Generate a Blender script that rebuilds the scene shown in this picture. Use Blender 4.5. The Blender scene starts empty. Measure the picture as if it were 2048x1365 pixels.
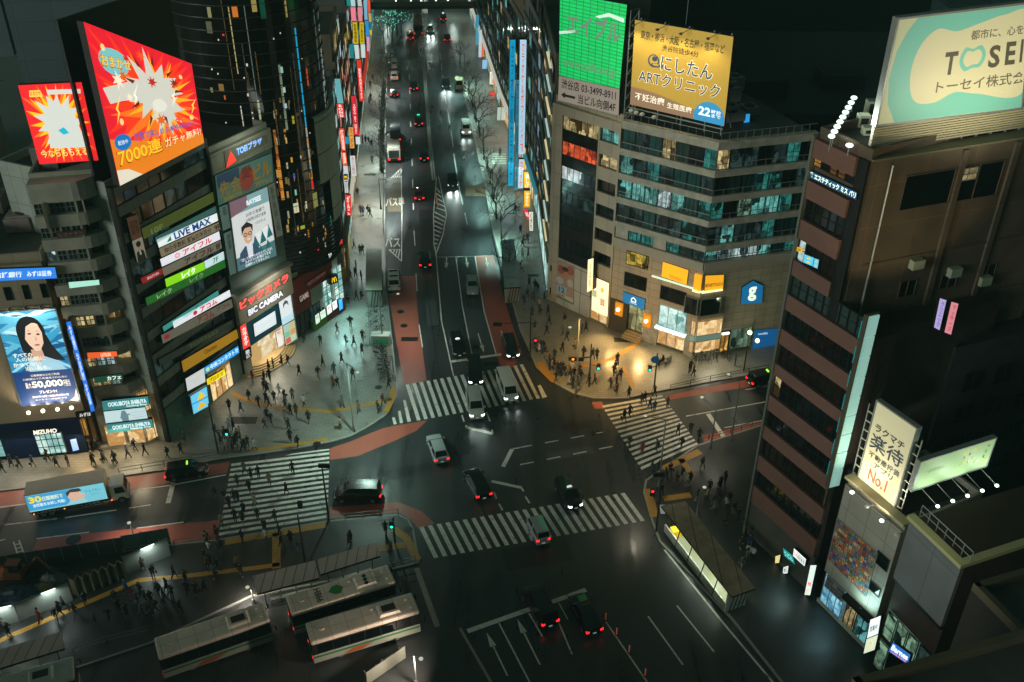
import bpy, bmesh, math, random
from mathutils import Vector, Matrix
random.seed(7)
S = bpy.context.scene
COL = S.collection
# ---------------------------------------------------------------- camera (high tower window, looking north over the crossing)
FPX, CH = 1980.0, 70.0
CXP, CYP = 1024.0, 682.5
_d = Vector(((1010.0-CXP)/FPX, (3760.0-CYP)/FPX, 1.0)).normalized()
_up = -_d
_f = Vector((0, 0, 1.0)); _ye = (_f-_f.dot(_up)*_up).normalized(); _xe = _ye.cross(_up)
CR = Matrix((_xe, _ye, _up))                      # camera axes (right, down, forward) -> world
CAM = Vector((0, 0, CH))
cd = bpy.data.cameras.new('camera'); co = bpy.data.objects.new('camera', cd); COL.objects.link(co)
cr, cdn, cf = CR.col[0], CR.col[1], CR.col[2]
co.matrix_world = Matrix(((cr.x, -cdn.x, -cf.x, 0), (cr.y, -cdn.y, -cf.y, 0), (cr.z, -cdn.z, -cf.z, CH), (0, 0, 0, 1)))
cd.sensor_fit = 'HORIZONTAL'; cd.sensor_width = 36.0; cd.lens = 36.0*FPX/2048.0
cd.clip_start = 0.5; cd.clip_end = 3000.0
S.camera = co
# ---------------------------------------------------------------- sky, faint night sun (city glow), exposure
wd = bpy.data.worlds.new('World'); S.world = wd; wd.use_nodes = True
nt = wd.node_tree; nt.nodes.clear()
sky = nt.nodes.new('ShaderNodeTexSky'); sky.sky_type = 'NISHITA'; sky.sun_disc = False
sky.sun_elevation = math.radians(-3.0); sky.sun_rotation = math.radians(200)
bg = nt.nodes.new('ShaderNodeBackground'); bg.inputs['Strength'].default_value = 0.06
mixc = nt.nodes.new('ShaderNodeMix'); mixc.data_type = 'RGBA'; mixc.inputs[0].default_value = 0.75
mixc.inputs[7].default_value = (0.45, 1.0, 0.86, 1)
wo = nt.nodes.new('ShaderNodeOutputWorld')
nt.links.new(sky.outputs[0], mixc.inputs[6]); nt.links.new(mixc.outputs[2], bg.inputs[0]); nt.links.new(bg.outputs[0], wo.inputs[0])
S.view_settings.view_transform = 'Standard'; S.view_settings.look = 'None'
S.view_settings.exposure = 0.0; S.view_settings.gamma = 1.0
S.cycles.use_denoising = True
S.cycles.max_bounces = 4; S.cycles.diffuse_bounces = 2; S.cycles.glossy_bounces = 2; S.cycles.transmission_bounces = 3
S.cycles.caustics_reflective = False; S.cycles.caustics_refractive = False
S.cycles.sample_clamp_indirect = 3.0
def lamp(name, kind, loc, energy, col=(1, 1, 1), target=None, size=0.3, spot=100, blend=0.6, parent=None):
    ld = bpy.data.lights.new(name, kind); ld.energy = energy; ld.color = col
    if kind == 'SPOT': ld.spot_size = math.radians(spot); ld.spot_blend = blend; ld.shadow_soft_size = size
    elif kind == 'AREA': ld.size = size
    elif kind == 'POINT': ld.shadow_soft_size = size
    o = bpy.data.objects.new(name, ld); COL.objects.link(o)
    loc = Vector(loc)
    if target is not None:
        o.rotation_euler = (Vector(target)-loc).to_track_quat('-Z', 'Y').to_euler()
    o.location = loc - (parent.location if parent else Vector())
    if parent: o.parent = parent
    return o
lamp('night_sun', 'SUN', (-90, -62, 15), 1.65, (.93, 1.0, .88), (0, 0, 0)); bpy.data.lights['night_sun'].angle = math.radians(22)
# ---------------------------------------------------------------- pixel <-> world
def ray(px, py): return CR @ Vector(((px-CXP)/FPX, (py-CYP)/FPX, 1.0))
def G(px, py, z=0.0):
    r = ray(px, py); return CAM + r*((z-CH)/r.z)
def topz(b, ty):
    "height above ground point b that shows at picture row ty"
    lo, hi = 0.0, 200.0
    for _ in range(50):
        m = (lo+hi)/2; v = CR.transposed() @ (Vector((b.x, b.y, m))-CAM)
        if CYP+FPX*v.y/v.z > ty: lo = m
        else: hi = m
    return lo
UPV = Vector((0, 0, 1))
class Fac:
    "a vertical facade plane; u runs to the right as seen from outside"
    def __init__(s, A, B):
        s.A = Vector((A[0], A[1], 0)); B = Vector((B[0], B[1], 0)); s.L = (B-s.A).length; s.u = (B-s.A)/s.L
        s.n = Vector((s.u.y, -s.u.x, 0)); s.B = B
    def W(s, u, z, off=0.0): return s.A + s.u*u + s.n*off + UPV*z
    def uz(s, px, py, off=0.0):
        r = ray(px, py); P0 = s.A + s.n*off
        p = CAM + r*((P0-CAM).dot(s.n)/r.dot(s.n)); return (p-s.A).dot(s.u), p.z
class Panel:
    "a quad on a facade; P(a,b) with a 0..1 left-right and b 0..1 bottom-top"
    def __init__(s, fac, q, off=0.0, px=True):
        s.f, s.off = fac, off
        if len(q) == 2:      # TL, BR
            (x0, y0), (x1, y1) = [fac.uz(*p, off) for p in q] if px else q
            s.q = [(x0, y0), (x1, y0), (x1, y1), (x0, y1)]
        else: s.q = [fac.uz(*p, off) for p in q] if px else list(q)
    def uz(s, a, b):
        (tl, tr, br, bl) = s.q
        return tuple((bl[i]*(1-a)+br[i]*a)*(1-b)+(tl[i]*(1-a)+tr[i]*a)*b for i in (0, 1))
    def P(s, a, b, d=0.0):
        u, z = s.uz(a, b); return s.f.W(u, z, s.off+d)
# ---------------------------------------------------------------- materials (all procedural)
def lin(h):
    if isinstance(h, str): h = [int(h[i:i+2], 16)/255 for i in (0, 2, 4)]
    return tuple(c/12.92 if c <= 0.04045 else ((c+0.055)/1.055)**2.4 for c in h)
MATS = {}
def mat(name, col='808080', rough=0.6, metal=0.0, emit=0.0, ecol=None, var=0.0, scale=0.6, bump=0.0, tile=None, mortar=None, spec=0.5, alpha=1.0, dirt=0.0, coat=0.0, msize=0.02, trans=0.0):
    if name in MATS: return MATS[name]
    m = bpy.data.materials.new(name); m.use_nodes = True; MATS[name] = m
    t = m.node_tree; N = t.nodes; b = N['Principled BSDF']; L = t.links.new
    c = lin(col) if isinstance(col, str) else col
    b.inputs['Base Color'].default_value = (*c, 1); b.inputs['Roughness'].default_value = rough; b.inputs['Metallic'].default_value = metal
    b.inputs['Specular IOR Level'].default_value = spec; b.inputs['Alpha'].default_value = alpha; b.inputs['Coat Weight'].default_value = coat
    b.inputs['Transmission Weight'].default_value = trans
    if emit:
        e = lin(ecol) if isinstance(ecol, str) else (ecol or c)
        b.inputs['Emission Color'].default_value = (*e, 1); b.inputs['Emission Strength'].default_value = emit
    src = None
    if var or tile or dirt or bump:
        uv = N.new('ShaderNodeTexCoord'); uvo = uv.outputs['UV']
        if tile:
            br = N.new('ShaderNodeTexBrick'); br.offset = tile[2] if len(tile) > 2 else 0.0; br.squash = 1.0
            br.inputs['Scale'].default_value = 1.0; br.inputs['Brick Width'].default_value = tile[0]; br.inputs['Row Height'].default_value = tile[1]
            br.inputs['Mortar Size'].default_value = msize; br.inputs['Mortar Smooth'].default_value = 0.1
            br.inputs['Color1'].default_value = (*c, 1); br.inputs['Color2'].default_value = (*[x*0.86 for x in c], 1)
            mc = lin(mortar) if mortar else tuple(x*0.35 for x in c)
            br.inputs['Mortar'].default_value = (*mc, 1); L(uvo, br.inputs['Vector']); src = br.outputs['Color']
        if var or dirt:
            no = N.new('ShaderNodeTexNoise'); no.inputs['Scale'].default_value = scale; no.inputs['Detail'].default_value = 5.0; no.inputs['Roughness'].default_value = 0.62
            L(uvo, no.inputs['Vector'])
            mr = N.new('ShaderNodeMapRange'); mr.inputs[1].default_value = 0.28; mr.inputs[2].default_value = 0.72
            mr.inputs[3].default_value = 1.0-var-dirt; mr.inputs[4].default_value = 1.0+var
            L(no.outputs['Fac'], mr.inputs[0])
            mx = N.new('ShaderNodeMix'); mx.data_type = 'RGBA'; mx.blend_type = 'MULTIPLY'; mx.inputs[0].default_value = 1.0
            if src: L(src, mx.inputs[6])
            else: mx.inputs[6].default_value = (*c, 1)
            L(mr.outputs[0], mx.inputs[7]); src = mx.outputs[2]
            rr = N.new('ShaderNodeMapRange'); rr.inputs[1].default_value = 0.3; rr.inputs[2].default_value = 0.7
            rr.inputs[3].default_value = max(0.05, rough-0.12); rr.inputs[4].default_value = min(1, rough+0.12)
            L(no.outputs['Fac'], rr.inputs[0]); L(rr.outputs[0], b.inputs['Roughness'])
        if src: L(src, b.inputs['Base Color'])
        if bump:
            n2 = N.new('ShaderNodeTexNoise'); n2.inputs['Scale'].default_value = 18.0; n2.inputs['Detail'].default_value = 3.0; L(uvo, n2.inputs['Vector'])
            bp = N.new('ShaderNodeBump'); bp.inputs['Strength'].default_value = bump; bp.inputs['Distance'].default_value = 0.02
            L(n2.outputs['Fac'], bp.inputs['Height']); L(bp.outputs[0], b.inputs['Normal'])
    return m
def glow(col, s=1.0): return mat('lit_%s_%g' % (col, s), col, rough=0.5, emit=s, ecol=col)
def room(name, col, dark, s=1.0, sx=1.1, sz=0.8):
    "lit interior seen through glass: blocks of brighter and darker furnishings, ceiling lights"
    if name in MATS: return MATS[name]
    m = mat(name, '0a0c0c', rough=0.12); t = m.node_tree; N = t.nodes; L = t.links.new; b = N['Principled BSDF']
    uv = N.new('ShaderNodeTexCoord'); mp = N.new('ShaderNodeMapping'); mp.inputs['Scale'].default_value = (sx, sz, 1); L(uv.outputs['UV'], mp.inputs[0])
    vo = N.new('ShaderNodeTexVoronoi'); vo.distance = 'CHEBYCHEV'; vo.inputs['Scale'].default_value = 1.0; L(mp.outputs[0], vo.inputs['Vector'])
    no = N.new('ShaderNodeTexNoise'); no.inputs['Scale'].default_value = 2.2; no.inputs['Detail'].default_value = 6; L(mp.outputs[0], no.inputs['Vector'])
    ad = N.new('ShaderNodeMath'); ad.operation = 'MULTIPLY'; L(vo.outputs['Color'], ad.inputs[0]); L(no.outputs['Fac'], ad.inputs[1])
    rp = N.new('ShaderNodeValToRGB'); rp.color_ramp.elements[0].position = 0.10; rp.color_ramp.elements[1].position = 0.48
    rp.color_ramp.elements[0].color = (*lin(dark), 1); rp.color_ramp.elements[1].color = (*lin(col), 1)
    L(ad.outputs[0], rp.inputs[0]); L(rp.outputs[0], b.inputs['Emission Color']); b.inputs['Emission Strength'].default_value = s
    return m
# ---------------------------------------------------------------- mesh building (vertices given in world space)
def tagp(o, label=None, cat=None, group=None, kind=None):
    if label: o['label'] = label
    if cat: o['category'] = cat
    if group: o['group'] = group
    if kind: o['kind'] = kind
    return o
def thing(name, label, cat, loc, group=None):
    o = bpy.data.objects.new(name, None); o.empty_display_size = 0.5; COL.objects.link(o); o.location = loc
    return tagp(o, label, cat, group)
class MB:
    def __init__(s): s.v, s.f, s.m, s.ms = [], [], [], []
    def mi(s, m):
        if m not in s.ms: s.ms.append(m)
        return s.ms.index(m)
    def face(s, pts, m):
        k = len(s.v); s.v += [Vector(p) for p in pts]; s.f.append(list(range(k, k+len(pts)))); s.m.append(s.mi(m)); return s
    def raw(s, vs, fs, m):
        k = len(s.v); s.v += [Vector(p) for p in vs]; i = s.mi(m)
        for f in fs: s.f.append([k+j for j in f]); s.m.append(i)
        return s
    def hexa(s, p, m, mside=None):
        "8 corners: bottom loop 0-3, top loop 4-7; faces order bottom,top,sides"
        k = len(s.v); s.v += [Vector(q) for q in p]; i = s.mi(m); j = s.mi(mside) if mside else i
        for n, f in enumerate(([3, 2, 1, 0], [4, 5, 6, 7], [0, 1, 5, 4], [1, 2, 6, 5], [2, 3, 7, 6], [3, 0, 4, 7])):
            s.f.append([k+q for q in f]); s.m.append(i if n < 2 else j)
        return s
    def box(s, x0, x1, y0, y1, z0, z1, m):
        return s.hexa([(x0, y0, z0), (x1, y0, z0), (x1, y1, z0), (x0, y1, z0), (x0, y0, z1), (x1, y0, z1), (x1, y1, z1), (x0, y1, z1)], m)
    def fbox(s, f, u0, u1, z0, z1, o0, o1, m):
        "box on a facade frame, o0<o1 along the outward normal"
        return s.hexa([f.W(u0, z0, o1), f.W(u1, z0, o1), f.W(u1, z0, o0), f.W(u0, z0, o0), f.W(u0, z1, o1), f.W(u1, z1, o1), f.W(u1, z1, o0), f.W(u0, z1, o0)], m)
    def slab(s, quad, n, depth, m, mback=None):
        "front polygon (ccw seen from outside) extruded back along -n"
        k = len(quad); q = [Vector(p) for p in quad]; bk = [p-n*depth for p in q]; mb = mback or m
        s.face(q, m); s.face(bk[::-1], mb)
        for i in range(k): s.face([q[i], bk[i], bk[(i+1) % k], q[(i+1) % k]], mb)
        return s
    def prism(s, poly, z0, z1, m, mtop=None, cap=True):
        k = len(poly); a = [Vector((p[0], p[1], z0)) for p in poly]; b = [Vector((p[0], p[1], z1)) for p in poly]
        for i in range(k): s.face([a[i], a[(i+1) % k], b[(i+1) % k], b[i]], m)
        if cap: s.face(b, mtop or m); s.face(a[::-1], m)
        return s
    def tube(s, p0, p1, r0, r1=None, m=None, n=8, cap=True):
        p0, p1 = Vector(p0), Vector(p1); r1 = r0 if r1 is None else r1; d = (p1-p0).normalized()
        a = d.orthogonal().normalized(); b = d.cross(a); k = len(s.v); i = s.mi(m)
        for p, r in ((p0, r0), (p1, r1)):
            for q in range(n):
                t = 2*math.pi*q/n; s.v.append(p+(a*math.cos(t)+b*math.sin(t))*r)
        for q in range(n): s.f.append([k+q, k+(q+1) % n, k+n+(q+1) % n, k+n+q]); s.m.append(i)
        if cap: s.f.append([k+q for q in range(n)][::-1]); s.f.append([k+n+q for q in range(n)]); s.m += [i, i]
        return s
    def ball(s, c, r, m, n=10, sz=1.0):
        c = Vector(c); k = len(s.v); i = s.mi(m); h = max(4, n//2)
        for a in range(h+1):
            t = math.pi*a/h
            for q in range(n):
                p = 2*math.pi*q/n; s.v.append(c+Vector((r*math.sin(t)*math.cos(p), r*math.sin(t)*math.sin(p), r*sz*math.cos(t))))
        for a in range(h):
            for q in range(n): s.f.append([k+a*n+q, k+(a+1)*n+q, k+(a+1)*n+(q+1) % n, k+a*n+(q+1) % n]); s.m.append(i)
        return s
    def build(s, name, parent=None, loc=None, smooth=False, local=False, bevel=0.0):
        "links ONE mesh object; world vertices are moved into the parent's (unrotated) frame unless local"
        base = Vector((0, 0, 0))
        if parent is not None and not local:
            p = parent
            while p is not None: base += p.location; p = p.parent
        if loc is not None and not local: base = base+Vector(loc) if parent is None else base
        me = bpy.data.meshes.new(name); me.from_pydata([v-base for v in s.v], [], s.f)
        for m in s.ms: me.materials.append(m)
        me.polygons.foreach_set('material_index', s.m)
        if smooth: me.polygons.foreach_set('use_smooth', [True]*len(s.f))
        if bevel:
            bm = bmesh.new(); bm.from_mesh(me); bmesh.ops.remove_doubles(bm, verts=bm.verts, dist=1e-4)
            bmesh.ops.bevel(bm, geom=[e for e in bm.edges if e.is_manifold and e.calc_face_angle(0) > 0.3], offset=bevel, segments=2, affect='EDGES', profile=0.6); bm.to_mesh(me); bm.free()
        uvl = me.uv_layers.new(name='UVMap'); me.update(); dat = uvl.data
        for p in me.polygons:
            n = p.normal
            tx, ty = (-n.y, n.x); h = math.hypot(tx, ty)
            flat = abs(n.z) > 0.75 or h < 1e-4
            for li in p.loop_indices:
                c = me.vertices[me.loops[li].vertex_index].co + base
                dat[li].uv = (c.x, c.y) if flat else ((c.x*tx+c.y*ty)/h, c.z)
        o = bpy.data.objects.new(name, me); COL.objects.link(o)
        if parent is not None: o.parent = parent
        if loc is not None: o.location = loc
        return o
# ---------------------------------------------------------------- lettering (Blender's own font, converted to mesh)
_TX = {}
def text_geo(s, bold=0.0):
    cmax = max(map(ord, s)) if s else 0
    bold = min(bold, .011 if 0x4e00 <= cmax < 0xa000 else .035)
    key = (s, bold)
    if key in _TX: return _TX[key]
    cu = bpy.data.curves.new('t', 'FONT'); cu.body = s; cu.resolution_u = 3; cu.offset = bold; cu.align_x = 'CENTER'; cu.space_line = 0.95
    o = bpy.data.objects.new('t', cu); COL.objects.link(o)
    dg = bpy.context.evaluated_depsgraph_get(); me = bpy.data.meshes.new_from_object(o.evaluated_get(dg))
    vs = [(v.co.x, v.co.y) for v in me.vertices]; fs = [list(p.vertices) for p in me.polygons]
    bpy.data.objects.remove(o); bpy.data.curves.remove(cu); bpy.data.meshes.remove(me)
    xs = [v[0] for v in vs] or [0, 1]; ys = [v[1] for v in vs] or [0, 1]
    x0, x1, y0, y1 = min(xs), max(xs), min(ys), max(ys)
    vs = [((x-x0)/max(1e-6, x1-x0), (y-y0)/max(1e-6, y1-y0)) for x, y in vs]
    _TX[key] = (vs, fs); return _TX[key]
def put_text(mb, pan, s, r, m, d=0.03, bold=0.0, slant=0.0, vert=False):
    "stretch s into rect r=(a0,b0,a1,b1) of a panel"
    if vert: s = '\n'.join(s)
    vs, fs = text_geo(s, bold); a0, b0, a1, b1 = r
    mb.raw([pan.P(a0+(a1-a0)*(x+slant*(y-0.5)), b0+(b1-b0)*y, d) for x, y in vs], fs, m)
def put_poly(mb, pan, pts, m, d=0.015):
    mb.face([pan.P(a, b, d) for a, b in pts], m)
def put_rect(mb, pan, r, m, d=0.012):
    a0, b0, a1, b1 = r; put_poly(mb, pan, [(a0, b0), (a1, b0), (a1, b1), (a0, b1)], m, d)
def ell(cx, cy, rx, ry, n=20, a0=0, a1=360):
    return [(cx+rx*math.cos(math.radians(a0+(a1-a0)*i/n)), cy+ry*math.sin(math.radians(a0+(a1-a0)*i/n))) for i in range(n if a1-a0 == 360 else n+1)]
DARK = mat('dark_metal', '1c1e1e', rough=0.5, metal=0.3)
STEEL = mat('painted_steel', '8f9490', rough=0.45, metal=0.4)
def sign(fac, q, label, cat='sign', name='shop_sign', face='f0f0f0', s=1.0, lit=True, depth=0.25, off=0.3, texts=(), frame=None, group=None, px=True, facemat=None):
    "a sign box as its own thing; texts = (string, rect, colour, lit strength, bold[, vertical])"
    pan = Panel(fac, q, off, px); c = [pan.P(0, 0), pan.P(1, 0), pan.P(1, 1), pan.P(0, 1)]
    base = c[0].copy(); fm = facemat or (glow(face, s) if lit else mat('board_'+face, face, rough=0.55))
    mb = MB(); mb.slab(c, fac.n, depth, fm, DARK); o = mb.build(name, loc=base); tagp(o, label, cat, group)
    if frame:
        fb = MB(); w = frame
        W = abs(pan.q[1][0]-pan.q[0][0]); Hh = abs(pan.q[0][1]-pan.q[3][1]); wa, wb = w/W, w/Hh
        for r in ((-wa, -wb, 1+wa, 0), (-wa, 1, 1+wa, 1+wb), (-wa, 0, 0, 1), (1, 0, 1+wa, 1)):
            a0, b0, a1, b1 = r; fb.slab([pan.P(a0, b0, .04), pan.P(a1, b0, .04), pan.P(a1, b1, .04), pan.P(a0, b1, .04)], fac.n, depth+.06, STEEL)
        fb.build('frame', o)
    for t in texts:
        if not t: continue
        st, r, colr, es, bold = t[:5]; tb = MB()
        tm = glow(colr, es) if es else mat('paint_'+colr, colr, rough=0.6)
        put_text(tb, pan, st, r, tm, 0.03, bold, vert=(len(t) > 5 and t[5])); tb.build('lettering', o)
    return o, pan
# ================================================================ GROUND
def asphalt(name, c, rough, wet):
    m = mat(name, c, rough=rough); t = m.node_tree; N = t.nodes; L = t.links.new; b = N['Principled BSDF']
    uv = N.new('ShaderNodeTexCoord')
    n1 = N.new('ShaderNodeTexNoise'); n1.inputs['Scale'].default_value = 0.09; n1.inputs['Detail'].default_value = 6; n1.inputs['Roughness'].default_value = 0.65
    n2 = N.new('ShaderNodeTexNoise'); n2.inputs['Scale'].default_value = 9.0; n2.inputs['Detail'].default_value = 4
    mp = N.new('ShaderNodeMapping'); mp.inputs['Rotation'].default_value = (0, 0, math.radians(-7)); mp.inputs['Scale'].default_value = (0.7, 0.045, 1)
    n3 = N.new('ShaderNodeTexNoise'); n3.inputs['Scale'].default_value = 1.0; n3.inputs['Detail'].default_value = 4   # wheel tracks along the avenue
    L(uv.outputs['UV'], n1.inputs['Vector']); L(uv.outputs['UV'], n2.inputs['Vector']); L(uv.outputs['UV'], mp.inputs[0]); L(mp.outputs[0], n3.inputs['Vector'])
    r = N.new('ShaderNodeMapRange'); r.inputs[1].default_value = 0.35; r.inputs[2].default_value = 0.65; r.inputs[3].default_value = wet; r.inputs[4].default_value = min(.85, rough+.22)
    ad = N.new('ShaderNodeMath'); ad.operation = 'MULTIPLY_ADD'; ad.inputs[2].default_value = 0; ad.operation = 'ADD'; L(n1.outputs['Fac'], ad.inputs[0]); L(n3.outputs['Fac'], ad.inputs[1])
    hf = N.new('ShaderNodeMath'); hf.operation = 'MULTIPLY'; hf.inputs[1].default_value = 0.5; L(ad.outputs[0], hf.inputs[0]); L(hf.outputs[0], r.inputs[0]); L(r.outputs[0], b.inputs['Roughness'])
    cr_ = N.new('ShaderNodeMapRange'); cr_.inputs[1].default_value = 0.3; cr_.inputs[2].default_value = 0.7; cr_.inputs[3].default_value = 0.75; cr_.inputs[4].default_value = 1.25; L(hf.outputs[0], cr_.inputs[0])
    g = N.new('ShaderNodeMapRange'); g.inputs[3].default_value = 0.6; g.inputs[4].default_value = 1.4; L(n2.outputs['Fac'], g.inputs[0])
    mu = N.new('ShaderNodeMath'); mu.operation = 'MULTIPLY'; L(cr_.outputs[0], mu.inputs[0]); L(g.outputs[0], mu.inputs[1])
    mx = N.new('ShaderNodeMix'); mx.data_type = 'RGBA'; mx.blend_type = 'MULTIPLY'; mx.inputs[0].default_value = 1; mx.inputs[6].default_value = (*lin(c), 1); L(mu.outputs[0], mx.inputs[7]); L(mx.outputs[2], b.inputs['Base Color'])
    bp = N.new('ShaderNodeBump'); bp.inputs['Strength'].default_value = 0.05; bp.inputs['Distance'].default_value = 0.015; L(n2.outputs['Fac'], bp.inputs['Height']); L(bp.outputs[0], b.inputs['Normal'])
    return m
ASPH = asphalt('wet_asphalt', '303233', 0.42, 0.16)
RED = asphalt('red_bus_lane', '9c5040', 0.5, 0.3)
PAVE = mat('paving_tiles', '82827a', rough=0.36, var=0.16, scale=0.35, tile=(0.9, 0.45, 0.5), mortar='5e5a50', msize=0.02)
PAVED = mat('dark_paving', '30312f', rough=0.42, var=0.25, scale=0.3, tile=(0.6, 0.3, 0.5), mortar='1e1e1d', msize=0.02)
KERB = mat('kerb_stone', '8f8d86', rough=0.6, var=0.15, scale=2)
WHITE = mat('road_paint_white', 'd9d8cc', rough=0.55, var=0.12, scale=2.2, dirt=0.12)
YEL = mat('tactile_yellow', 'b8862c', rough=0.6, var=0.12, scale=3, tile=(0.3, 0.3), mortar='8a6420', msize=0.015)
def worn(m):
    "paint rubbed through to the asphalt in patches"
    t = m.node_tree; N = t.nodes; L = t.links.new; b = N['Principled BSDF']; src = b.inputs['Base Color'].links[0].from_socket; uv = N.new('ShaderNodeTexCoord'); no = N.new('ShaderNodeTexNoise'); no.inputs['Scale'].default_value = .9; no.inputs['Detail'].default_value = 9; no.inputs['Roughness'].default_value = .75; L(uv.outputs['UV'], no.inputs['Vector'])
    r = N.new('ShaderNodeMapRange'); r.inputs[1].default_value = .56; r.inputs[2].default_value = .66; L(no.outputs['Fac'], r.inputs[0]); mx = N.new('ShaderNodeMix'); mx.data_type = 'RGBA'; mx.inputs[7].default_value = (.12, .12, .11, 1); L(r.outputs[0], mx.inputs[0]); L(src, mx.inputs[6]); L(mx.outputs[2], b.inputs['Base Color'])
worn(WHITE)
def stru(mb, name): return tagp(mb.build(name), kind='structure')
def poly(px, z): return [G(x, y, 0) + UPV*z for x, y in px]
mb = MB(); mb.face([(-900, -60, 0), (900, -60, 0), (900, 1500, 0), (-900, 1500, 0)], ASPH); stru(mb, 'road')
def ccw(p):
    a = sum(p[i].x*p[(i+1) % len(p)].y-p[(i+1) % len(p)].x*p[i].y for i in range(len(p)))
    return p if a > 0 else p[::-1]
def pavement(name, pts, m, h=0.13):
    p = ccw([Vector((q.x, q.y, 0)) for q in pts]); mb = MB()
    mb.face([q+UPV*h for q in p], m)
    for i in range(len(p)):
        a, b = p[i], p[(i+1) % len(p)]; mb.face([a, b, b+UPV*h, a+UPV*h], KERB)
        e = (b-a)
        if e.length > .3:       # kerb stone on top, just proud of the paving
            nn = Vector((-e.y, e.x, 0)).normalized()*0.22
            mb.face([a+UPV*(h+.004), b+UPV*(h+.004), b+nn+UPV*(h+.004), a+nn+UPV*(h+.004)], KERB)
    return stru(mb, name)
KL = [(795, 772), (787, 700), (775, 590), (770, 480), (771, 300), (775, 150), (790, 30), (800, -40)]      # left kerb of the avenue
KNW = [(795, 775), (793, 797), (773, 832), (733, 858), (700, 875), (660, 886), (600, 898), (533, 908), (430, 922), (330, 942), (150, 967), (0, 984), (-160, 1005)]
far = [G(420, -40), G(300, 300), Vector((-110, 120, 0)), Vector((-130, 60, 0))]
pavement('plaza_pavement', [G(*p) for p in KL[::-1]]+[G(*p) for p in KNW]+[Vector((-150, 66, 0)), Vector((-150, 290, 0))], PAVE)
KR = [(893, 53), (930, 200), (968, 367), (983, 455), (1010, 555), (1040, 662), (1073, 738), (1110, 768), (1147, 788), (1187, 798), (1232, 799), (1257, 798), (1307, 786), (1357, 777), (1540, 744)]
pavement('corner_pavement', [G(878, -40)]+[G(*p) for p in KR]+[Vector((120, 130, 0)), Vector((120, 290, 0))], PAVE)
SWP = [(0, 1128), (60, 1118), (433, 1081), (655, 1043), (797, 1030), (818, 1040), (828, 1062), (840, 1127), (790, 1140), (505, 1195), (300, 1290), (120, 1350), (-40, 1400)]
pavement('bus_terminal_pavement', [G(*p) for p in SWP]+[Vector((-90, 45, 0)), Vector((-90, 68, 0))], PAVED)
SEP = [(1290, 962), (1286, 985), (1303, 1045), (1318, 1085), (1460, 1238), (1580, 1390)]
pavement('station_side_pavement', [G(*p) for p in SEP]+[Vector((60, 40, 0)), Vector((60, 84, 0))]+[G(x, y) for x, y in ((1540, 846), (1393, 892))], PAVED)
E1, E2, E3 = 0.005, 0.010, 0.015
# ---- coloured lanes
def sheet(name, polys, m, z):
    mb = MB()
    for p in polys: mb.face(ccw(poly(p, z)), m)
    return stru(mb, name)
sheet('red_lane', [[(800, 553), (830, 552), (835, 622), (853, 762), (808, 770), (790, 668), (779, 595)],
 [(951, 513), (987, 512), (1003, 580), (1022, 642), (1044, 705), (1026, 735), (1003, 737), (992, 708), (968, 622)],
 [(660, 897), (660, 921), (717, 912), (783, 885), (833, 862), (855, 841), (800, 850), (767, 857), (733, 870), (700, 884)],
 [(-60, 992), (0, 985), (240, 957), (330, 944), (460, 924), (454, 946), (230, 985), (0, 1017), (-60, 1026)],
 [(75, 1078), (440, 1040), (433, 1078), (60, 1116)],
 [(660, 1015), (797, 1005), (843, 1023), (869, 1047), (837, 1058), (822, 1040), (800, 1026), (660, 1038)],
 [(1183, 805), (1203, 803), (1210, 817), (1190, 818)], [(1330, 792), (1440, 770), (1540, 752), (1540, 768), (1448, 782), (1340, 800)],
 [(1404, 872), (1540, 838), (1540, 846), (1408, 886)]], RED, E1)
# ---- zebra crossings
def lerp(a, b, t): return (a[0]+(b[0]-a[0])*t, a[1]+(b[1]-a[1])*t)
def zebra(name, a0, a1, b0, b1, n, extra=(), duty=0.5):
    "stripes between line a0-a1 and line b0-b1 (ground px)"
    A0, A1, B0, B1 = G(*a0), G(*a1), G(*b0), G(*b1); mb = MB()
    for i in range(n):
        t0, t1 = i/(n-1+duty), (i+duty)/(n-1+duty)
        q = [A0.lerp(A1, t0), A0.lerp(A1, t1), B0.lerp(B1, t1), B0.lerp(B1, t0)]
        mb.face([p+UPV*E2 for p in ccw(q)], WHITE)
    for e in extra: mb.face(ccw(poly(e, E2)), WHITE)
    return stru(mb, name)
zebra('zebra_crossing', (811, 770), (1046, 729), (834, 842), (1080, 797), 18, [[(806, 801), (811, 800), (822, 843), (815, 845)], [(796, 823), (801, 822), (806, 846), (800, 847)], [(784, 836), (789, 835), (794, 848), (788, 850)], [(1075, 772), (1081, 770), (1094, 794), (1085, 797)]])
zebra('zebra_crossing', (463, 928), (437, 1072), (659, 905), (655, 1036), 14, [[(583, 908), (659, 898), (659, 901), (570, 912)]])
zebra('zebra_crossing', (838, 1055), (1249, 986), (868, 1117), (1290, 1042), 25)
zebra('zebra_crossing', (1204, 812), (1283, 940), (1324, 791), (1396, 889), 15)
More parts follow.
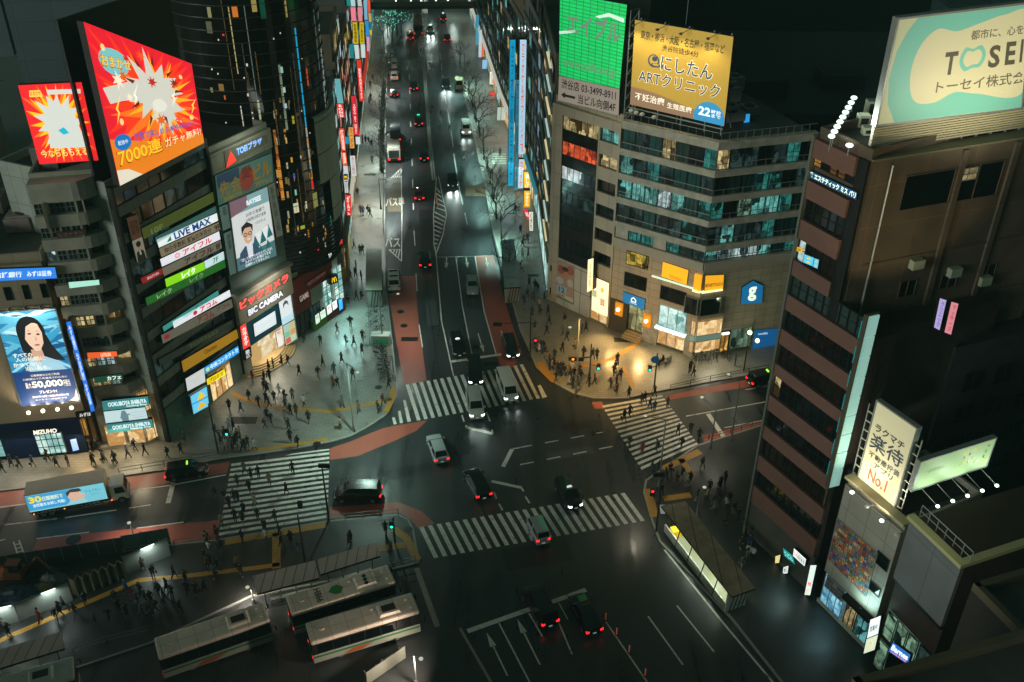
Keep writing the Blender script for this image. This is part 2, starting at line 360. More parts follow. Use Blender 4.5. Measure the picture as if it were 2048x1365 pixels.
# ---- lines
def line(mb, pts, w, z=E2, m=WHITE, dash=None):
    P = [G(*p) for p in pts]
    for a, b in zip(P, P[1:]):
        d = (b-a); Lg = d.length; d.normalize(); n = Vector((-d.y, d.x, 0))*w/2
        segs = [(0, Lg)] if not dash else [(t, min(Lg, t+dash[0])) for t in [k*(dash[0]+dash[1]) for k in range(int(Lg/(dash[0]+dash[1]))+1)]]
        for s0, s1 in segs:
            q = [a+d*s0-n, a+d*s1-n, a+d*s1+n, a+d*s0+n]; mb.face([p+UPV*z for p in ccw(q)], m)
mb = MB()
line(mb, [(902, 724), (1003, 709)], .5); line(mb, [(872, 508), (883, 642), (907, 752)], .16)
line(mb, [(912, 515), (925, 615), (945, 715)], .14); line(mb, [(950, 513), (968, 622), (992, 708)], .16); line(mb, [(873, 515), (987, 512)], .12)
line(mb, [(832, 548), (834, 583)], .15); line(mb, [(838, 650), (845, 695)], .15); line(mb, [(828, 462), (830, 492)], .15)
line(mb, [(817, 98), (827, 420)], .15, dash=(3.6, 6.2)); line(mb, [(880, 107), (890, 193), (897, 232), (904, 275), (910, 327), (920, 385), (935, 450)], .15, dash=(5, 3.2))
line(mb, [(802, 337), (804, 425), (803, 523)], .13); line(mb, [(778, 500), (803, 499)], .12); line(mb, [(778, 500), (803, 523)], .12); line(mb, [(783, 356), (801, 338)], .12); line(mb, [(782, 355), (802, 355)], .1)
for k in range(4): line(mb, [(781+k*5, 502+k*5), (785+k*5, 499)], .12); line(mb, [(785+k*4, 352-k*3), (790+k*3, 356)], .12)
line(mb, [(873, 355), (867, 430), (868, 490), (872, 508)], .14); line(mb, [(877, 353), (893, 430), (886, 470), (872, 508)], .14)
for k in range(9): line(mb, [(868, 424+k*9), (891-k*2.3, 436+k*7.5)], .3)
for k in range(5): line(mb, [(872, 376+k*10), (880+k*2.6, 386+k*9)], .25)
line(mb, [(850, 55), (835, 82), (841, 115)], .14); line(mb, [(850, 55), (850, 80), (841, 115)], .14)
for k in range(5): line(mb, [(838, 78+k*5), (849, 66+k*6)], .3)
# box inside the crossing
line(mb, [(1037, 896), (1205, 865)], .18, dash=(1.6, 1.5)); line(mb, [(1040, 930), (1226, 893)], .18, dash=(1.6, 1.5))
line(mb, [(1006, 934), (1024, 899)], .45); line(mb, [(1026, 898), (1040, 896)], .2); line(mb, [(983, 963), (1043, 976)], .4); line(mb, [(1043, 976), (1047, 983)], .2)
line(mb, [(988, 985), (993, 998)], .2); line(mb, [(998, 1008), (1005, 1021)], .2); line(mb, [(1051, 994), (1059, 1007)], .2)
line(mb, [(932, 855), (986, 868)], .45); line(mb, [(932, 851), (934, 858)], .2); line(mb, [(984, 860), (986, 868)], .2); line(mb, [(924, 831), (928, 844)], .2); line(mb, [(973, 825), (980, 843)], .2)
# west road
line(mb, [(-40, 1021), (0, 1015), (230, 985)], .16); line(mb, [(283, 979), (343, 971), (452, 950)], .16); line(mb, [(347, 964), (336, 1007)], .5)
line(mb, [(10, 1050), (130, 1036), (283, 1013)], .16, dash=(5, 1.2)); line(mb, [(283, 1013), (302, 1010)], .16)
line(mb, [(73, 1078), (178, 1065)], .16); line(mb, [(273, 1057), (367, 1045)], .16); line(mb, [(0, 1082), (10, 1079)], .16); line(mb, [(27, 1084), (38, 1117)], .14); line(mb, [(38, 1081), (50, 1113)], .14)
for k in range(4): line(mb, [(29+k*2.8, 1090+k*7.5), (41+k*2.6, 1088+k*7.2)], .14)
# east road
line(mb, [(1372, 833), (1560, 799)], .16); line(mb, [(1491, 780), (1560, 769)], .16); line(mb, [(1416, 828), (1452, 881)], .55); line(mb, [(1449, 856), (1560, 835)], .16)
# south-east carriageway and south lanes
line(mb, [(1329, 1100), (1441, 1240), (1550, 1370)], .2); line(mb, [(1296, 1233), (1366, 1330)], .16); line(mb, [(1354, 1212), (1428, 1304)], .16)
line(mb, [(935, 1263), (1062, 1218)], .5); line(mb, [(1102, 1205), (1172, 1180)], .5)
line(mb, [(998, 1247), (1062, 1370)], .15); line(mb, [(1058, 1227), (1085, 1274)], .15); line(mb, [(1104, 1213), (1144, 1309)], .15); line(mb, [(1211, 1243), (1298, 1370)], .15); line(mb, [(1118, 1207), (1136, 1240)], .12)
line(mb, [(920, 1257), (985, 1370)], .25, m=KERB, z=E2); line(mb, [(833, 1137), (875, 1254)], .5, m=KERB)
def arrow(mb, tail, head, w=.15, turn=0):
    line(mb, [tail, head], w); a, b = G(*tail), G(*head); d = (b-a).normalized(); n = Vector((-d.y, d.x, 0))
    q = [b+d*1.5, b+n*.3-d*.2, b-n*.3-d*.2]; mb.face([p+UPV*E2 for p in ccw(q)], WHITE)
arrow(mb, (893, 515), (893, 528)); arrow(mb, (932, 515), (934, 527)); arrow(mb, (972, 515), (974, 527)); arrow(mb, (956, 667), (964, 693)); arrow(mb, (1002, 662), (1006, 672))
line(mb, [(893, 530), (889, 535)], .16)
arrow(mb, (1080, 1330), (1046, 1262)); arrow(mb, (1015, 1352), (985, 1290))
stru(mb, 'lane_markings')
def road_text(s, px, w, h, ang):
    c = G(*px); mb = MB(); vs, fs = text_geo(s, .02); ca, sa = math.cos(ang), math.sin(ang)
    mb.raw([c+Vector(((x-.5)*w*ca-(y-.5)*h*sa, (x-.5)*w*sa+(y-.5)*h*ca, E2)) for x, y in vs], fs, WHITE); stru(mb, 'road_lettering')
road_text('バス専', (790, 404), 3.0, 3.6, .1); road_text('バス', (785, 485), 2.4, 3.4, .1)
BUSZ = asphalt('bus_zone_asphalt', '5a5040', .5, .3)
sheet('bus_zone', [[(777, 356), (802, 356), (804, 424), (775, 424)]], BUSZ, E1)
sheet('kerb_parking_pavers', [[(932, 371), (978, 371), (982, 392), (930, 392)]], mat('brown_pavers', '7a6048', rough=.6, tile=(9, .7), mortar='4a3c30', msize=.12), E1)
mb = MB()
for k in range(5): line(mb, [(984, 310+k*4.6), (1012, 310+k*4.6)], .6, z=.145)
stru(mb, 'zebra_crossing')
# ---- asphalt patches, seams
PT = asphalt('asphalt_patch_pale', '44494a', .5, .3); PT2 = asphalt('asphalt_patch_dark', '1c1d1e', .4, .2)
sheet('asphalt_patch', [[(924, 612), (967, 622), (990, 706), (946, 715)], [(850, 600), (872, 600), (878, 650), (854, 652)], [(1090, 905), (1180, 890), (1192, 906), (1100, 922)], [(520, 1090), (545, 1087), (545, 1120), (522, 1124)]], PT, .003)
sheet('asphalt_patch', [[(700, 955), (860, 925), (866, 940), (706, 972)], [(1120, 850), (1200, 838), (1206, 850), (1126, 864)], [(1000, 1100), (1130, 1080), (1150, 1120), (1015, 1142)], [(838, 420), (864, 420), (866, 505), (842, 505)], [(380, 1000), (440, 992), (436, 1030), (372, 1036)]], PT2, .003)
mb = MB(); SEAM = mat('seam_tar', '0c0c0c', rough=.3)
for q in ([(690, 975), (860, 945), (1130, 900), (1240, 880)], [(905, 890), (950, 990), (1010, 1100), (1080, 1330)], [(846, 520), (862, 640), (880, 760)], [(886, 120), (905, 300), (925, 480)], [(1000, 1090), (1180, 1060), (1300, 1060)], [(120, 1060), (420, 1018)], [(760, 930), (800, 1010)], [(1140, 800), (1180, 980)]): line(mb, q, .09, z=.0035, m=SEAM)
stru(mb, 'road_seams')
# ---- tactile paving
mb = MB(); ZT = .137
for pts, w in (([(463, 788), (505, 806), (560, 818), (660, 825), (750, 808), (783, 800)], .6), ([(788, 777), (783, 803), (772, 826)], .7), ([(500, 903), (560, 896), (655, 881)], .55),
    ([(1280, 685), (1254, 702), (1224, 720), (1190, 730), (1160, 735)], .6), ([(1078, 727), (1090, 745), (1110, 765)], 1.0), ([(450, 1087), (560, 1068), (652, 1052)], .8), ([(553, 1068), (553, 1139)], .8),
    ([(-10, 1290), (13, 1278), (277, 1163), (367, 1155), (512, 1138), (560, 1131)], .55), ([(787, 1060), (812, 1077), (835, 1122)], .8), ([(757, 1100), (810, 1092)], .8),
    ([(1326, 940), (1400, 905)], .9), ([(1361, 920), (1386, 953)], .7), ([(1327, 1000), (1381, 992)], .8), ([(1297, 980), (1308, 1036)], .9), ([(1245, 735), (1267, 775)], .5)):
    line(mb, pts, w, z=ZT, m=YEL)
stru(mb, 'tactile_paving')
mb = MB(); DM = mat('manhole_iron', '2a2a28', rough=.5, metal=.6)
for x, y, r, z in ((801, 624, .5, E3), (808, 652, .5, E3), (147, 1080, .75, E3), (816, 1062, .5, .14), (634, 890, .45, .14), (952, 695, .5, E3), (700, 640, .5, .14), (757, 777, .45, .14)):
    c = G(x, y); mb.face([c+Vector((r*math.cos(a*.5236), r*math.sin(a*.5236), z)) for a in range(12)], DM)
for x, y, s in ((1246, 682, 1.2), (1066, 553, .8), (488, 843, 1.5), (819, 679, 1.1), (982, 728, .9), (740, 351, 1)):
    c = G(x, y); mb.face([c+Vector((a*s, b*s*.45, .139 if x not in (819, 982) else E3)) for a, b in ((-1, -1), (1, -1), (1, 1), (-1, 1))], DM)
stru(mb, 'manhole_covers')
# ================================================================ BUILDINGS, shared pieces
BEIGE = mat('beige_cladding', 'a89880', rough=.6, var=.1, scale=.4, tile=(2.4, 1.6), mortar='6e6252')
CONC = mat('concrete', 'aeaa9a', rough=.75, var=.2, scale=.5, dirt=.1)
CONCG = mat('grey_panel', '98a096', rough=.55, var=.15, scale=.4, tile=(1.8, 3.0), mortar='3c403e')
DGLASS = mat('dark_glass', '0c1314', rough=.08, spec=.7)
GGLASS = mat('green_glass', '223a36', rough=.12, spec=.7, var=.35, scale=.5)
ROOF = mat('roof_membrane', '4a4a46', rough=.8, var=.3, scale=.6)
BLACK = mat('black_trim', '141616', rough=.4)
ROOMS = [room('room_teal', '7fd8cc', '0e2a2a', .75), room('room_green', 'a9d8b4', '10201c', .6), room('room_warm', 'f4dc9c', '3a2a14', .8), room('room_dim', '3f5a58', '060c0c', .5), room('room_cool', 'd6f0ee', '1c3030', .9)]
SHOPW = room('shop_warm', 'ffe2a8', 'b88448', 1.15, .9, .7); SHOPC = room('shop_cool', 'e2fff4', '66a09a', 1.1, .9, .8); SHOPG = room('shop_gold', 'ffc45a', '5a340c', 1.0, 1.0, .9)
def win(f, u0, u1, z0, z1, parent, m, off=-.12, fm=None, mull=1, trans=0, bar=.07, name='window', proud=.06):
    mb = MB(); mb.fbox(f, u0, u1, z0, z1, off-.05, off, m); o = mb.build(name, parent)
    fb = MB(); fm = fm or DARK; t = bar
    fb.fbox(f, u0, u0+t, z0, z1, off, off+proud, fm); fb.fbox(f, u1-t, u1, z0, z1, off, off+proud, fm); fb.fbox(f, u0+t, u1-t, z0, z0+t, off, off+proud, fm); fb.fbox(f, u0+t, u1-t, z1-t, z1, off, off+proud, fm)
    for k in range(1, mull+1):
        uu = u0+(u1-u0)*k/(mull+1); fb.fbox(f, uu-t/2, uu+t/2, z0+t, z1-t, off, off+proud*.9, fm)
    for k in range(1, trans+1):
        zz = z0+(z1-z0)*k/(trans+1); fb.fbox(f, u0+t, u1-t, zz-t/2, zz+t/2, off, off+proud*.8, fm)
    fb.build('frame', o); return o
def part(name, parent): return lambda mb: mb.build(name, parent)
def fpart(f, u0, u1, z0, z1, o0, o1, m, parent, name):
    mb = MB(); mb.fbox(f, u0, u1, z0, z1, o0, o1, m); return mb.build(name, parent)
def core(f, L, depth, h, parent, m, off=-.35, u0=0.0, z0=0.0, roofm=None, name='wall'):
    mb = MB(); mb.hexa([f.W(u0, z0, off), f.W(L, z0, off), f.W(L, z0, -depth), f.W(u0, z0, -depth), f.W(u0, h, off), f.W(L, h, off), f.W(L, h, -depth), f.W(u0, h, -depth)], m, m); o = mb.build(name, parent)
    rb = MB(); e = .3
    rb.fbox(f, u0+e, L-e, h, h+.12, -depth+e, off-e, roofm or ROOF)
    r = rb.build('roof', parent); pb = MB()
    pb.fbox(f, u0, L, h, h+.9, off-.25, off, m); pb.fbox(f, u0, L, h, h+.9, -depth, -depth+.25, m); pb.fbox(f, u0, u0+.25, h, h+.9, -depth+.25, off-.25, m); pb.fbox(f, L-.25, L, h, h+.9, -depth+.25, off-.25, m)
    pb.build('parapet', r); return o
def roof_units(f, L, depth, h, parent, n, seed, m=None):
    rnd = random.Random(seed); m = m or mat('roof_unit_grey', '8d8682', rough=.6, var=.2, scale=1.5)
    for k in range(n):
        u = rnd.uniform(.12, .85)*L; o = -rnd.uniform(.15, .85)*depth; w, d, hh = rnd.uniform(.6, 1.6), rnd.uniform(.6, 1.4), rnd.uniform(.8, 2.2)
        mb = MB(); mb.fbox(f, u-w, u+w, h+.3, h+.3+hh, o-d, o+d, m); mb.fbox(f, u-w*.9, u-w*.7, h+.1, h+.3, o-d, o+d, DARK); mb.fbox(f, u+w*.7, u+w*.9, h+.1, h+.3, o-d, o+d, DARK)
        c = f.W(u, h+.3+hh, o); mb.tube(c, c+UPV*.12, min(w, d)*.7, m=DARK, n=12); mb.build('roof_unit', parent)
# ================================================================ LEFT SIDE, from the bottom left corner round to the avenue
# ---- bank building with the tall poster
R1 = G(192, 904); zt = topz(R1, 524); Lp = G(0, 530, zt); d_ = (R1-Vector((Lp.x, Lp.y, 0))).normalized(); F1 = Fac(R1-d_*20, R1); U1 = F1.L
B1 = thing('bank_building', 'beige bank building with a tall lit poster and a navy ground floor', 'building', R1.copy())
Zc = F1.uz(0, 637)[1]
core(F1, U1, 16, zt, B1, BEIGE); roof_units(F1, U1, 16, zt, B1, 14, 3, mat('pink_grey_unit', '8e807c', rough=.6, var=.2, scale=1.4))
z57 = F1.uz(134, 607)[1]
fpart(F1, 0, U1, z57-.1, zt, -.35, .25, BEIGE, B1, 'upper_storey'); zb = F1.uz(152, 836)[1]
fpart(F1, 0, U1, z57-.45, z57-.1, -.35, .3, BLACK, B1, 'cornice')
fpart(F1, 0, U1, zb+.1, z57-.45, -.35, 0, mat('lit_beige', 'b8a488', rough=.6, var=.08, scale=.5), B1, 'poster_wall')
for a, b in (((5, 575), (28, 600)), ((42, 571), (63, 598)), ((78, 568), (99, 595))):
    (u0, z1), (u1, z0) = F1.uz(*a, .25), F1.uz(*b, .25); win(F1, u0, u1, z0, z1, B1, DGLASS, off=.255, mull=0)
NAVY = mat('navy_panel', '14264e', rough=.35)
un = F1.uz(158, 838)[0]
fpart(F1, U1-9.2, un, 0.13, zb+.1, -.35, .1, NAVY, B1, 'ground_floor'); fpart(F1, 0, U1-9.2, .13, zb+.1, -.35, -.1, BLACK, B1, 'side_bay')
(u0, z1), (u1, z0) = F1.uz(66, 866, .1), F1.uz(137, 912, .1); win(F1, u0, u1, .4, z1, B1, SHOPC, off=.13, mull=4, trans=2)
(u0, z1), (u1, z0) = F1.uz(-40, 872, -.1), F1.uz(38, 925, -.1); win(F1, u0, u1, .6, z1, B1, SHOPC, off=.05, mull=2, trans=1)
sign(F1, [(140, 880), (152, 878), (158, 900), (146, 903)], 'small blue lit notice beside the navy bank entrance', face='9fc4ff', s=.9, off=.35, depth=.15)
# recess with golden entrance
fpart(F1, un, U1, .13, zb+1.2, -.35, -.25, mat('dark_bronze', '2c2016', rough=.4), B1, 'entrance_recess')
(u0, z1), (u1, z0) = F1.uz(155, 842), F1.uz(188, 905); win(F1, u0, u1, z1-2.3, z1, B1, SHOPG, off=-.2, mull=1); win(F1, u0+.2, u1-.2, .2, z1-2.9, B1, SHOPG, off=-.2, mull=2)
sign(F1, [(150, 826), (188, 820), (190, 833), (153, 839)], 'small black sign with white lettering above the golden entrance', face='181818', lit=False, off=.4, depth=.2, texts=[('みずほ', (.2, .2, .8, .8), 'e8e8e8', .7, .03)])
# poster
o, pn = sign(F1, [(-12, 626), (110, 618), (160, 802), (44, 812)], 'tall lit poster of a dark haired young woman above a 50,000 yen prize offer', 'billboard', 'billboard', face='2f86b4', s=.85, off=.35, depth=.3, frame=.12)
pb = MB(); rnd = random.Random(4)
for k in range(26):
    b0 = .40+.6*rnd.random(); th = .008+.022*rnd.random(); ph = rnd.random()*6; am = .05+.05*rnd.random(); sl = rnd.uniform(-.3, .5); cl = rnd.choice(['bfe6f2', '5fb6d8', '1a6ea2', '0e5488', '8fd0e6', '3a9cc4'])
    top = []; bot = []
    for i in range(13):
        a = i/12; bb = b0+am*math.sin(ph+a*4)+sl*(a-.5)*.4
        top.append((a, min(.995, max(.37, bb+th*(1+math.sin(a*3)))))); bot.append((a, min(.99, max(.365, bb-th))))
    for i in range(12):
        if top[i][1]-bot[i][1] > .004: put_poly(pb, pn, [bot[i], bot[i+1], top[i+1], top[i]], glow(cl, .85), .012+.0004*k)
pb.build('wave_pattern', o)
pb = MB(); HAIR = glow('17181c', .8); SKIN = glow('e2bfa8', .95)
put_poly(pb, pn, ell(.50, .78, .235, .165, 24), HAIR, .03)
put_poly(pb, pn, [(.27, .80), (.28, .60), (.36, .50), (.62, .50), (.80, .47), (.95, .46), (.80, .62), (.72, .78)], HAIR, .031)
put_poly(pb, pn, [(.30, .36), (.33, .47), (.44, .52), (.62, .52), (.80, .47), (.94, .36)], glow('9cc8de', .85), .034)
put_poly(pb, pn, [(.42, .60), (.60, .60), (.62, .50), (.52, .46), (.42, .50)], glow('c79f8a', .9), .036)
put_poly(pb, pn, [(.36, .80), (.40, .87), (.52, .895), (.64, .86), (.68, .77), (.66, .66), (.58, .585), (.50, .58), (.42, .65), (.37, .72)], SKIN, .04)
put_poly(pb, pn, [(.34, .80), (.40, .90), (.54, .915), (.66, .87), (.55, .875), (.44, .84), (.38, .72), (.35, .62)], HAIR, .044)
for a, b in ((.47, .765), (.61, .755)): put_poly(pb, pn, ell(a, b, .032, .009, 10), HAIR, .045); put_poly(pb, pn, [(a-.045, b+.026), (a, b+.036), (a+.045, b+.027), (a, b+.031)], HAIR, .045)
put_poly(pb, pn, [(.55, .75), (.575, .69), (.54, .69)], glow('c99c86', .9), .045); put_poly(pb, pn, ell(.55, .645, .045, .010, 12), glow('b45a5c', .9), .045)
pb.build('portrait', o)
pb = MB(); put_poly(pb, pn, [(0, 0), (1, 0), (1, .365), (0, .365)], glow('173c78', .8), .046); put_poly(pb, pn, [(.80, .01), (.93, .05), (.99, .15), (.99, .01)], glow('e4dcc4', .8), .049); pb.build('offer_panel', o)
LW = 'f2ecda'
for st, r, b in (('すべての', (.10, .525, .42, .57), .03), ('人の挑戦に', (.12, .48, .62, .525), .03), ('かつてない', (.06, .425, .52, .47), .03), ('追い風を。', (.24, .38, .66, .425), .03), ('口座開設などのご利用', (.30, .31, .78, .335), .02), ('口座振込で条件達成された方に', (.15, .275, .9, .297), .01), ('最大', (.16, .185, .26, .25), .03), ('50,000', (.27, .175, .80, .26), .05), ('円相当', (.81, .18, .92, .255), .02), ('プレゼント!', (.36, .12, .66, .155), .03), ('2025年10月〜2026年3月31日', (.22, .075, .84, .10), .02), ('エントリーが必要です', (.25, .045, .8, .06), .01)):
    pb = MB(); put_text(pb, pn, st, r, glow(LW, .95), .052, b); pb.build('lettering', o)
pb = MB(); put_text(pb, pn, 'NEO. MIZUHO.', (.02, .965, .42, .985), glow('f6f6f6', 1), .052, .03); pb.build('lettering', o)
# wall wash lamps under and over the poster
for k, (x, y) in enumerate(((57, 826), (86, 822), (115, 819), (143, 816))):
    u, z = F1.uz(x, y, .9); p = F1.W(u, z, .9); mb = MB(); mb.ball(p, .22, glow('fff2d8', 3), 8); mb.tube(p-UPV*.1, F1.W(u, z-.4, .05), .04, m=DARK, n=5)
    l = tagp(mb.build('wall_wash_lamp', loc=F1.W(u, z-.4, 0)), ['first', 'second', 'third', 'fourth'][k]+' white wash lamp from the left under the bank poster', 'lamp', 'wash lamps under the bank poster')
    lamp('poster_wash', 'SPOT', p+F1.n*.6-UPV*.3, 420, (1, .86, .62), F1.W(u, z+5, 0), .15, 110, .8, l)
for k, (x, y) in enumerate(((19, 620), (51, 617), (82, 615))):
    u, z = F1.uz(x, y, .9); p = F1.W(u, z, .9); mb = MB(); mb.tube(F1.W(u, z, .3), p, .04, m=DARK, n=5); mb.tube(p+UPV*.1, p-UPV*.2-F1.n*.15, .1, .16, m=DARK, n=8); tagp(mb.build('poster_arm_lamp', loc=F1.W(u, z, .3)), ['left', 'middle', 'right'][k]+' black arm lamp over the top edge of the bank poster', 'lamp', 'arm lamps over the bank poster')
    lamp('poster_top_wash', 'SPOT', p+F1.n*.5, 150, (1, .85, .6), F1.W(u, z-3, 0), .1, 120, .8)
sign(F1, [(-60, 541), (110, 535), (114, 557), (-60, 565)], 'long blue lit sign with white lettering along the top of the bank building', face='2f7fe0', s=1, off=.6, depth=.35, texts=[('みずほ信託銀行', (.05, .25, .60, .75), 'f4f8ff', 1.1, .03), ('みずほ証券', (.66, .25, .95, .75), 'f4f8ff', 1.1, .03)])
fs = Fac(F1.W(U1+.05, 0, 1.5), F1.W(U1+.05, 0, .1)); fs = Fac(F1.W(U1-.3, 0, 1.6), F1.W(U1+.5, 0, 1.5))
sign(F1, [(132, 645), (141, 643), (190, 822), (182, 824)], 'narrow tall blue vertical sign on the right edge of the bank building', face='2a74d8', s=.95, off=1.3, depth=1.2, texts=[('みずほ銀行', (.2, .70, .8, .96), 'e8f0ff', 1.1, .03, True), ('みずほ信託銀行', (.2, .36, .8, .66), 'e8f0ff', 1.1, .03, True), ('みずほ証券', (.2, .08, .8, .32), 'e8f0ff', 1.1, .03, True)])
sign(F1, [(48, 862), (120, 855), (122, 866), (50, 874)], 'navy fascia with illuminated white bank name over the glass entrance', face='16284f', lit=False, off=.2, depth=.08, texts=[('MIZUHO', (.25, .15, .9, .9), 'fff6dc', 1.3, .05), None])
# ---- rounded balcony building
F2 = Fac(G(203, 902), G(331, 886)); L2 = F2.L; Z2 = topz(F2.A, 338)-2.0
B2 = thing('balcony_office', 'dark office block with rounded corner balconies and gridded glazing beside the bank', 'building', F2.A.copy())
def rounded(u0, u1, r, n=8):       # plan outline on F2 with a rounded right end
    pts = [(u0, -.0)]
    for i in range(n+1):
        t = i/n*math.pi/2; pts.append((u1-r+r*math.sin(t), -r*1.5*(1-math.cos(t))))
    return pts
core(F2, L2-1.2, 14, Z2, B2, CONC, off=-1.4); roof_units(F2, L2, 14, Z2, B2, 6, 9)
zs = 7.6; nfl = 9; fh = (Z2-1.2-zs)/nfl; LIGHTBAND = {(2, 0): 1, (5, 1): 1}
for k in range(nfl+1):
    z = zs+k*fh; mb = MB(); out = rounded(0, L2, 3.0); hb = 1.25 if k < nfl else 2.0
    pl = [F2.W(u, 0, o+.25) for u, o in out]+[F2.W(L2-.1, 0, -6), F2.W(0, 0, -1.4)]
    mb.prism([(p.x, p.y) for p in pl], z-.35, z+hb-.35, CONC, CONC); mb.build('balcony_band', B2)
    if k < nfl:
        um = L2*.56
        for j in range(4):
            lit = {(6, 0): 4, (4, 0): 2, (3, 2): 2, (3, 0): 2, (3, 1): 2, (1, 0): 4, (1, 1): 2, (1, 2): 4, (1, 3): 4, (0, 0): 2, (0, 1): 2, (0, 2): 2, (0, 3): 4, (2, 3): 3}.get((k, j))
            win(F2, um*j/4+.05, um*(j+1)/4-.05, z+hb-.35, z+fh-.37, B2, ROOMS[lit] if lit is not None else GGLASS, off=-.15, mull=1, trans=1, fm=STEEL)
        fpart(F2, um, L2-.8, z+hb-.35, z+fh-.36, -1.45, -1.3, DGLASS if k not in (1, 3) else ROOMS[2], B2, 'balcony_glazing'); fpart(F2, um-.05, um+.12, z+hb-.35, z+fh-.36, -1.3, .1, CONC, B2, 'pier')
rb = MB(); r_ = [F2.W(L2*.42+1.9*math.cos(t*.3927), 0, -.6+1.7*math.sin(-t*.3927)+1.4) for t in range(9)]
for i in range(8): rb.face([r_[i]+UPV*(Z2-4.2), r_[i+1]+UPV*(Z2-4.2), r_[i+1]+UPV*(Z2-1.4), r_[i]+UPV*(Z2-1.4)][::-1], CONC); rb.face([r_[i]+UPV*(Z2-4.2), r_[i+1]+UPV*(Z2-4.2), r_[i+1]+UPV*(Z2-1.4), r_[i]+UPV*(Z2-1.4)], CONC)
rb.build('curved_parapet', B2)
# its shop floors
(u0, z1), (u1, z0) = F2.uz(215, 870), F2.uz(270, 900)
fpart(F2, 0, L2*.7, .13, .5, -.3, .15, CONC, B2, 'plinth')
win(F2, .9, L2*.42, .5, 3.3, B2, SHOPW, off=.1, mull=0, fm=STEEL); win(F2, L2*.46, L2*.72, .5, 3.3, B2, SHOPW, off=.1, mull=0, fm=STEEL)
g2 = Fac(F2.W(L2*.74, 0, .1), F2.W(L2*.98, 0, -1.2)); win(g2, 0, g2.L, .5, 3.3, B2, SHOPW, off=0, mull=1, fm=STEEL); win(g2, 0, g2.L, 4.4, 7.0, B2, SHOPW, off=0, mull=1, trans=1, fm=STEEL)
fpart(F2, .5, L2*.74, 3.35, 7.4, -.35, 0, CONC, B2, 'shop_front')
lamp('shop_window_light', 'AREA', F2.W(L2*.45, 3.6, 1.2), 420, (1, .80, .52), F2.W(L2*.4, 0, 4.5), 3.5, parent=B2); lamp('entrance_light', 'AREA', F1.W(U1-1.2, 3.4, .9), 260, (1, .66, .32), F1.W(U1-1.5, 0, 4), 1.5, parent=B1); lamp('bank_front_light', 'AREA', F1.W(U1-7, 3.8, 1.0), 260, (1, .86, .66), F1.W(U1-7, 0, 5), 4, parent=B1); lamp('side_bay_light', 'AREA', F1.W(U1-13, 3.4, 1.0), 200, (1, .9, .75), F1.W(U1-13, 0, 5), 3, parent=B1)
sign(F2, [(203, 803), (296, 793), (299, 812), (207, 822)], 'upper teal lit band sign with white lettering on the balcony office', face='3f8a8c', s=.8, off=.5, depth=.4, texts=[('OOKUBOYA SHIBUYA', (.12, .35, .95, .8), 'e8fafa', 1, .05), ('Clothing Shop', (.5, .1, .95, .3), 'e8fafa', 1, .03)])
o, pn = sign(F2, [(207, 824), (290, 815), (296, 838), (212, 848)], 'wide pale lit picture panel with a skater between two teal sign bands', face='c4dce0', s=.9, off=.3, depth=.3)
pb = MB()
for p in ([(.40, .05), (.55, .05), (.56, .5), (.50, .95), (.42, .9), (.37, .4)], [(.36, .3), (.62, .55), (.6, .65), (.36, .42)]): put_poly(pb, pn, p, glow('6f8c96', .8))
for k in range(3): put_poly(pb, pn, [(.62, .2+k*.22), (.98, .28+k*.2), (.98, .32+k*.2), (.62, .23+k*.22)], glow('94b0b6', .8))
pb.build('picture', o)
sign(F2, [(212, 850), (304, 839), (307, 856), (216, 867)], 'lower teal lit band sign with white lettering above the warm shop window', face='3f8a8c', s=.8, off=.6, depth=.5, texts=[('OOKUBOYA SHIBUYA', (.12, .35, .95, .8), 'e8fafa', 1, .05), ('Clothing Shop', (.5, .1, .95, .3), 'e8fafa', 1, .03)])
sign(F2, [(174, 706), (233, 703), (235, 713), (176, 718)], 'orange lit strip sign on the rounded balcony office', face='f0602c', s=1, off=.4, depth=.3, texts=[('LATELIER', (.45, .2, .8, .8), 'ffd8b0', 1, .04)])
sign(F2, [(187, 755), (244, 748), (246, 759), (190, 767)], 'dark green strip sign with white lettering on the balcony office', face='1f5a40', s=.6, off=.4, depth=.3, texts=[('カフェ', (.45, .15, .95, .85), 'f4fff4', 1, .05)])
sign(F2, [(137, 565), (198, 560), (199, 570), (139, 577)], 'pale mint lit strip sign high on the balcony office', face='b4f0dc', s=.8, off=.35, depth=.2)
sign(F2, [(112, 466), (170, 459), (173, 469), (114, 477)], 'unlit dark red strip sign near the top of the balcony office', face='5a3430', lit=False, off=.35, depth=.15, texts=[('レストラン', (.1, .2, .9, .8), 'a08c84', 0, .02)])
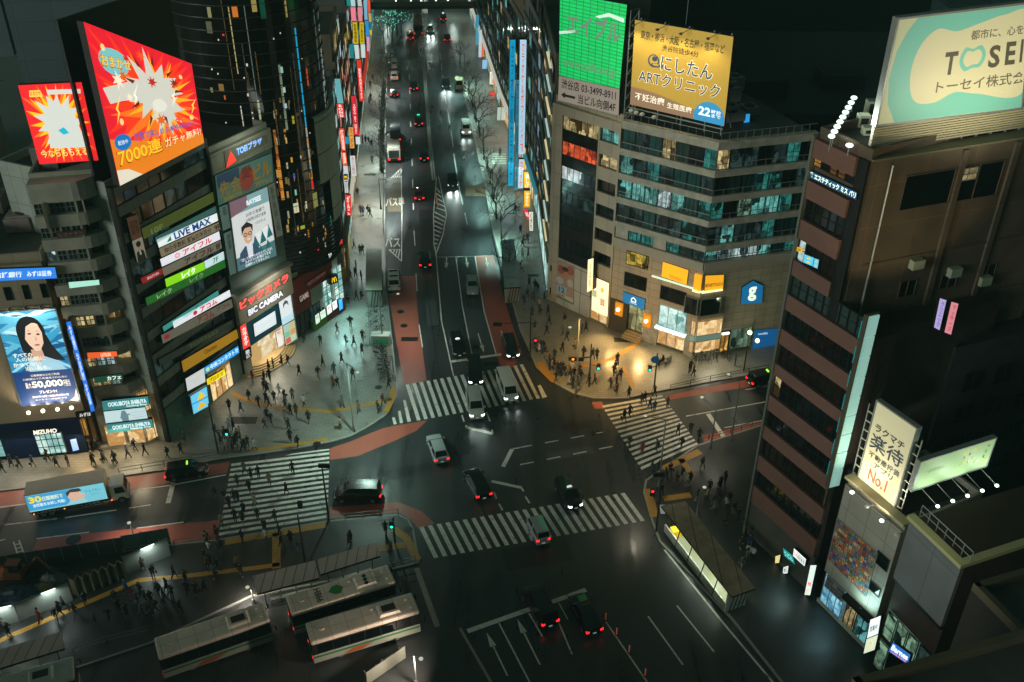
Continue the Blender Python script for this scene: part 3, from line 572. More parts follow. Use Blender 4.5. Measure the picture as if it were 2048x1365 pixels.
# small red video board on the roof (generic burst picture)
def burst(pb, pn, cx, cy, n, r0, r1, col, d, seed, ax=1.0):
    rnd = random.Random(seed); pts = []
    for i in range(n*2):
        t = math.pi*i/n; r = (r0 if i % 2 else r1)*rnd.uniform(.85, 1.1)
        pts.append((min(.995, max(.005, cx+r*math.cos(t)*ax)), min(.995, max(.005, cy+r*math.sin(t)))))
    c = (cx, cy)
    for i in range(len(pts)): put_poly(pb, pn, [c, pts[i], pts[(i+1) % len(pts)]], col, d)
o, pn = sign(F2, [(36, 171), (163, 165), (197, 321), (79, 329)], 'smaller red lit video board with a white burst, left of the slanted one', 'billboard', 'video_board', face='f0282c', s=1.0, off=-1.0, depth=.5)
pb = MB(); burst(pb, pn, .5, .5, 22, .3, .62, glow('ff7a1e', 1), .012, 1, .9); burst(pb, pn, .5, .5, 18, .24, .5, glow('ffc81e', 1), .016, 2, .95); burst(pb, pn, .52, .52, 13, .25, .40, glow('d2d4cc', 1), .02, 3); put_poly(pb, pn, [(.25, .2), (.85, .18), (.8, .5), (.3, .5)], glow('d2d4cc', 1), .022)
put_poly(pb, pn, [(.42, .87), (.95, .865), (.96, .92), (.42, .93)], glow('d2d4cc', 1), .022); put_poly(pb, pn, [(.13, .85), (.34, .85), (.32, .93), (.15, .93)], glow('ffd860', 1), .022); put_poly(pb, pn, [(.45, .42), (.55, .46), (.62, .38), (.52, .36)], glow('28b4cc', 1), .024)
pb.build('burst_picture', o); pb = MB(); put_text(pb, pn, '今ならもらえる!', (.06, .07, .9, .19), glow('b85a14', 1), .026, .08); pb.build('lettering_shadow', o); pb = MB(); put_text(pb, pn, '今ならもらえる!', (.07, .08, .89, .185), glow('ffe27a', 1), .03, .02); put_text(pb, pn, 'おまかせ', (.15, .865, .32, .92), glow('c8741c', 1), .03, .03); pb.build('lettering', o)
# ---- tall narrow sign-covered building and its giant slanted video board
F3 = Fac(G(335, 886), G(490, 752)); L3 = F3.L; Z3 = F3.uz(240, 372)[1]
B3 = thing('sign_covered_building', 'dark glass building covered in stacked loan and clinic sign strips under the slanted video board', 'building', F3.A.copy())
core(F3, L3, 14, Z3, B3, CONCG, off=-.3)
nfl = 9; fh = (Z3-4.5)/nfl
for k in range(nfl):
    z = 4.5+k*fh
    for j in range(4):
        win(F3, .2+(L3-.4)*j/4, .2+(L3-.4)*(j+1)/4-.08, z+1.0, z+fh-.1, B3, [DGLASS, GGLASS, DGLASS, ROOMS[3]][(k*3+j*5) % 4], off=-.15, mull=1, fm=DARK)
    fpart(F3, 0, L3, z-.1, z+.98, -.3, 0, CONCG, B3, 'spandrel')
for u in (0.0, L3-.35): fpart(F3, u, u+.35, 0.13, Z3+.4, -.3, .35, BLACK, B3, 'corner_mullion')
fpart(F3, .35, L3-.35, Z3-.6, Z3+.2, -.3, .3, CONCG, B3, 'fascia')
o, pn = sign(F3, [(167, 44), (383, 128), (408, 286), (240, 372)], 'giant slanted red lit video board advertising 7000 free draws', 'billboard', 'video_board', face='f01e30', s=1.0, off=1.0, depth=.8)
pb = MB()
burst(pb, pn, .5, .5, 24, .3, .75, glow('ff3c1e', 1), .012, 5); burst(pb, pn, .55, .45, 16, .2, .55, glow('ff7820', 1), .016, 6); burst(pb, pn, .6, .55, 11, .12, .42, glow('ffb428', 1), .02, 7); burst(pb, pn, .55, .62, 11, .17, .33, glow('d8d6c8', 1), .024, 8); burst(pb, pn, .62, .45, 9, .1, .24, glow('d8d6c8', 1), .026, 9)
put_poly(pb, pn, [(0, 0), (1, 0), (1, .12), (.6, .16), (0, .3)], glow('f08420', 1), .021); put_poly(pb, pn, [(0, 0), (.25, 0), (.12, .08), (0, .1)], glow('e8e0c8', 1), .023)
put_poly(pb, pn, [(.04, .62), (.3, .68), (.42, .64), (.42, .56), (.2, .54), (.08, .52)], glow('d8d6c8', 1), .025)
for a, b, r in ((.12, .88, .02), (.85, .8, .02), (.9, .35, .025), (.15, .4, .02)): put_poly(pb, pn, ell(a, b, r, r*1.2, 8), glow('ffd890', 1), .027)
put_poly(pb, pn, ell(.2, .8, .14, .09, 16), glow('7cc8c8', 1), .027); put_poly(pb, pn, ell(.12, .265, .085, .055, 18), glow('1e78c0', 1), .03)
rnd = random.Random(12)
for k in range(9):
    a, b, q = rnd.uniform(.2, .9), rnd.uniform(.32, .9), rnd.uniform(.03, .07); burst(pb, pn, a, b, 7, q*.4, q, glow(rnd.choice(['ffb428', 'c8281c', 'fff0d0', 'e86a1c', '8a2a20', 'ff5a2c']), 1), .0285+.0002*k, k)
for k in range(5):
    x, y = .1+.2*k, .38+.1*(k % 2); put_poly(pb, pn, [(x, y), (x+.05, y+.08), (x+.03, y+.09), (x+.09, y+.2), (x+.02, y+.11), (x+.04, y+.1)], glow(['ffe060', 'fff4e0'][k % 2], 1), .0308)
for k in range(8): t = k*.7; put_poly(pb, pn, [(.55+.2*math.cos(t), .62+.22*math.sin(t)), (.55+.31*math.cos(t+.06), .62+.33*math.sin(t+.06)), (.55+.22*math.cos(t+.14), .62+.24*math.sin(t+.14))], glow('7a2414', .9), .0312)
put_poly(pb, pn, ell(.57, .5, .075, .055, 18), glow('ece8da', 1), .0316)
pb.build('burst_picture', o)
for st, r, c, d, b in (('7000連', (.03, .10, .52, .235), 'a03c10', .032, .07), ('7000連', (.04, .11, .51, .23), 'ffd428', .036, .015), ('ガチャ無料!', (.54, .115, .985, .215), '8c2c10', .032, .07), ('ガチャ無料!', (.55, .12, .98, .21), 'fff0b0', .036, .015), ('放置で楽しめる本格RPGおも', (.24, .25, .94, .31), '3c5cb0', .036, .04), ('おまかせ', (.07, .755, .36, .84), 'c05a10', .032, .06), ('おまかせ', (.08, .765, .35, .835), 'ffdf5c', .036, .01), ('配信中', (.07, .25, .17, .28), 'f4f4f4', .036, .04)):
    pb = MB(); put_text(pb, pn, st, r, glow(c, 1), d, b); pb.build('lettering', o)
fpart(F3, 0, L3, Z3, Z3+16, -1.6, -1.3, DARK, B3, 'billboard_frame')
T = [('LIVEMAX', [(313, 480), (437, 425), (440, 440), (318, 496)], 'white lit strip sign with large blue letters beside the ninth floor mark', 'e8f0f0', 1, [('LiVE MAX', (.25, .08, .85, .95), '1c4a90', .7, .06), ('◢', (.12, .2, .2, .8), '1e8a6c', .7, .0)]),
 ('', [(318, 498), (441, 443), (444, 458), (323, 515)], 'beige strip sign offering half a month of rent below the blue lettered one', 'b8a888', .35, [('仲介手数料 家賃の半月分', (.06, .15, .82, .85), '3a2a24', .1, .03), ('9F', (.88, .1, .97, .8), '2a2420', .1, .02)]),
 ('', [(320, 519), (438, 463), (441, 479), (324, 534)], 'white lit strip sign with red katakana of a loan firm', 'e4e4ea', 1, [('アイフル', (.35, .15, .85, .85), 'd83838', .8, .03), ('◎', (.22, .2, .3, .8), 'd83838', .8, 0)]),
 ('', [(324, 537), (441, 481), (444, 497), (328, 553)], 'dim beige strip sign with brownish katakana below the white and red one', 'a8a088', .3, [('アイフル', (.35, .15, .85, .85), '6a3a30', .15, .03), ('8F', (.9, .1, .98, .8), '2a2420', .1, .02)]),
 ('', [(330, 559), (408, 524), (410, 540), (333, 575)], 'lime green lit strip sign with white katakana', '86d81a', 1, [('レイク', (.4, .15, .75, .9), 'f8fff0', 1.1, .04)]),
 ('', [(408.5, 523), (447, 503), (449, 519), (411, 539)], 'pale blue lit end panel with a green floor number beside the lime strip', 'd0e8ee', .9, [('7F', (.4, .2, .7, .8), '2f8a58', .6, .02)]),
 ('', [(291, 597), (449, 519), (452, 535), (294, 612)], 'long dark green strip sign with two white katakana words under the lime one', '2c7a2c', .55, [('レイク', (.12, .2, .3, .8), 'c0d8a8', .6, .03), ('レイク', (.52, .2, .7, .8), 'a0c090', .5, .03)]),
 ('', [(325, 654), (436, 581), (438, 590), (328, 664)], 'thin teal lit strip sign above the white and red loan strip', '4aa8a0', .6, [('アコム', (.55, .15, .8, .85), '2c7a78', .5, .02)]),
 ('', [(345, 644), (459, 580), (462, 593), (348, 657)], 'white lit strip sign with red katakana and a red heart mark', 'e6e6ec', 1, [('アコム', (.45, .12, .75, .9), 'd02a30', .8, .04), ('●', (.33, .2, .4, .8), 'd02a30', .8, 0)]),
 ('', [(322, 671), (463, 598), (466, 615), (326, 688)], 'grey beige strip sign with tall dark red katakana and a heart mark at its end', '8c8a78', .35, [('アコム', (.48, .1, .72, .92), 'a82828', .3, .03), ('アコム', (.76, .4, .96, .9), '7a2a28', .2, .02), ('●', (.03, .3, .1, .8), 'c02a30', .5, 0)]),
 ('', [(317, 720), (464, 640), (467, 652), (320, 733)], 'dark strip sign with dull yellow green lettering across the middle of the sign stack', '3c443a', .25, [('マインドフルネス', (.38, .15, .78, .85), '7a8a3c', .3, .02)]),
 ('', [(363, 723), (473, 659), (478, 676), (367, 745)], 'wide ochre yellow panel with small dark lettering near the blue contact lens sign', 'a87c1c', .75, [('Chateau', (.38, .4, .6, .8), '6a4a10', .3, .02)]),
 ('', [(408, 736), (476, 692), (479, 706), (411, 749)], 'bright blue lit sign of the contact lens shop', '2f9ae0', 1, [('中央コンタクト', (.16, .18, .86, .85), 'f4fcff', 1.1, .04), ('階', (.9, .2, .98, .8), 'f4fcff', 1, .02), ('◉', (.03, .2, .13, .8), 'd8e86a', 1, 0)]),
 ('', [(413, 759), (449, 738), (451, 750), (415, 771)], 'small bright yellow lit sign above a lit doorway', 'f0d41c', 1, [('プロミス', (.12, .15, .88, .85), '8a6a10', .5, .03)]),
 ('', [(371, 758), (408, 736), (411, 764), (375, 783)], 'blank white lit panel left of the blue contact lens sign', 'dde0de', .8, [('眼科', (.3, .3, .7, .7), 'b8bcba', .6, 0)]),
 ('', [(283, 458), (426, 384), (429, 404), (288, 479)], 'dull olive strip sign at the tenth floor with a pale floor number', '5c6a2c', .4, [('10F', (.1, .05, .26, .55), '8aa060', .4, .02)]),
 ('', [(310, 475), (436, 410), (438, 422), (313, 487)], 'thin green tinted strip just above the blue lettered white sign', '4a8078', .4, []),
 ('', [(281, 557), (325, 536), (327, 548), (285, 569)], 'short dark red sign with white lettering left of the lime strip', '9a2828', .6, [('BEAUTY SPA', (.25, .3, .8, .7), 'e8c8c8', .8, .02)]),
 ('', [(253, 437), (275, 429), (284, 473), (264, 482)], 'brown upright panel with faded lettering over the portrait panel', '6a4a34', .35, [('面談 写真', (.15, .2, .85, .85), '3c2a20', .15, .03)])]
for nm, q, lb, fc, s_, tx in T: sign(F3, q, lb, face=fc, s=s_, off=.3 if 'beige' not in lb else .35, depth=.28, texts=tx, group='sign strips on the sign covered building')
o, pn = sign(F3, [(264, 483), (284, 474), (294, 517), (275, 526)], 'upright portrait panel of a dark haired man in a suit beside the strips', face='b0aa94', s=.4, off=.3)
pb = MB(); put_poly(pb, pn, [(.05, .0), (.95, 0), (.85, .42), (.5, .52), (.15, .42)], glow('20241e', .5), .012); put_poly(pb, pn, ell(.5, .66, .2, .16, 14), glow('b08c70', .5), .016); put_poly(pb, pn, ell(.5, .77, .24, .13, 14), glow('1c1a18', .5), .02); put_poly(pb, pn, [(.42, .28), (.58, .28), (.56, .5), (.44, .5)], glow('c8c0b0', .5), .016); pb.build('portrait', o)
o, pn = sign(F3, [(380, 793), (413, 773), (418, 812), (387, 829)], 'lit poster with yellow pyramids on sky blue at the foot of the sign stack', face='6ac8ec', s=1, off=1.2, depth=.2, frame=.1)
pb = MB(); put_poly(pb, pn, [(.35, .55), (.6, .92), (.85, .6), (.7, .52)], glow('f4c424', 1), .014); put_poly(pb, pn, [(.25, .08), (.55, .42), (.85, .12)], glow('e8b41c', 1), .014); put_poly(pb, pn, [(.02, .5), (.98, .46), (.98, .53), (.02, .57)], glow('1e94c8', 1), .018); pb.build('picture', o)
# its lit ground floor doorway
(u0, _), (u1, _) = F3.uz(418, 785), F3.uz(452, 770); uu0, uu1 = L3*.56, L3*.84
win(F3, uu0, uu1, .2, 3.6, B3, SHOPW, off=.05, mull=3, fm=STEEL); fpart(F3, 0.35, uu0, .13, 4.2, -.3, .05, mat('green_glass_wall', '5c7a6c', rough=.2, var=.1), B3, 'ground_floor'); fpart(F3, uu1, L3-.35, .13, 4.2, -.3, .02, CONCG, B3, 'ground_floor')
lamp('doorway_light', 'AREA', F3.W((uu0+uu1)/2, 3.4, .8), 90, (1, .92, .7), F3.W((uu0+uu1)/2, 0, 4), 2.5, parent=B3)
# ---- cinema and camera shop building
F4 = Fac(G(493, 756), G(595, 684)); L4 = F4.L; Z4 = F4.uz(418, 315)[1]
B4 = thing('cinema_building', 'camera shop and cinema building with a big portrait screen over its red lettering', 'building', F4.A.copy())
core(F4, L4, 12, Z4, B4, CONC, off=-.3); 
def f4rect(tl, br, off=0):
    (u0, z1), (u1, z0) = F4.uz(*tl, off), F4.uz(*br, off); return u0, u1, z0, z1
zt0 = F4.uz(425, 349)[1]
fpart(F4, 0, L4, zt0, Z4+.3, -.3, .25, mat('pale_panel', 'b8b4a0', rough=.5, var=.06, tile=(1.6, 1.6), mortar='605e52'), B4, 'head_panel')
zs0 = F4.uz(469, 591)[1]
fpart(F4, 0, L4, zs0+.05, zt0, -.3, 0, mat('teal_grey_panel', '6f8a82', rough=.45, var=.2, scale=.5), B4, 'front_panel')
zlow = F4.uz(479, 650)[1]; fpart(F4, 0, L4, zlow, zs0+.05, -.3, .5, mat('beige_sign_panel', 'c4bea6', rough=.5, var=.06), B4, 'sign_panel')
fpart(F4, -.1, L4+.1, zs0-.05, zs0+.3, -.3, .9, CONC, B4, 'ledge')
uL = F4.uz(487, 650)[0]
fpart(F4, 0, .9, .13, zlow, -.3, .4, CONC, B4, 'pillar'); fpart(F4, L4-2.0, L4, .13, zlow, -.3, .2, CONC, B4, 'pillar')
u0, u1, z0, z1 = f4rect((503, 690), (566, 652)); ZE = F4.uz(503, 690)[1]
fpart(F4, .9, L4-2.0, ZE, zlow, -.3, .15, mat('blue_panel', '1a7a9a', rough=.3), B4, 'blue_panel')
sb = MB(); LITB = mat('entrance_lining', 'e8dcc0', rough=.5, emit=.5, ecol='ffedc4')
sb.fbox(F4, .9, L4-2, .9, 1.0, -5, -.3, mat('entrance_floor', 'b4a888', rough=.4)); 
for k in range(5):     # rounded steps
    c = F4.W((.9+L4-2)/2, 0, -1.0); r = 3.4+k*.4; pts = [c+F4.u*(r*math.cos(t*math.pi/14))+F4.n*(r*.62*math.sin(t*math.pi/14)) for t in range(15)]
    sb.prism([(p.x, p.y) for p in pts], .13, .95-k*.16, mat('warm_step_stone', 'b89a6c', rough=.5, var=.1))
sb.build('steps', B4); fpart(F4, .9, L4-2.0, .13, ZE, -.3, -.2, room('entrance_glow', 'fff0cc', 'c8a468', 1.0, .5, .5), B4, 'entrance')
lamp('entrance_light', 'AREA', F4.W(L4*.42, ZE-.1, .6), 320, (1, .9, .68), F4.W(L4*.42, 0, 5), 3.0, parent=B4)
lamp('sign_fill_light', 'AREA', F4.W(L4*.5, zs0-.3, 2.6), 130, (1, .92, .8), F4.W(L4*.5, zlow+1.5, 0), 4.0, parent=B4); lamp('sign_fill_light', 'AREA', F4.W(L4*.5, Z4+1, 3.0), 90, (.9, 1, .86), F4.W(L4*.5, zt0+1, 0), 4.0, parent=B4)  # two fill lights without fixtures, added to brighten the sign and head panels
o, pn = sign(F4, [(448, 303), (534, 270), (536, 286), (452, 337)], 'cinema name plate with a red triangle mark and blue lit letters', face='8c8a78', lit=False, off=.32, depth=.05, texts=[('TOEIプラザ', (.27, .35, .86, .95), '8ab8ff', 1.2, .04)])
pb = MB(); put_poly(pb, pn, [(.0, .02), (.24, .10), (.13, .90)], glow('ff4030', 1.05), .05); pb.build('triangle_mark', o)
o, pn = sign(F4, [(430, 352), (543, 307), (547, 364), (437, 412)], 'dim painted banner with big ochre lettering and a red central panel', face='4e7268', s=.45, off=.2, depth=.15)
pb = MB(); put_poly(pb, pn, [(.02, .55), (.4, .62), (.4, .98), (.02, .98)], glow('2c4256', .5), .012); put_poly(pb, pn, ell(.52, .5, .13, .42, 14), glow('8a4034', .5), .014); pb.build('colour_patches', o)
for st, r, c, b in (('先会', (.04, .2, .42, .72), '8a6a1c', .07), ('ビル', (.64, .3, .97, .85), '8a6a1c', .07), ('愛', (.43, .5, .62, .92), '5a2420', .04), ('SHIBUYA', (.1, .04, .42, .18), '8a7a2c', .04), ('アビジョン!', (.66, .06, .97, .25), '8a7a2c', .04)):
    pb = MB(); put_text(pb, pn, st, r, glow(c, .6), .02, b); pb.build('lettering', o)
o, pn = sign(F4, [(458, 406), (534, 374), (553, 512), (476, 544)], 'upright video screen showing a man in glasses above white Japanese lines', 'billboard', 'video_screen', face='d4d8d6', s=.95, off=.4, depth=.3, frame=.12)
pb = MB(); put_poly(pb, pn, [(0, .80), (1, .80), (1, 1), (0, 1)], glow('7fa4a8', .9), .012); put_poly(pb, pn, [(0, .78), (.45, .84), (.45, 1), (0, 1)], glow('8a6a78', .7), .013); put_poly(pb, pn, [(0, 0), (1, 0), (1, .24), (0, .19)], glow('4f787c', .85), .013)
for c0, c1, b0, b1, up in ((.42, .62, .22, .42, 1), (.62, .80, .26, .46, 1), (.80, .98, .30, .5, 1), (.52, .72, .42, .24, 0), (.72, .90, .45, .28, 0), (.55, .7, .12, .25, 1), (.75, .9, .16, .29, 1)): put_poly(pb, pn, [(c0, b0), (c1, b0+.02), ((c0+c1)/2, b1)], glow('24686c' if up else 'f0f4f2', .85), .016)
put_poly(pb, pn, [(.06, .08), (.60, .08), (.58, .24), (.45, .32), (.25, .32), (.10, .24)], glow('3c5470', .8), .02); put_poly(pb, pn, [(.30, .14), (.42, .14), (.44, .34), (.28, .34)], glow('dfe4ea', .9), .022)
put_poly(pb, pn, [(.22, .48), (.25, .56), (.36, .59), (.46, .55), (.47, .44), (.42, .35), (.32, .33), (.25, .38)], glow('d8ae92', .9), .024); put_poly(pb, pn, [(.20, .47), (.21, .60), (.36, .65), (.50, .58), (.48, .48), (.44, .56), (.30, .57), (.24, .53)], glow('2a2628', .8), .027)
for a in (.29, .41): put_poly(pb, pn, ell(a, .475, .05, .028, 12), glow('221e1e', .8), .029); put_poly(pb, pn, ell(a, .475, .034, .017, 12), glow('d8ae92', .9), .031)
put_poly(pb, pn, [(.31, .41), (.41, .41), (.36, .385)], glow('f4f0ea', .9), .03); pb.build('portrait', o)
for st, r, c, b in (('RAYSEE', (.42, .86, .80, .93), 'f4f8f8', .06), ('20年の実績で', (.36, .71, .86, .765), '3c4a50', .01), ('N脳施術成功者数', (.36, .64, .88, .69), '3c4a50', .01), ('1万5千人', (.56, .56, .86, .60), '3c4a50', .01), ('「泣いてばかりの日々でしたが、', (.1, .115, .92, .16), 'f4f8f8', .05), ('おかげで小顔矯正できる', (.2, .07, .86, .11), 'f4f8f8', .05), ('目標叶ってきました!」', (.2, .02, .8, .06), 'f4f8f8', .05)):
    pb = MB(); put_text(pb, pn, st, r, glow(c, 1.0), .034, b); pb.build('lettering', o)
for q, lb in (([(438, 415), (456, 408), (463, 455), (446, 462)], 'upper'), ([(447, 468), (464, 460), (475, 545), (460, 552)], 'lower')): sign(F4, q, lb+' dim greenish side panel left of the portrait screen', face='6e8a80', s=.35, off=.25, depth=.12, texts=[('映画館', (.3, .6, .7, .95), '44544c', .2, .03, True)])
sign(F4, [(535, 371), (549, 365), (566, 470), (553, 476)], 'dim upright notice column right of the portrait screen', face='7c8272', s=.3, off=.25, depth=.12, texts=[('新作映画上映', (.25, .1, .75, .95), '4c5448', .2, .03, True)])
sign(F4, [(478, 604), (576, 545), (577, 563), (480, 622)], 'big red lit katakana lettering of the camera shop', face='94907c', lit=False, off=.55, depth=.05, texts=[('ビックカメラ', (.0, .02, 1.0, .98), 'ff8a80', 1.0, .10), ('ビックカメラ', (.005, .04, .995, .96), 'ff2c2c', 1.25, .06)])
sign(F4, [(494, 621), (565, 579), (567, 592), (496, 635)], 'white lit Latin lettering of the camera shop below the red katakana', face='94907c', lit=False, off=.55, depth=.05, texts=[('BIC CAMERA', (.02, .08, .99, .95), 'e8ecff', 1.1, .06)])
sign(F4, [(507, 649), (550, 622), (553, 648), (510, 674)], 'plain white lit screen over the camera shop entrance', face='dde6ea', s=.95, off=.3, depth=.15, texts=[('NEW OPEN', (.3, .5, .75, .68), 'a8b4bc', .8, 0)])
o, pn = sign(F4, [(557, 604), (581, 590), (588, 638), (565, 652)], 'white lit beauty poster with a sketched face right of the entrance screen', face='e2eaee', s=.9, off=.35, depth=.15)
pb = MB(); put_poly(pb, pn, [(.28, .62), (.3, .82), (.5, .92), (.7, .84), (.74, .62), (.62, .76), (.42, .76)], glow('5a5a5c', .7), .012); put_rect(pb, pn, (0, 0, 1, .3), glow('bfe0ee', .9), .01); pb.build('portrait', o)
o, pn = sign(F4, [(566, 653), (589, 640), (594, 678), (572, 692)], 'small grid of coloured tenant panels on the right pillar of the camera shop', face='c8d4c4', s=.7, off=.35, depth=.15)
pb = MB(); cs = ['d86a50', 'c8d8b8', '7cc8a8', 'e8a060', 'b4d8c8', 'd8c890']
for i in range(6): put_rect(pb, pn, (.05+.47*(i % 2), .04+.32*(i//2), .48+.47*(i % 2), .32+.32*(i//2)), glow(cs[i], .75), .012)
pb.build('tenant_panels', o)
sign(F4, [(480, 654), (491, 646), (501, 692), (487, 700)], 'red vertical karaoke sign on the left pillar of the camera shop', face='f04434', s=1, off=.6, depth=.3, texts=[('カラオケ', (.15, .12, .85, .88), 'fff0e8', 1.1, .05, True)])
sign(F4, [(487, 702), (502, 694), (504, 714), (490, 722)], 'black vertical sign with white characters below the red karaoke one', face='181a1a', lit=False, off=.6, depth=.3, texts=[('歌広', (.2, .1, .8, .9), 'f0f0f0', .9, .03, True)])
sign(F4, [(551, 664), (562, 658), (567, 690), (557, 696)], 'narrow white lit tenant list at the right of the camera shop steps', face='ece8e4', s=.85, off=.1, depth=.12, texts=[('案内', (.2, .7, .8, .95), 'c03030', .7, .02)])
# ---- round dark glass tower
F5 = Fac(G(594, 684), G(688, 619)); L5 = F5.L
ZF5 = F5.uz(600, 552)[1]
pr_ = G(683, 486, ZF5); az0 = math.atan2(ray(346, 110).x, ray(346, 110).y); az1 = math.atan2(pr_.x, pr_.y); hA = (az1-az0)/2; D_ = math.hypot(pr_.x, pr_.y)/math.cos(hA); TR = D_*math.sin(hA); am = (az0+az1)/2; TC = Vector((D_*math.sin(am), D_*math.cos(am), 0))
B5 = thing('round_glass_tower', 'round black glass tower with thin ribs, lights and painted reflections above the red game arcade', 'building', TC.copy())
TG = mat('tower_glass', '14120f', rough=.14, spec=.8); RIB = mat('tower_rib', '474741', rough=.45, metal=.2)
def cyl(mb, r, z0, z1, m, a0=0, a1=360, n=72, th=0):
    for i in range(n):
        t0, t1 = math.radians(a0+(a1-a0)*i/n), math.radians(a0+(a1-a0)*(i+1)/n); p = [TC+Vector((r*math.cos(t), r*math.sin(t), 0)) for t in (t0, t1)]
        mb.face([p[0]+UPV*z0, p[1]+UPV*z0, p[1]+UPV*z1, p[0]+UPV*z1], m)
        if th:
            q = [TC+Vector(((r-th)*math.cos(t), (r-th)*math.sin(t), 0)) for t in (t0, t1)]
            mb.face([p[0]+UPV*z1, p[1]+UPV*z1, q[1]+UPV*z1, q[0]+UPV*z1], m); mb.face([q[0]+UPV*z0, q[1]+UPV*z0, p[1]+UPV*z0, p[0]+UPV*z0], m)
ZT5 = 62
mb = MB(); cyl(mb, TR, ZF5-.1, ZT5, TG); mb.face([TC+Vector((TR*math.cos(i*math.pi/36), TR*math.sin(i*math.pi/36), ZT5)) for i in range(72)], ROOF); mb.face([TC+Vector((TR*math.cos(-i*math.pi/36), TR*math.sin(-i*math.pi/36), ZF5-.1)) for i in range(72)], TG); mb.build('curtain_wall', B5)
z = ZF5+.1; k = 0
while z < ZT5: 
    mb = MB(); cyl(mb, TR+.14, z, z+.05, RIB, -150, 40, 60, .16); mb.build('rib', B5); z += .55 if z < 15 else 1.35; k += 1
rnd = random.Random(11)
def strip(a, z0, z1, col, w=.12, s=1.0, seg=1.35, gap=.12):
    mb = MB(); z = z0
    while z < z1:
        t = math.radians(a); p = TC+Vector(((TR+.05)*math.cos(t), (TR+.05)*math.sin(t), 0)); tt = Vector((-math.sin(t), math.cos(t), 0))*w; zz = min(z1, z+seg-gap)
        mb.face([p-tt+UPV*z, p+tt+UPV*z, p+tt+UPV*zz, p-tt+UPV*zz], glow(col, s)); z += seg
    mb.build('light_reflection_line', B5)
def tang(px, py, z=None):
    "angle on the tower of the surface point seen at a pixel"
    r = ray(px, py); o = CAM-TC; A = r.x**2+r.y**2; Bq = o.x*r.x+o.y*r.y; Cq = o.x**2+o.y**2-TR**2; D = Bq*Bq-A*Cq
    if D < 0: return 14.0, 20.0
    t = (-Bq-math.sqrt(D))/A; p = o+r*t; return math.degrees(math.atan2(p.y, p.x)), CAM.z+r.z*t
def strip_px(p0, p1, col, **k):
    a, z1 = tang(*p0); b, z0 = tang(*p1); strip((a+b)/2, z0, z1, col, **k)
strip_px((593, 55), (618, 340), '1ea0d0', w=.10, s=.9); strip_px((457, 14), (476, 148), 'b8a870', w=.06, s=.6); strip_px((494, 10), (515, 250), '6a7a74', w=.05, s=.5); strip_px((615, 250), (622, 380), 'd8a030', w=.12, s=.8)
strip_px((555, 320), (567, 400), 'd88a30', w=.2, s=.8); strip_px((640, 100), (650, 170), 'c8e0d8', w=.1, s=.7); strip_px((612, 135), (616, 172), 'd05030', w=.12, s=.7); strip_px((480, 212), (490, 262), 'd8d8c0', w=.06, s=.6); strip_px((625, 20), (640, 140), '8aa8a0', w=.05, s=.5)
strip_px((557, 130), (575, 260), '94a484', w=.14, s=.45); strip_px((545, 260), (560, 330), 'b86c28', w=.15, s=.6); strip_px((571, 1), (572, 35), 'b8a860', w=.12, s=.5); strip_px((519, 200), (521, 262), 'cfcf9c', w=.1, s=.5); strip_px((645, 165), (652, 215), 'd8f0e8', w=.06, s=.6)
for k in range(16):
    a = rnd.uniform(-118, -32); z = rnd.uniform(14, 34); strip(a, z, z+rnd.uniform(4, 14), rnd.choice(['5a4a2c', '4a4436', '6a5428', '3c4440', '5c3c20']), w=rnd.uniform(.03, .09), s=.5)  # faint warm strips: city-light reflections painted as glow on the glass
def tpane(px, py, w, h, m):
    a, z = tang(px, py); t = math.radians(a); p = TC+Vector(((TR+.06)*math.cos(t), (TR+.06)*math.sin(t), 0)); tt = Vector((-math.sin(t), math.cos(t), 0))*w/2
    mb = MB(); mb.face([p-tt+UPV*(z-h/2), p+tt+UPV*(z-h/2), p+tt+UPV*(z+h/2), p-tt+UPV*(z+h/2)], m); mb.build('lit_reflection_pane', B5)
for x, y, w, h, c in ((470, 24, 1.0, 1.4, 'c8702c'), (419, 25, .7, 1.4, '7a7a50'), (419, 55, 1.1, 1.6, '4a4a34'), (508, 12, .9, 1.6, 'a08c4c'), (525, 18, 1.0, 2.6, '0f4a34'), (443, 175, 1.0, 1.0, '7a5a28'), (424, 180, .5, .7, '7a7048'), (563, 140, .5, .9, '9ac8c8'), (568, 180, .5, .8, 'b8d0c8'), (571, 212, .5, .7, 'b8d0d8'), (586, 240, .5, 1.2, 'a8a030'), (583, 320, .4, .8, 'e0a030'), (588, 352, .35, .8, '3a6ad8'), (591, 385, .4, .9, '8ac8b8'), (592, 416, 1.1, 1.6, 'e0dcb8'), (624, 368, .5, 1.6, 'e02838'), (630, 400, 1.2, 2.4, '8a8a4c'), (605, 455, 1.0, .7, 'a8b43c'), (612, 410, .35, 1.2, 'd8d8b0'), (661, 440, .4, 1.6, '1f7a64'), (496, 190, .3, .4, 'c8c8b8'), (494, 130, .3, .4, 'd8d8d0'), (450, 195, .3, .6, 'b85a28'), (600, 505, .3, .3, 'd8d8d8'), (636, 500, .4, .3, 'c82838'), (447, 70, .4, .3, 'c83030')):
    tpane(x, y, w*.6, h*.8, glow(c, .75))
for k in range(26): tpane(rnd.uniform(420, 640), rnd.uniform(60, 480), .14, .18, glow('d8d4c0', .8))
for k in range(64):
    t = rnd.random(); x = rnd.choice([548, 562, 578, 596, 614, 632])+rnd.uniform(-5, 5)+t*18; tpane(x, 190+t*300, rnd.uniform(.08, .3), rnd.uniform(.3, 1.1), glow(rnd.choice(['b87a2c', 'd8b060', '7a6a3c', 'c8c0a0', '6a4a20', '8a8a70', '3a2c1c']), rnd.choice([.5, .7])))  # small golden panes: more reflections painted onto the glass as glow
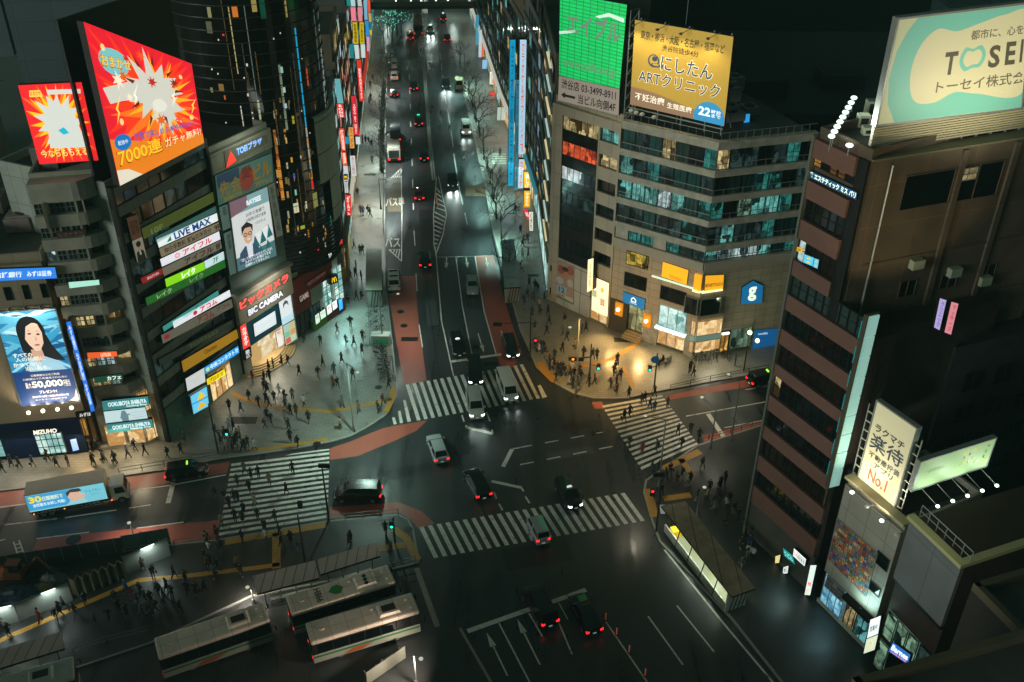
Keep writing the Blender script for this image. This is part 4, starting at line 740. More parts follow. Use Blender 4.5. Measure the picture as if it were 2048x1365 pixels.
# concrete fins wrapping the avenue side of the tower
FIN = mat('fin_panel', 'c4ccba', rough=.45, var=.08, tile=(3.2, 4.0), mortar='303430', msize=.06)
a_, zf_ = tang(634, 366); a2_, zg_ = tang(624, 232)
mb = MB(); cyl(mb, TR+.75, zf_, zg_, FIN, a_-1, 24, 14, .5); mb.build('fin_wall', B5); mb = MB(); cyl(mb, TR+.6, zf_-6, zf_+1, FIN, a_+12, 24, 8, .4); mb.build('fin_wall', B5)
# ---- arcade at the foot of the tower

REDP = mat('arcade_red', '8a2c26', rough=.4, var=.08)
B6 = thing('game_arcade', 'low dark red arcade front with glass shop bays under the round tower', 'building', F5.A.copy())
core(F5, L5, 9, ZF5-.3, B6, CONC, off=-.3); 
fpart(F5, -.2, L5*.82, ZF5-2.6, ZF5, -.3, .25, REDP, B6, 'red_fascia'); fpart(F5, -.2, L5*.36, 3.8, ZF5-2.6, -.3, .1, REDP, B6, 'red_panel')
fpart(F5, L5*.36, L5*.6, 3.8, ZF5-2.65, -.3, .08, mat('pale_green_panel', 'a0b0a0', rough=.4), B6, 'pale_panel')
win(F5, .1, L5*.30, .5, 3.7, B6, DGLASS, off=.02, mull=2); win(F5, L5*.31, L5*.52, .5, 3.75, B6, ROOMS[3], off=.02, mull=2)
win(F5, L5*.60, L5*.76, 2.0, ZF5-2.65, B6, SHOPC, off=.12, mull=1, trans=3); win(F5, L5*.80, L5*.99, 2.0, ZF5-1.6, B6, SHOPC, off=.35, mull=1, trans=4)
fpart(F5, L5*.3, L5*.58, .13, 1.6, -.3, .5, mat('green_base', '4a6a20', rough=.5), B6, 'green_base'); fpart(F5, L5*.6, L5*.99, .13, 2.1, -.3, .4, mat('red_base', '5a1c1c', rough=.4), B6, 'red_base')
sign(F5, [(612, 567), (650, 541), (652, 549), (614, 576)], 'dim arcade name in thin letters along the dark red band', face='5a201c', lit=False, off=.35, depth=.05, texts=[('TAITO STATION', (.02, .1, .98, .9), 'b07068', .25, .02)])
sign(F5, [(597, 592), (617, 578), (619, 594), (599, 608)], 'pale GAME lettering on the dark red arcade panel', face='6a221e', lit=False, off=.2, depth=.05, texts=[('GAME', (.05, .1, .95, .9), 'd8c0b8', .4, .05)])
o, pn = sign(F5, [(659, 556), (675, 548), (677, 565), (661, 570)], 'dark sign with yellow lit arches above the corner restaurant bay', face='28261a', lit=False, off=.9, depth=.6)
pb = MB()
for a in (.36, .64): 
    outer = ell(a, .2, .17, .62, 12, 0, 180); inner = ell(a, .2, .085, .5, 12, 0, 180)
    for i in range(12): put_poly(pb, pn, [inner[i], outer[i], outer[i+1], inner[i+1]], glow('ffc81e', 1.2), .03)
pb.build('arches', o)
for q, c, lb in (([(630, 632), (638, 626), (640, 644), (632, 650)], 'd8ecd8', 'first'), ([(640, 625), (650, 618), (652, 633), (642, 640)], 'd8ecd8', 'second'), ([(653, 614), (662, 607), (664, 624), (655, 631)], 'f0e8e4', 'third'), ([(664, 606), (673, 600), (675, 615), (666, 622)], 'f0e8e4', 'fourth')):
    sign(F5, q, lb+' small white lit menu board from the left along the arcade base', face=c, s=.9, off=.6, depth=.12, group='menu boards along the arcade base', texts=[('MENU', (.2, .6, .8, .8), 'c04040', .6, .02)])
sign(F5, [(677, 601), (684, 597), (686, 617), (679, 622)], 'slim blue lit panel at the end of the arcade front', face='3aa4e8', s=1, off=.7, depth=.4)
lamp('arcade_light', 'AREA', F5.W(L5*.8, 5.0, 1.6), 800, (.5, 1, .92), F5.W(L5*.7, 0, 7), 4.0, parent=B6)
# stair tower lit yellow next to the arcade
B7 = thing('stair_tower', 'warm lit outdoor staircase between the arcade corner and the avenue', 'staircase', G(688, 580))
mb = MB(); sc_ = G(681, 566); sd = (G(684, 480)-sc_); sd.z = 0; sd.normalize(); sn = Vector((sd.y, -sd.x, 0))
STP = mat('stair_stone', 'c8a060', rough=.5)
for k in range(16):
    q = sc_+sd*(k*.75); mb.hexa([q-sn*1.2, q+sn*.9, q+sn*.9+sd*.75, q-sn*1.2+sd*.75]+[p+UPV*(.3+k*.24) for p in (q-sn*1.2, q+sn*.9, q+sn*.9+sd*.75, q-sn*1.2+sd*.75)], STP)
mb.build('steps', B7); mb = MB(); a = sc_+sn*1.0; b = a+sd*12.5
mb.hexa([a, a+sn*.35, b+sn*.35, b]+[p+UPV*4.6 for p in (a, a+sn*.35, b+sn*.35, b)], mat('stair_wall', 'c0a878', rough=.6)); mb.build('side_wall', B7)
lamp('stair_light', 'POINT', sc_+sd*5-sn*.6+UPV*6, 230, (1, .76, .4), None, .3, parent=B7)
sign(Fac(G(640, 530, ZF5), G(690, 470, ZF5)), [(656, 508), (675, 490), (676, 499), (658, 519)], 'white lit lettering curving along the tower edge over the stairs', face='18120f', lit=False, off=1.0, depth=.1, texts=[('TOWN MALL', (.0, .1, 1, .9), 'f4f4ea', 1.1, .05)])
sign(Fac(G(640, 530, ZF5), G(690, 470, ZF5)), [(676, 489), (684, 478), (685, 486), (677, 498)], 'red lit end of the curved tower lettering', face='f03028', s=1, off=1.0, depth=.2)
# ================================================================ RIGHT SIDE
STONE = mat('tan_stone', 'ae9e86', rough=.6, var=.1, scale=.5, tile=(1.5, 1.0), mortar='5c5044')
STONEG = mat('grey_green_stone', 'a49c84', rough=.6, var=.12, scale=.5, tile=(1.5, 1.0), mortar='5a5446')
BAND = mat('weathered_band', 'aaa494', rough=.7, var=.25, scale=.8, dirt=.12)
# ---- green advert building
F7 = Fac(G(1095, 600), G(1216, 657)); L7 = F7.L; Z7 = F7.uz(1110, 207)[1]
B7r = thing('narrow_advert_building', 'narrow stone framed building with a dark glass strip under the green billboard', 'building', F7.A.copy())
WSTONE = mat('pale_stone', 'b4a690', rough=.55, var=.08, scale=.4, tile=(3.0, 3.2), mortar='5e5346')
core(F7, L7, 13, Z7, B7r, WSTONE, off=-.6)
ua, ub = F7.uz(1123, 300)[0], F7.uz(1195, 300)[0]; zg = F7.uz(1114, 515)[1]; ztp = F7.uz(1123, 230)[1]
fpart(F7, 0, ua, .13, Z7, -.6, 0, WSTONE, B7r, 'stone_pier'); fpart(F7, ub, ub+.25, zg, ztp, -.6, 0, WSTONE, B7r, 'stone_pier'); fpart(F7, L7-.3, L7, .13, ztp, -.6, 0, WSTONE, B7r, 'stone_pier'); fpart(F7, ua, L7, ztp, Z7, -.6, 0, WSTONE, B7r, 'head_panel')
nf = 6; fh = (ztp-zg)/nf
RED_R = room('room_red_lamps', 'ff6a3c', '5a1a10', .95, 1.2, .9); WHITE_R = room('room_white_panels', 'e8f4f4', '20242a', .8, .7, .5)
for k in range(nf):
    z = zg+k*fh
    rm = {5: ROOMS[2], 4: RED_R, 3: WHITE_R, 2: ROOMS[3]}.get(k, DGLASS)
    fpart(F7, ua, ub, z, z+fh*.45, -.6, -.2, mat('smoked_glass', '1a191a', rough=.18, var=.2), B7r, 'spandrel_glass'); win(F7, ua, ub, z+fh*.45, z+fh, B7r, rm, off=-.22, mull=5, fm=BLACK, bar=.05)
    u0, u1 = ub+.25, L7-.3
    fpart(F7, u0, u1, z, z+fh*.5, -.6, -.03, WSTONE, B7r, 'spandrel'); win(F7, u0, u1, z+fh*.5, z+fh, B7r, [DGLASS, DGLASS, DGLASS, DGLASS, ROOMS[2], ROOMS[0]][k], off=-.45, mull=1, fm=BLACK)
fpart(F7, ua, ub, .13, zg, -.6, -.05, mat('white_hoarding', 'b8b4a8', rough=.5, var=.06, tile=(2.8, 3.4), mortar='5c5a54', msize=.05), B7r, 'hoarding')
fpart(F7, ub+.25, L7-.3, 3.0, zg, -.6, -.1, WSTONE, B7r, 'shop_wall'); win(F7, ub+.25, L7-.3, .3, 2.9, B7r, SHOPW, off=-.1, mull=1, fm=STEEL)
for z in (zg-2.5, zg-6): fpart(F7, .35, .6, z, z+.9, 0, .02, DGLASS, B7r, 'slit_window')
o, pn = sign(F7, [(1114, 521), (1148, 533), (1147, 610), (1112, 594)], 'faded hoarding poster of a smiling woman above a 12 percent sale panel', face='a88a78', lit=False, off=.02, depth=.05)
pb = MB(); 
for a, b, rx, ry, c in ((.5, .68, .2, .14, 'b88068'), (.25, .8, .2, .12, '9a5048'), (.8, .85, .2, .12, 'a05a50'), (.2, .5, .2, .1, 'b0b4b0'), (.8, .52, .18, .1, 'b4b4b0'), (.5, .84, .2, .06, '4a2c24')): put_poly(pb, pn, ell(a, b, rx, ry, 14), mat('poster_'+c, c, rough=.6), .01+.002*len(pb.f))
put_poly(pb, pn, [(.05, .18), (.6, .18), (.6, .36), (.05, .36)], mat('poster_sky', '9ab8c8', rough=.6), .02); put_poly(pb, pn, [(.02, .08), (.98, .04), (.98, .15), (.02, .17)], mat('poster_cream', 'c8b898', rough=.6), .02); put_poly(pb, pn, [(.02, 0), (.98, 0), (.98, .04), (.02, .07)], mat('poster_teal', '4a7a70', rough=.6), .02)
pb.build('picture', o); pb = MB(); put_text(pb, pn, '12', (.15, .2, .5, .34), mat('poster_blue', '1c5a8a', rough=.6), .05, .03); put_text(pb, pn, '%OFF', (.1, .08, .5, .14), mat('poster_red', 'b04030', rough=.6), .05, .03); pb.build('lettering', o)
o, pn = sign(F7, [(1185, 553), (1218, 567), (1215, 634), (1183, 620)], 'tall cream lit shop panel with one large red character', face='ffe9bc', s=1.1, off=.1, depth=.2)
pb = MB(); put_text(pb, pn, '貧', (.5, .25, .82, .48), glow('d8442c', 1), .03, .04); put_poly(pb, pn, ell(.62, .72, .1, .08, 12), glow('f0b44c', 1), .02); put_rect(pb, pn, (.02, .42, .3, .62), glow('b4b890', .8), .02); pb.build('lettering', o)
sign(F7, [(1176, 520), (1187, 517), (1185, 580), (1174, 585)], 'upright cream lit sign projecting beside the red character panel', face='ffe8b4', s=1.1, off=.9, depth=.8, texts=[('そば処', (.3, .15, .7, .85), 'c8843c', .8, .02, True)])
# green billboard on its roof
GRN = mat('green_led', '00a850', rough=.4, emit=.95, ecol='08b050', tile=(.33, .5), mortar='006a30', msize=.02)
def tiled_glow(name, c1, c2, w, h, s, ms=.03):
    if name in MATS: return MATS[name]
    m = mat(name, c1, rough=.5, tile=(w, h), mortar=c2, msize=ms); t = m.node_tree; b = t.nodes['Principled BSDF']
    br = [n for n in t.nodes if n.type == 'TEX_BRICK'][0]; t.links.new(br.outputs['Color'], b.inputs['Emission Color']); b.inputs['Emission Strength'].default_value = s; return m
o, pn = sign(F7, [(1120, -14), (1254, 10), (1239, 178), (1118, 151)], 'large green lit billboard panel with grey slanted katakana and a web address', 'billboard', 'billboard', off=-.3, depth=.5, facemat=tiled_glow('green_led_grid', '10c060', '0a8440', 1.05, .42, .95, .05), texts=[('エイブル', (.12, .54, .95, .80), '6f8a74', .7, .09), ('www.able.co.jp', (.05, .10, .94, .24), '5a9a6a', .7, .05)])
pb = MB(); put_poly(pb, pn, [(.55, .80), (.75, .87), (.98, .84), (.98, .79), (.76, .83), (.62, .79)], glow('c8e0d0', .9), .03); put_poly(pb, pn, [(.0, .545), (.26, .60), (.26, .57), (.0, .51)], glow('c8e0d0', .9), .03); pb.build('swoosh', o)
o, pn = sign(F7, [(1118, 152), (1239, 179), (1237, 231), (1116, 201)], 'grey lit lower billboard strip with a telephone number and an arrow pointing left', 'billboard', 'billboard', face='8a7e74', s=.75, off=-.3, depth=.5, texts=[('渋谷店 03-3499-8911', (.05, .54, .95, .92), '241e1c', .1, .04), ('当ビル向側4F', (.34, .08, .95, .46), '241e1c', .1, .04)])
pb = MB(); put_poly(pb, pn, [(.05, .27), (.12, .40), (.12, .32), (.29, .32), (.29, .22), (.12, .22), (.12, .14)], glow('241e1c', .1), .03); pb.build('arrow', o)
tr = thing('billboard_truss', 'pale steel lattice holding the side of the green billboard', 'truss', F7.W(L7-.2, Z7, -.6))
mb = MB(); z1 = Z7+13
for uu, oo in ((L7-.1, -.5), (L7-.1, -2.0), (L7+.7, -1.0)): mb.tube(F7.W(uu, Z7, oo), F7.W(uu, z1, oo), .07, m=STEEL, n=5)
for k in range(9):
    a, b = Z7+k*13/9, Z7+(k+1)*13/9; mb.tube(F7.W(L7-.1, a, -.5), F7.W(L7+.7, b, -1.0), .05, m=STEEL, n=4); mb.tube(F7.W(L7+.7, a, -1), F7.W(L7-.1, b, -2), .05, m=STEEL, n=4); mb.tube(F7.W(L7-.1, b, -.5), F7.W(L7-.1, b, -2), .05, m=STEEL, n=4)
mb.build('lattice', tr)
# ---- office block with weathered bands
C8 = G(1385, 718); F8 = Fac(G(1217, 660), C8); F8b = Fac(C8, G(1561, 690)); La, Lb = F8.L, F8b.L
B8 = thing('banded_office_block', 'office block with weathered concrete bands and teal windows above a tan stone base', 'office block', C8.copy())
zl = [topz(C8, y) for y in (286, 302, 343, 394, 443, 493, 526, 543)]; ZR = zl[0]
mb = MB(); pl = [F8.W(0, 0, -.8), C8-F8.n*.8-F8b.n*.8, F8b.W(Lb, 0, -.8), F8b.W(Lb-2, 0, -22), F8.W(0, 0, -22)]; mb.prism([(p.x, p.y) for p in pl], 0, ZR-.4, DARK, ROOF); mb.build('wall', B8)
def ring8(z0, z1, o0, o1, m, name):
    mb = MB(); mb.fbox(F8, -.02, La+.0, z0, z1, o0, o1, m); mb.build(name, B8)
    mb = MB(); mb.fbox(F8b, 0.0, Lb, z0+.004, z1-.004, o0, o1-.004, m); mb.build(name, B8)
ring8(zl[1], ZR, -.8, .05, BAND, 'roof_band')
floors = [(zl[2], zl[1]), (zl[3], zl[2]-.8), (zl[4], zl[3]-.8), (zl[5], zl[4]-.8), (zl[6], zl[5]-.8)]
for i, zz in enumerate(zl[2:6]): ring8(zz-.8, zz, -.8, .1, BAND, 'floor_band')
ring8(zl[7], zl[6], -.8, .25, mat('pale_band', 'a49c8c', rough=.6, var=.12, scale=.6), 'base_band')
TEALG = mat('teal_window_glass', '1c4a48', rough=.1, spec=.7, var=.3, scale=.4)
rnd = random.Random(21); TEALD = room('room_teal_dim', '3fa498', '0a2422', .55)
for i, (za, zb_) in enumerate(floors):
    for f, L, n in ((F8, La, 7), (F8b, Lb, 7)):
        left = f is F8
        for j in range(n):
            u0, u1 = L*j/n+.05, L*(j+1)/n-.05
            key = (i, left, j)
            lit = {(0, True, 3): 2, (0, False, 0): 2, (1, True, 0): 0, (1, True, 1): 3, (2, True, 0): 0, (2, True, 1): 0, (2, True, 2): 0, (2, True, 3): 4, (2, True, 4): 0, (2, False, 2): 1, (2, False, 3): 0, (2, False, 4): 0, (3, True, 0): 3, (3, True, 1): 3, (3, False, 1): 0, (3, True, 3): 3, (3, False, 0): 3, (4, False, 0): 0, (4, False, 1): 4, (4, False, 2): 4, (4, False, 3): 4, (4, False, 4): 0}.get(key)
            if i == 4 and left:
                if j in (0, 3): fpart(f, u0-.05, u1+.05, za, zb_, -.8, -.15, BAND, B8, 'pier'); continue
            m = ROOMS[lit] if lit is not None else rnd.choice([DGLASS, TEALG, TEALD, TEALD, GGLASS, ROOMS[3]])
            win(f, u0, u1, za, zb_, B8, m, off=-.3, mull=rnd.choice([1, 1, 2]), trans=1 if rnd.random() < .4 else 0, fm=DARK, bar=.05)
        if i < 5:
            mb = MB(); zr = za+(zb_-za)*.32
            if not (i == 4 and left):
                mb.tube(f.W(0.1, zr, .0), f.W(L-.1, zr, .0), .045, m=STEEL, n=5)
                for j in range(11): mb.tube(f.W(.1+(L-.2)*j/10, za, .0), f.W(.1+(L-.2)*j/10, zr, .0), .025, m=STEEL, n=4)
                mb.build('balcony_rail', B8)
zB = zl[7]
fpart(F8, 0, La, 5.0, zB, -.8, -.02, STONE, B8, 'stone_base'); fpart(F8b, 0.003, Lb, 4.6, zB, -.8, 0, STONEG, B8, 'stone_base'); fpart(F8b, Lb*.18, Lb*.27, .13, 4.6, -.8, 0, mat('ad_panel', '7a8a6c', rough=.4, var=.3, scale=1), B8, 'picture_panel'); fpart(F8b, Lb*.66, Lb, .13, 4.6, -.8, -.02, STONEG, B8, 'stone_base')
def w8(f, tl, br, m, **k):
    (u0, z1), (u1, z0) = f.uz(*tl), f.uz(*br); return win(f, max(.05, min(u0, u1)), min(f.L-.05, max(u0, u1)), z0, z1, B8, m, **k)
BARR = room('bar_interior', 'f0cc50', '14100a', .8, 1.6, 1.4)
w8(F8, (1254, 500), (1296, 541), BARR, off=.02, mull=0); w8(F8, (1250, 543), (1292, 584), DGLASS, off=.02, mull=1); w8(F8, (1322, 570), (1370, 613), DGLASS, off=.02, mull=1)
sign(F8, [(1326, 524), (1377, 541), (1373, 570), (1323, 553)], 'glowing yellow window panel of an eatery on the left face of the banded block', face='f0a818', s=.95, off=.12, depth=.2, texts=[('TOUCH', (.3, .1, .75, .3), 'a86a10', .6, .02)])
(uA, zA1), (uA2, zA0) = F8.uz(1396, 547), F8.uz(1411, 580)
o, pn = sign(F8b, [(1411, 552), (1448, 550), (1446, 578), (1409, 583)], 'glowing yellow folded corner window with brown lettering on the banded block', face='f0a818', s=.95, off=.2, depth=.3, texts=[('MONEYTOUCH', (.02, .25, .95, .48), '8a5a14', .6, .03)])
zz0, zz1 = pn.q[3][1], pn.q[0][1]
mb = MB(); mb.fbox(F8, La-.95, La-.02, zz0, zz1, -.1, .22, glow('eca018', .95)); mb.build('side_pane', o)
mb = MB(); mb.fbox(F8b, 0, pn.q[1][0], zz0-.18, zz0-.02, 0, .4, glow('fff0b0', 1.4)); mb.fbox(F8, La-.95, La, zz0-.18, zz0-.02, 0, .4, glow('fff0b0', 1.4)); mb.build('light_ledge', o)
tagp(fpart(F8, *sorted((F8.uz(1305, 548)[0], F8.uz(1396, 578)[0])), F8.uz(1323, 556)[1]-.15, F8.uz(1323, 556)[1], 0, .2, glow('d8f0d0', .9), None, 'light_ledge'), 'thin pale light strip under the yellow windows of the banded block', 'light strip')
(u0, z1), (u1, z0) = F8b.uz(1396, 598), F8b.uz(1440, 625)
win(F8b, .02, F8b.uz(1440, 600)[0], z0, z1, B8, DGLASS, off=.3, mull=0, fm=STEEL); win(F8, La-1.8, La-.02, z0, z1, B8, DGLASS, off=.3, mull=0, fm=STEEL)
sign(F8, [(1246, 584), (1290, 599), (1288, 621), (1245, 604)], 'blue rectangular sign with a white house mark above a stepped entrance', face='1f6ea4', s=.7, off=.15, depth=.15, texts=[('⌂', (.38, .35, .62, .85), 'e8f2fa', .9, .08), ('GOOD LIFE', (.35, .2, .65, .3), 'e8f2fa', .9, .02)])
o, pn = sign(F8b, [(1485, 564), (1527, 560), (1524, 606), (1482, 609)], 'blue house shaped sign with a large white letter g', face='14689c', s=.75, off=.2, depth=.2)
bpy.data.objects.remove(o)
pts = [pn.P(0, 0), pn.P(1, 0), pn.P(1, .74), pn.P(.5, 1.0), pn.P(0, .74)]; mb = MB(); mb.slab(pts, F8b.n, .2, glow('14689c', .75), DARK); o = tagp(mb.build('house_sign', loc=pts[0]), 'blue house shaped sign with a large white letter g', 'sign'); pb = MB(); put_text(pb, pn, 'g', (.3, .12, .70, .74), glow('e8f4e0', 1), .03, .05); pb.build('lettering', o)
sign(F8b, [(1509, 661), (1558, 657), (1555, 694), (1504, 698)], 'wide blue ground floor panel with small white lettering at the right end of the block', face='125a94', s=.65, off=.1, depth=.1, texts=[('goodlife', (.15, .7, .55, .85), 'c8e0f0', .8, .02)])
# ground floor of F8: entrance with steps, show windows
def gx(px, py): return F8.uz(px, py)[0]
ue0, ue1 = gx(1252, 650), gx(1284, 668); us0, us1 = gx(1313, 680), gx(1366, 705)
fpart(F8, 0, ue0, .13, 5.0, -.8, 0, mat('bronze_panel', '4a3c28', rough=.4), B8, 'entrance_side'); fpart(F8, ue1, us0, .13, 5.0, -.8, 0, mat('marble_pale', 'a8a090', rough=.3, var=.25, scale=1.2), B8, 'marble_pier'); fpart(F8, us1, gx(1376, 710), .13, 5.0, -.8, 0, MATS['marble_pale'], B8, 'marble_pier')
win(F8, ue0, ue1, .9, 5.0, B8, room('entrance_green', 'e0dc9c', '585030', .8, .8, .8), off=-.5, mull=1, fm=BLACK)
mb = MB()
for k in range(4): mb.fbox(F8, ue0-.1, ue1+.1, .13, .85-k*.18, .1+k*.4-.6, .1+(k+1)*.4-.6, MATS['warm_step_stone'])
mb.build('steps', B8)
win(F8, us0, us1, .5, 3.0, B8, SHOPW, off=-.2, mull=2, fm=STEEL); win(F8, us0, us1, 3.2, 6.4, B8, SHOPC, off=.03, mull=2, fm=STEEL); fpart(F8, us0-.2, us1+.2, 3.0, 3.25, 0, .6, glow('d8f4f8', 1.3), B8, 'light_canopy')
uq = gx(1376, 710); ur = F8b.uz(1436, 705)[0]
for f, a, b in ((F8, uq, La-.02), (F8b, .02, ur)):
    win(f, a, b, .9, 2.6, B8, SHOPW, off=.12, mull=0, fm=STEEL); fpart(f, a, b, 2.6, 3.4, -.8, .13, mat('pale_teal_panel', '8ab0a8', rough=.3, emit=.25, ecol='8ab0a8'), B8, 'shop_band'); win(f, a, b, 3.4, 5.6, B8, SHOPW, off=.12, mull=0, fm=STEEL); fpart(f, a, b, .13, .9, -.8, .13, CONC, B8, 'plinth')
win(F8b, Lb*.29, Lb*.38, .3, 3.0, B8, SHOPG, off=.03, mull=1, fm=DARK); win(F8b, Lb*.4, Lb*.63, .6, 3.6, B8, ROOMS[1], off=.03, mull=2, fm=STEEL); fpart(F8b, Lb*.28, Lb*.65, 3.6, 4.6, -.8, 0, STONEG, B8, 'shop_head')
tagp(fpart(F8b, Lb*.29, Lb*.37, 3.1, 3.35, .05, .3, glow('fff0e0', 1.6), None, 'door_light'), 'short white tube light over a small golden door on the right face', 'light')
for k, (x, y) in enumerate(((1237, 619), (1293, 642))):
    u, z = F8.uz(x, y, .3); mb = MB(); mb.fbox(F8, u-.55, u+.55, z-1.0, z+.9, .02, .25, mat('gold_lamp_plate', 'c87a18', rough=.4, emit=.55, ecol='e8941c')); mb.ball(F8.W(u, z, .45), .26, glow('fff0b0', 4), 8); l = tagp(mb.build('wall_lantern', loc=F8.W(u, z, 0)), ['orange wall lantern left of the stepped entrance', 'orange wall lantern right of the stepped entrance'][k], 'lantern', 'orange lanterns by the stepped entrance')
    lamp('lantern_glow', 'SPOT', F8.W(u, z, 1.3), 1900, (1, .58, .2), F8.W(u, 0, 5.0), .25, 105, .9, l)
lamp('shop_window_light', 'AREA', F8.W((us0+us1)/2, 4.0, 1.0), 320, (1, .74, .4), F8.W((us0+us1)/2, 0, 8), 3.5, parent=B8)
lamp('corner_window_light', 'AREA', F8b.W(2, 3.5, 1.2), 180, (1, .88, .62), F8b.W(2, 0, 6), 2.5, parent=B8)
# roof: rail, yellow billboard
mb = MB()
for f, L in ((F8, La), (F8b, Lb)):
    mb.tube(f.W(.2, ZR+1.0, -.2), f.W(L-.2, ZR+1.0, -.2), .04, m=STEEL, n=5)
    for j in range(int(L)): mb.tube(f.W(.3+j, ZR-.1, -.2), f.W(.3+j, ZR+1.0, -.2), .03, m=STEEL, n=4)
mb.build('roof_rail', B8)
YB = [(1270, 40), (1467, 74), (1448, 253), (1260, 209)]
o, pn = sign(F8, YB, 'large yellow floodlit clinic billboard with dark lettering on the banded block', 'billboard', 'billboard', face='c8a03c', s=.42, off=-.9, depth=.4)
pb = MB(); top = [(i/12, .10+.115*(1-(i/12))**1.4+.02*math.sin(i*.5)) for i in range(13)]
for i in range(12): put_poly(pb, pn, [(i/12, 0), ((i+1)/12, 0), top[i+1], top[i]], glow('8a6a50', .75), .012)
for i in range(12): put_poly(pb, pn, [top[i], top[i+1], (top[i+1][0], top[i+1][1]+.012), (top[i][0], top[i][1]+.012)], glow('a8843c', .6), .014)
put_poly(pb, pn, [p for p in ell(.84, .05, .16, .19, 28) if p[1] > 0 and p[0] < 1]+[(1, 0), (.69, 0)] if False else [(max(.0, min(1, a)), max(0, b)) for a, b in ell(.84, .05, .16, .19, 28)], glow('2c86b4', .85), .018)
pb.build('wave_band', o)
for st, r, c, b, d in (('東京・横浜・大阪・名古屋・福岡など', (.07, .80, .93, .90), '3c3420', .02, .03), ('渋谷院徒歩4分', (.30, .71, .68, .78), '4a3c20', .01, .03), ('にしたん', (.30, .48, .84, .665), 'fff6d8', .06, .026), ('にしたん', (.305, .485, .835, .66), '34465a', .015, .03), ('ARTクリニック', (.07, .29, .93, .455), 'fff6d8', .06, .026), ('ARTクリニック', (.075, .295, .925, .45), '34465a', .012, .03), ('不妊治療', (.05, .075, .37, .165), 'f4ead0', .02, .03), ('生殖医療', (.40, .06, .66, .13), 'f4ead0', .01, .03), ('22', (.73, .07, .85, .17), 'f4f8fa', .03, .03), ('時診\nまで', (.86, .07, .96, .16), 'f4f8fa', .02, .03)):
    pb = MB(); put_text(pb, pn, st, r, glow(c, .9 if c[0] in 'f' else .55), d, b); pb.build('lettering', o)
pb = MB(); put_poly(pb, pn, ell(.225, .575, .06, .075, 20), glow('34465a', .5), .026); put_poly(pb, pn, ell(.225, .58, .045, .058, 20), glow('c8a03c', .42), .029); put_poly(pb, pn, ell(.235, .60, .03, .03, 12), glow('34465a', .5), .032); put_poly(pb, pn, ell(.25, .53, .05, .025, 14), glow('34465a', .5), .033); put_poly(pb, pn, ell(.25, .535, .035, .014, 14), glow('c8a03c', .42), .036); pb.build('leaf_mark', o)
mb = MB()
for a in (.05, .3, .55, .8, .97): mb.tube(pn.P(a, -.12, -.2), pn.P(a, 1.02, -.45), .1, m=STEEL, n=5); mb.tube(pn.P(a, -.12, -3), pn.P(a, .6, -.45), .08, m=STEEL, n=5)
mb.tube(pn.P(0, -.03, .25), pn.P(1, -.03, .25), .08, m=STEEL, n=5); mb.build('support_frame', o)
for k, a in enumerate((.04, .29, .53, .80)):
    mb = MB(); p = pn.P(a, .97, 1.2); mb.tube(pn.P(a+.07, 1.02, -.1), p, .04, m=STEEL, n=5); mb.ball(p, .22, mat('lamp_housing', '6a5c3c', rough=.5), 8, .7)
    l = tagp(mb.build('billboard_arm_lamp', loc=pn.P(a+.07, 1.02, -.1)), ['first', 'second', 'third', 'fourth'][k]+' arm lamp from the left along the top of the yellow billboard', 'lamp', 'arm lamps over the yellow billboard')
    lamp('billboard_wash', 'SPOT', p+F8.n*.6-UPV*.3, 520, (1, .9, .6), pn.P(a, .3), .15, 120, .9, l)
for k, (x, y) in enumerate(((1262, 222), (1272, 226), (1284, 229), (1308, 235))):
    mb = MB(); u, z = F8.uz(x, y, .6); p = F8.W(u, z, .6); mb.tube(F8.W(u, z-.5, -.2), p-UPV*.2, .04, m=STEEL, n=5); mb.ball(p, .3, mat('lamp_housing_white', 'b8b8b0', rough=.4), 8, .8); tagp(mb.build('roof_floodlight', loc=F8.W(u, ZR, -.2)), ['first', 'second', 'third', 'fourth'][k]+' pale round floodlight from the left on the rail below the yellow billboard', 'floodlight', 'floodlights on the banded block roof')
roof_units(F8b, Lb, 20, ZR, B8, 8, 33)
sign(F8b, [(1488, 229), (1500, 228), (1498, 253), (1486, 254)], 'small blue lit sign among roof machines right of the yellow billboard', face='2a9ae0', s=1, off=-6, depth=.3)
mb = MB(); p = F8.W(La*.45, ZR, -3); mb.tube(p, p+UPV*15, .06, .03, m=STEEL, n=5); tagp(mb.build('antenna_mast', loc=p), 'thin antenna mast rising behind the yellow billboard', 'antenna')
# ---- brick banded tower with glass fin
A9 = G(1490, 1065); z_ = topz(A9, 656); E9 = G(1707, 755, z_); F9 = Fac(A9, E9); z2_ = topz(A9, 615)
ys = [(277, 313), (359, 394), (437, 475), (519, 548), (587, 617), (656, 685), (725, 747), (788, 817), (849, 873), (908, 937), (969, 1000)]
bands = [(topz(A9, b), topz(A9, a)) for a, b in ys]
ZT9 = bands[0][1]; ZL9 = bands[4][1]
U9 = F9.uz(1736, 318)[0]; Lw = F9.uz(1742, 640)[0]
B9 = thing('brick_banded_tower', 'tower with red brick bands, dark window rows and a pale lit glass fin', 'tower', A9.copy())
BRK = mat('red_brick_band', '6e5046', rough=.7, var=.1, scale=.5, tile=(.5, .16, .5), mortar='5c3228', msize=.012)
TAN = mat('tan_render', '54483a', rough=.75, var=.22, dirt=.1, scale=.35, tile=(4.5, 3.6), mortar='6e5434', msize=.03)
core(F9, U9, 17, ZT9, B9, TAN, off=-.4); 
mb = MB(); mb.fbox(F9, U9, Lw, 0, ZL9-.1, -16, -.4, mat('dark_brown_wall', '2a2018', rough=.7, var=.2)); mb.build('lower_wall', B9)
BW = [DGLASS, mat('brown_glass', '1c1410', rough=.15, var=.4, scale=.5), DGLASS, ROOMS[3]]
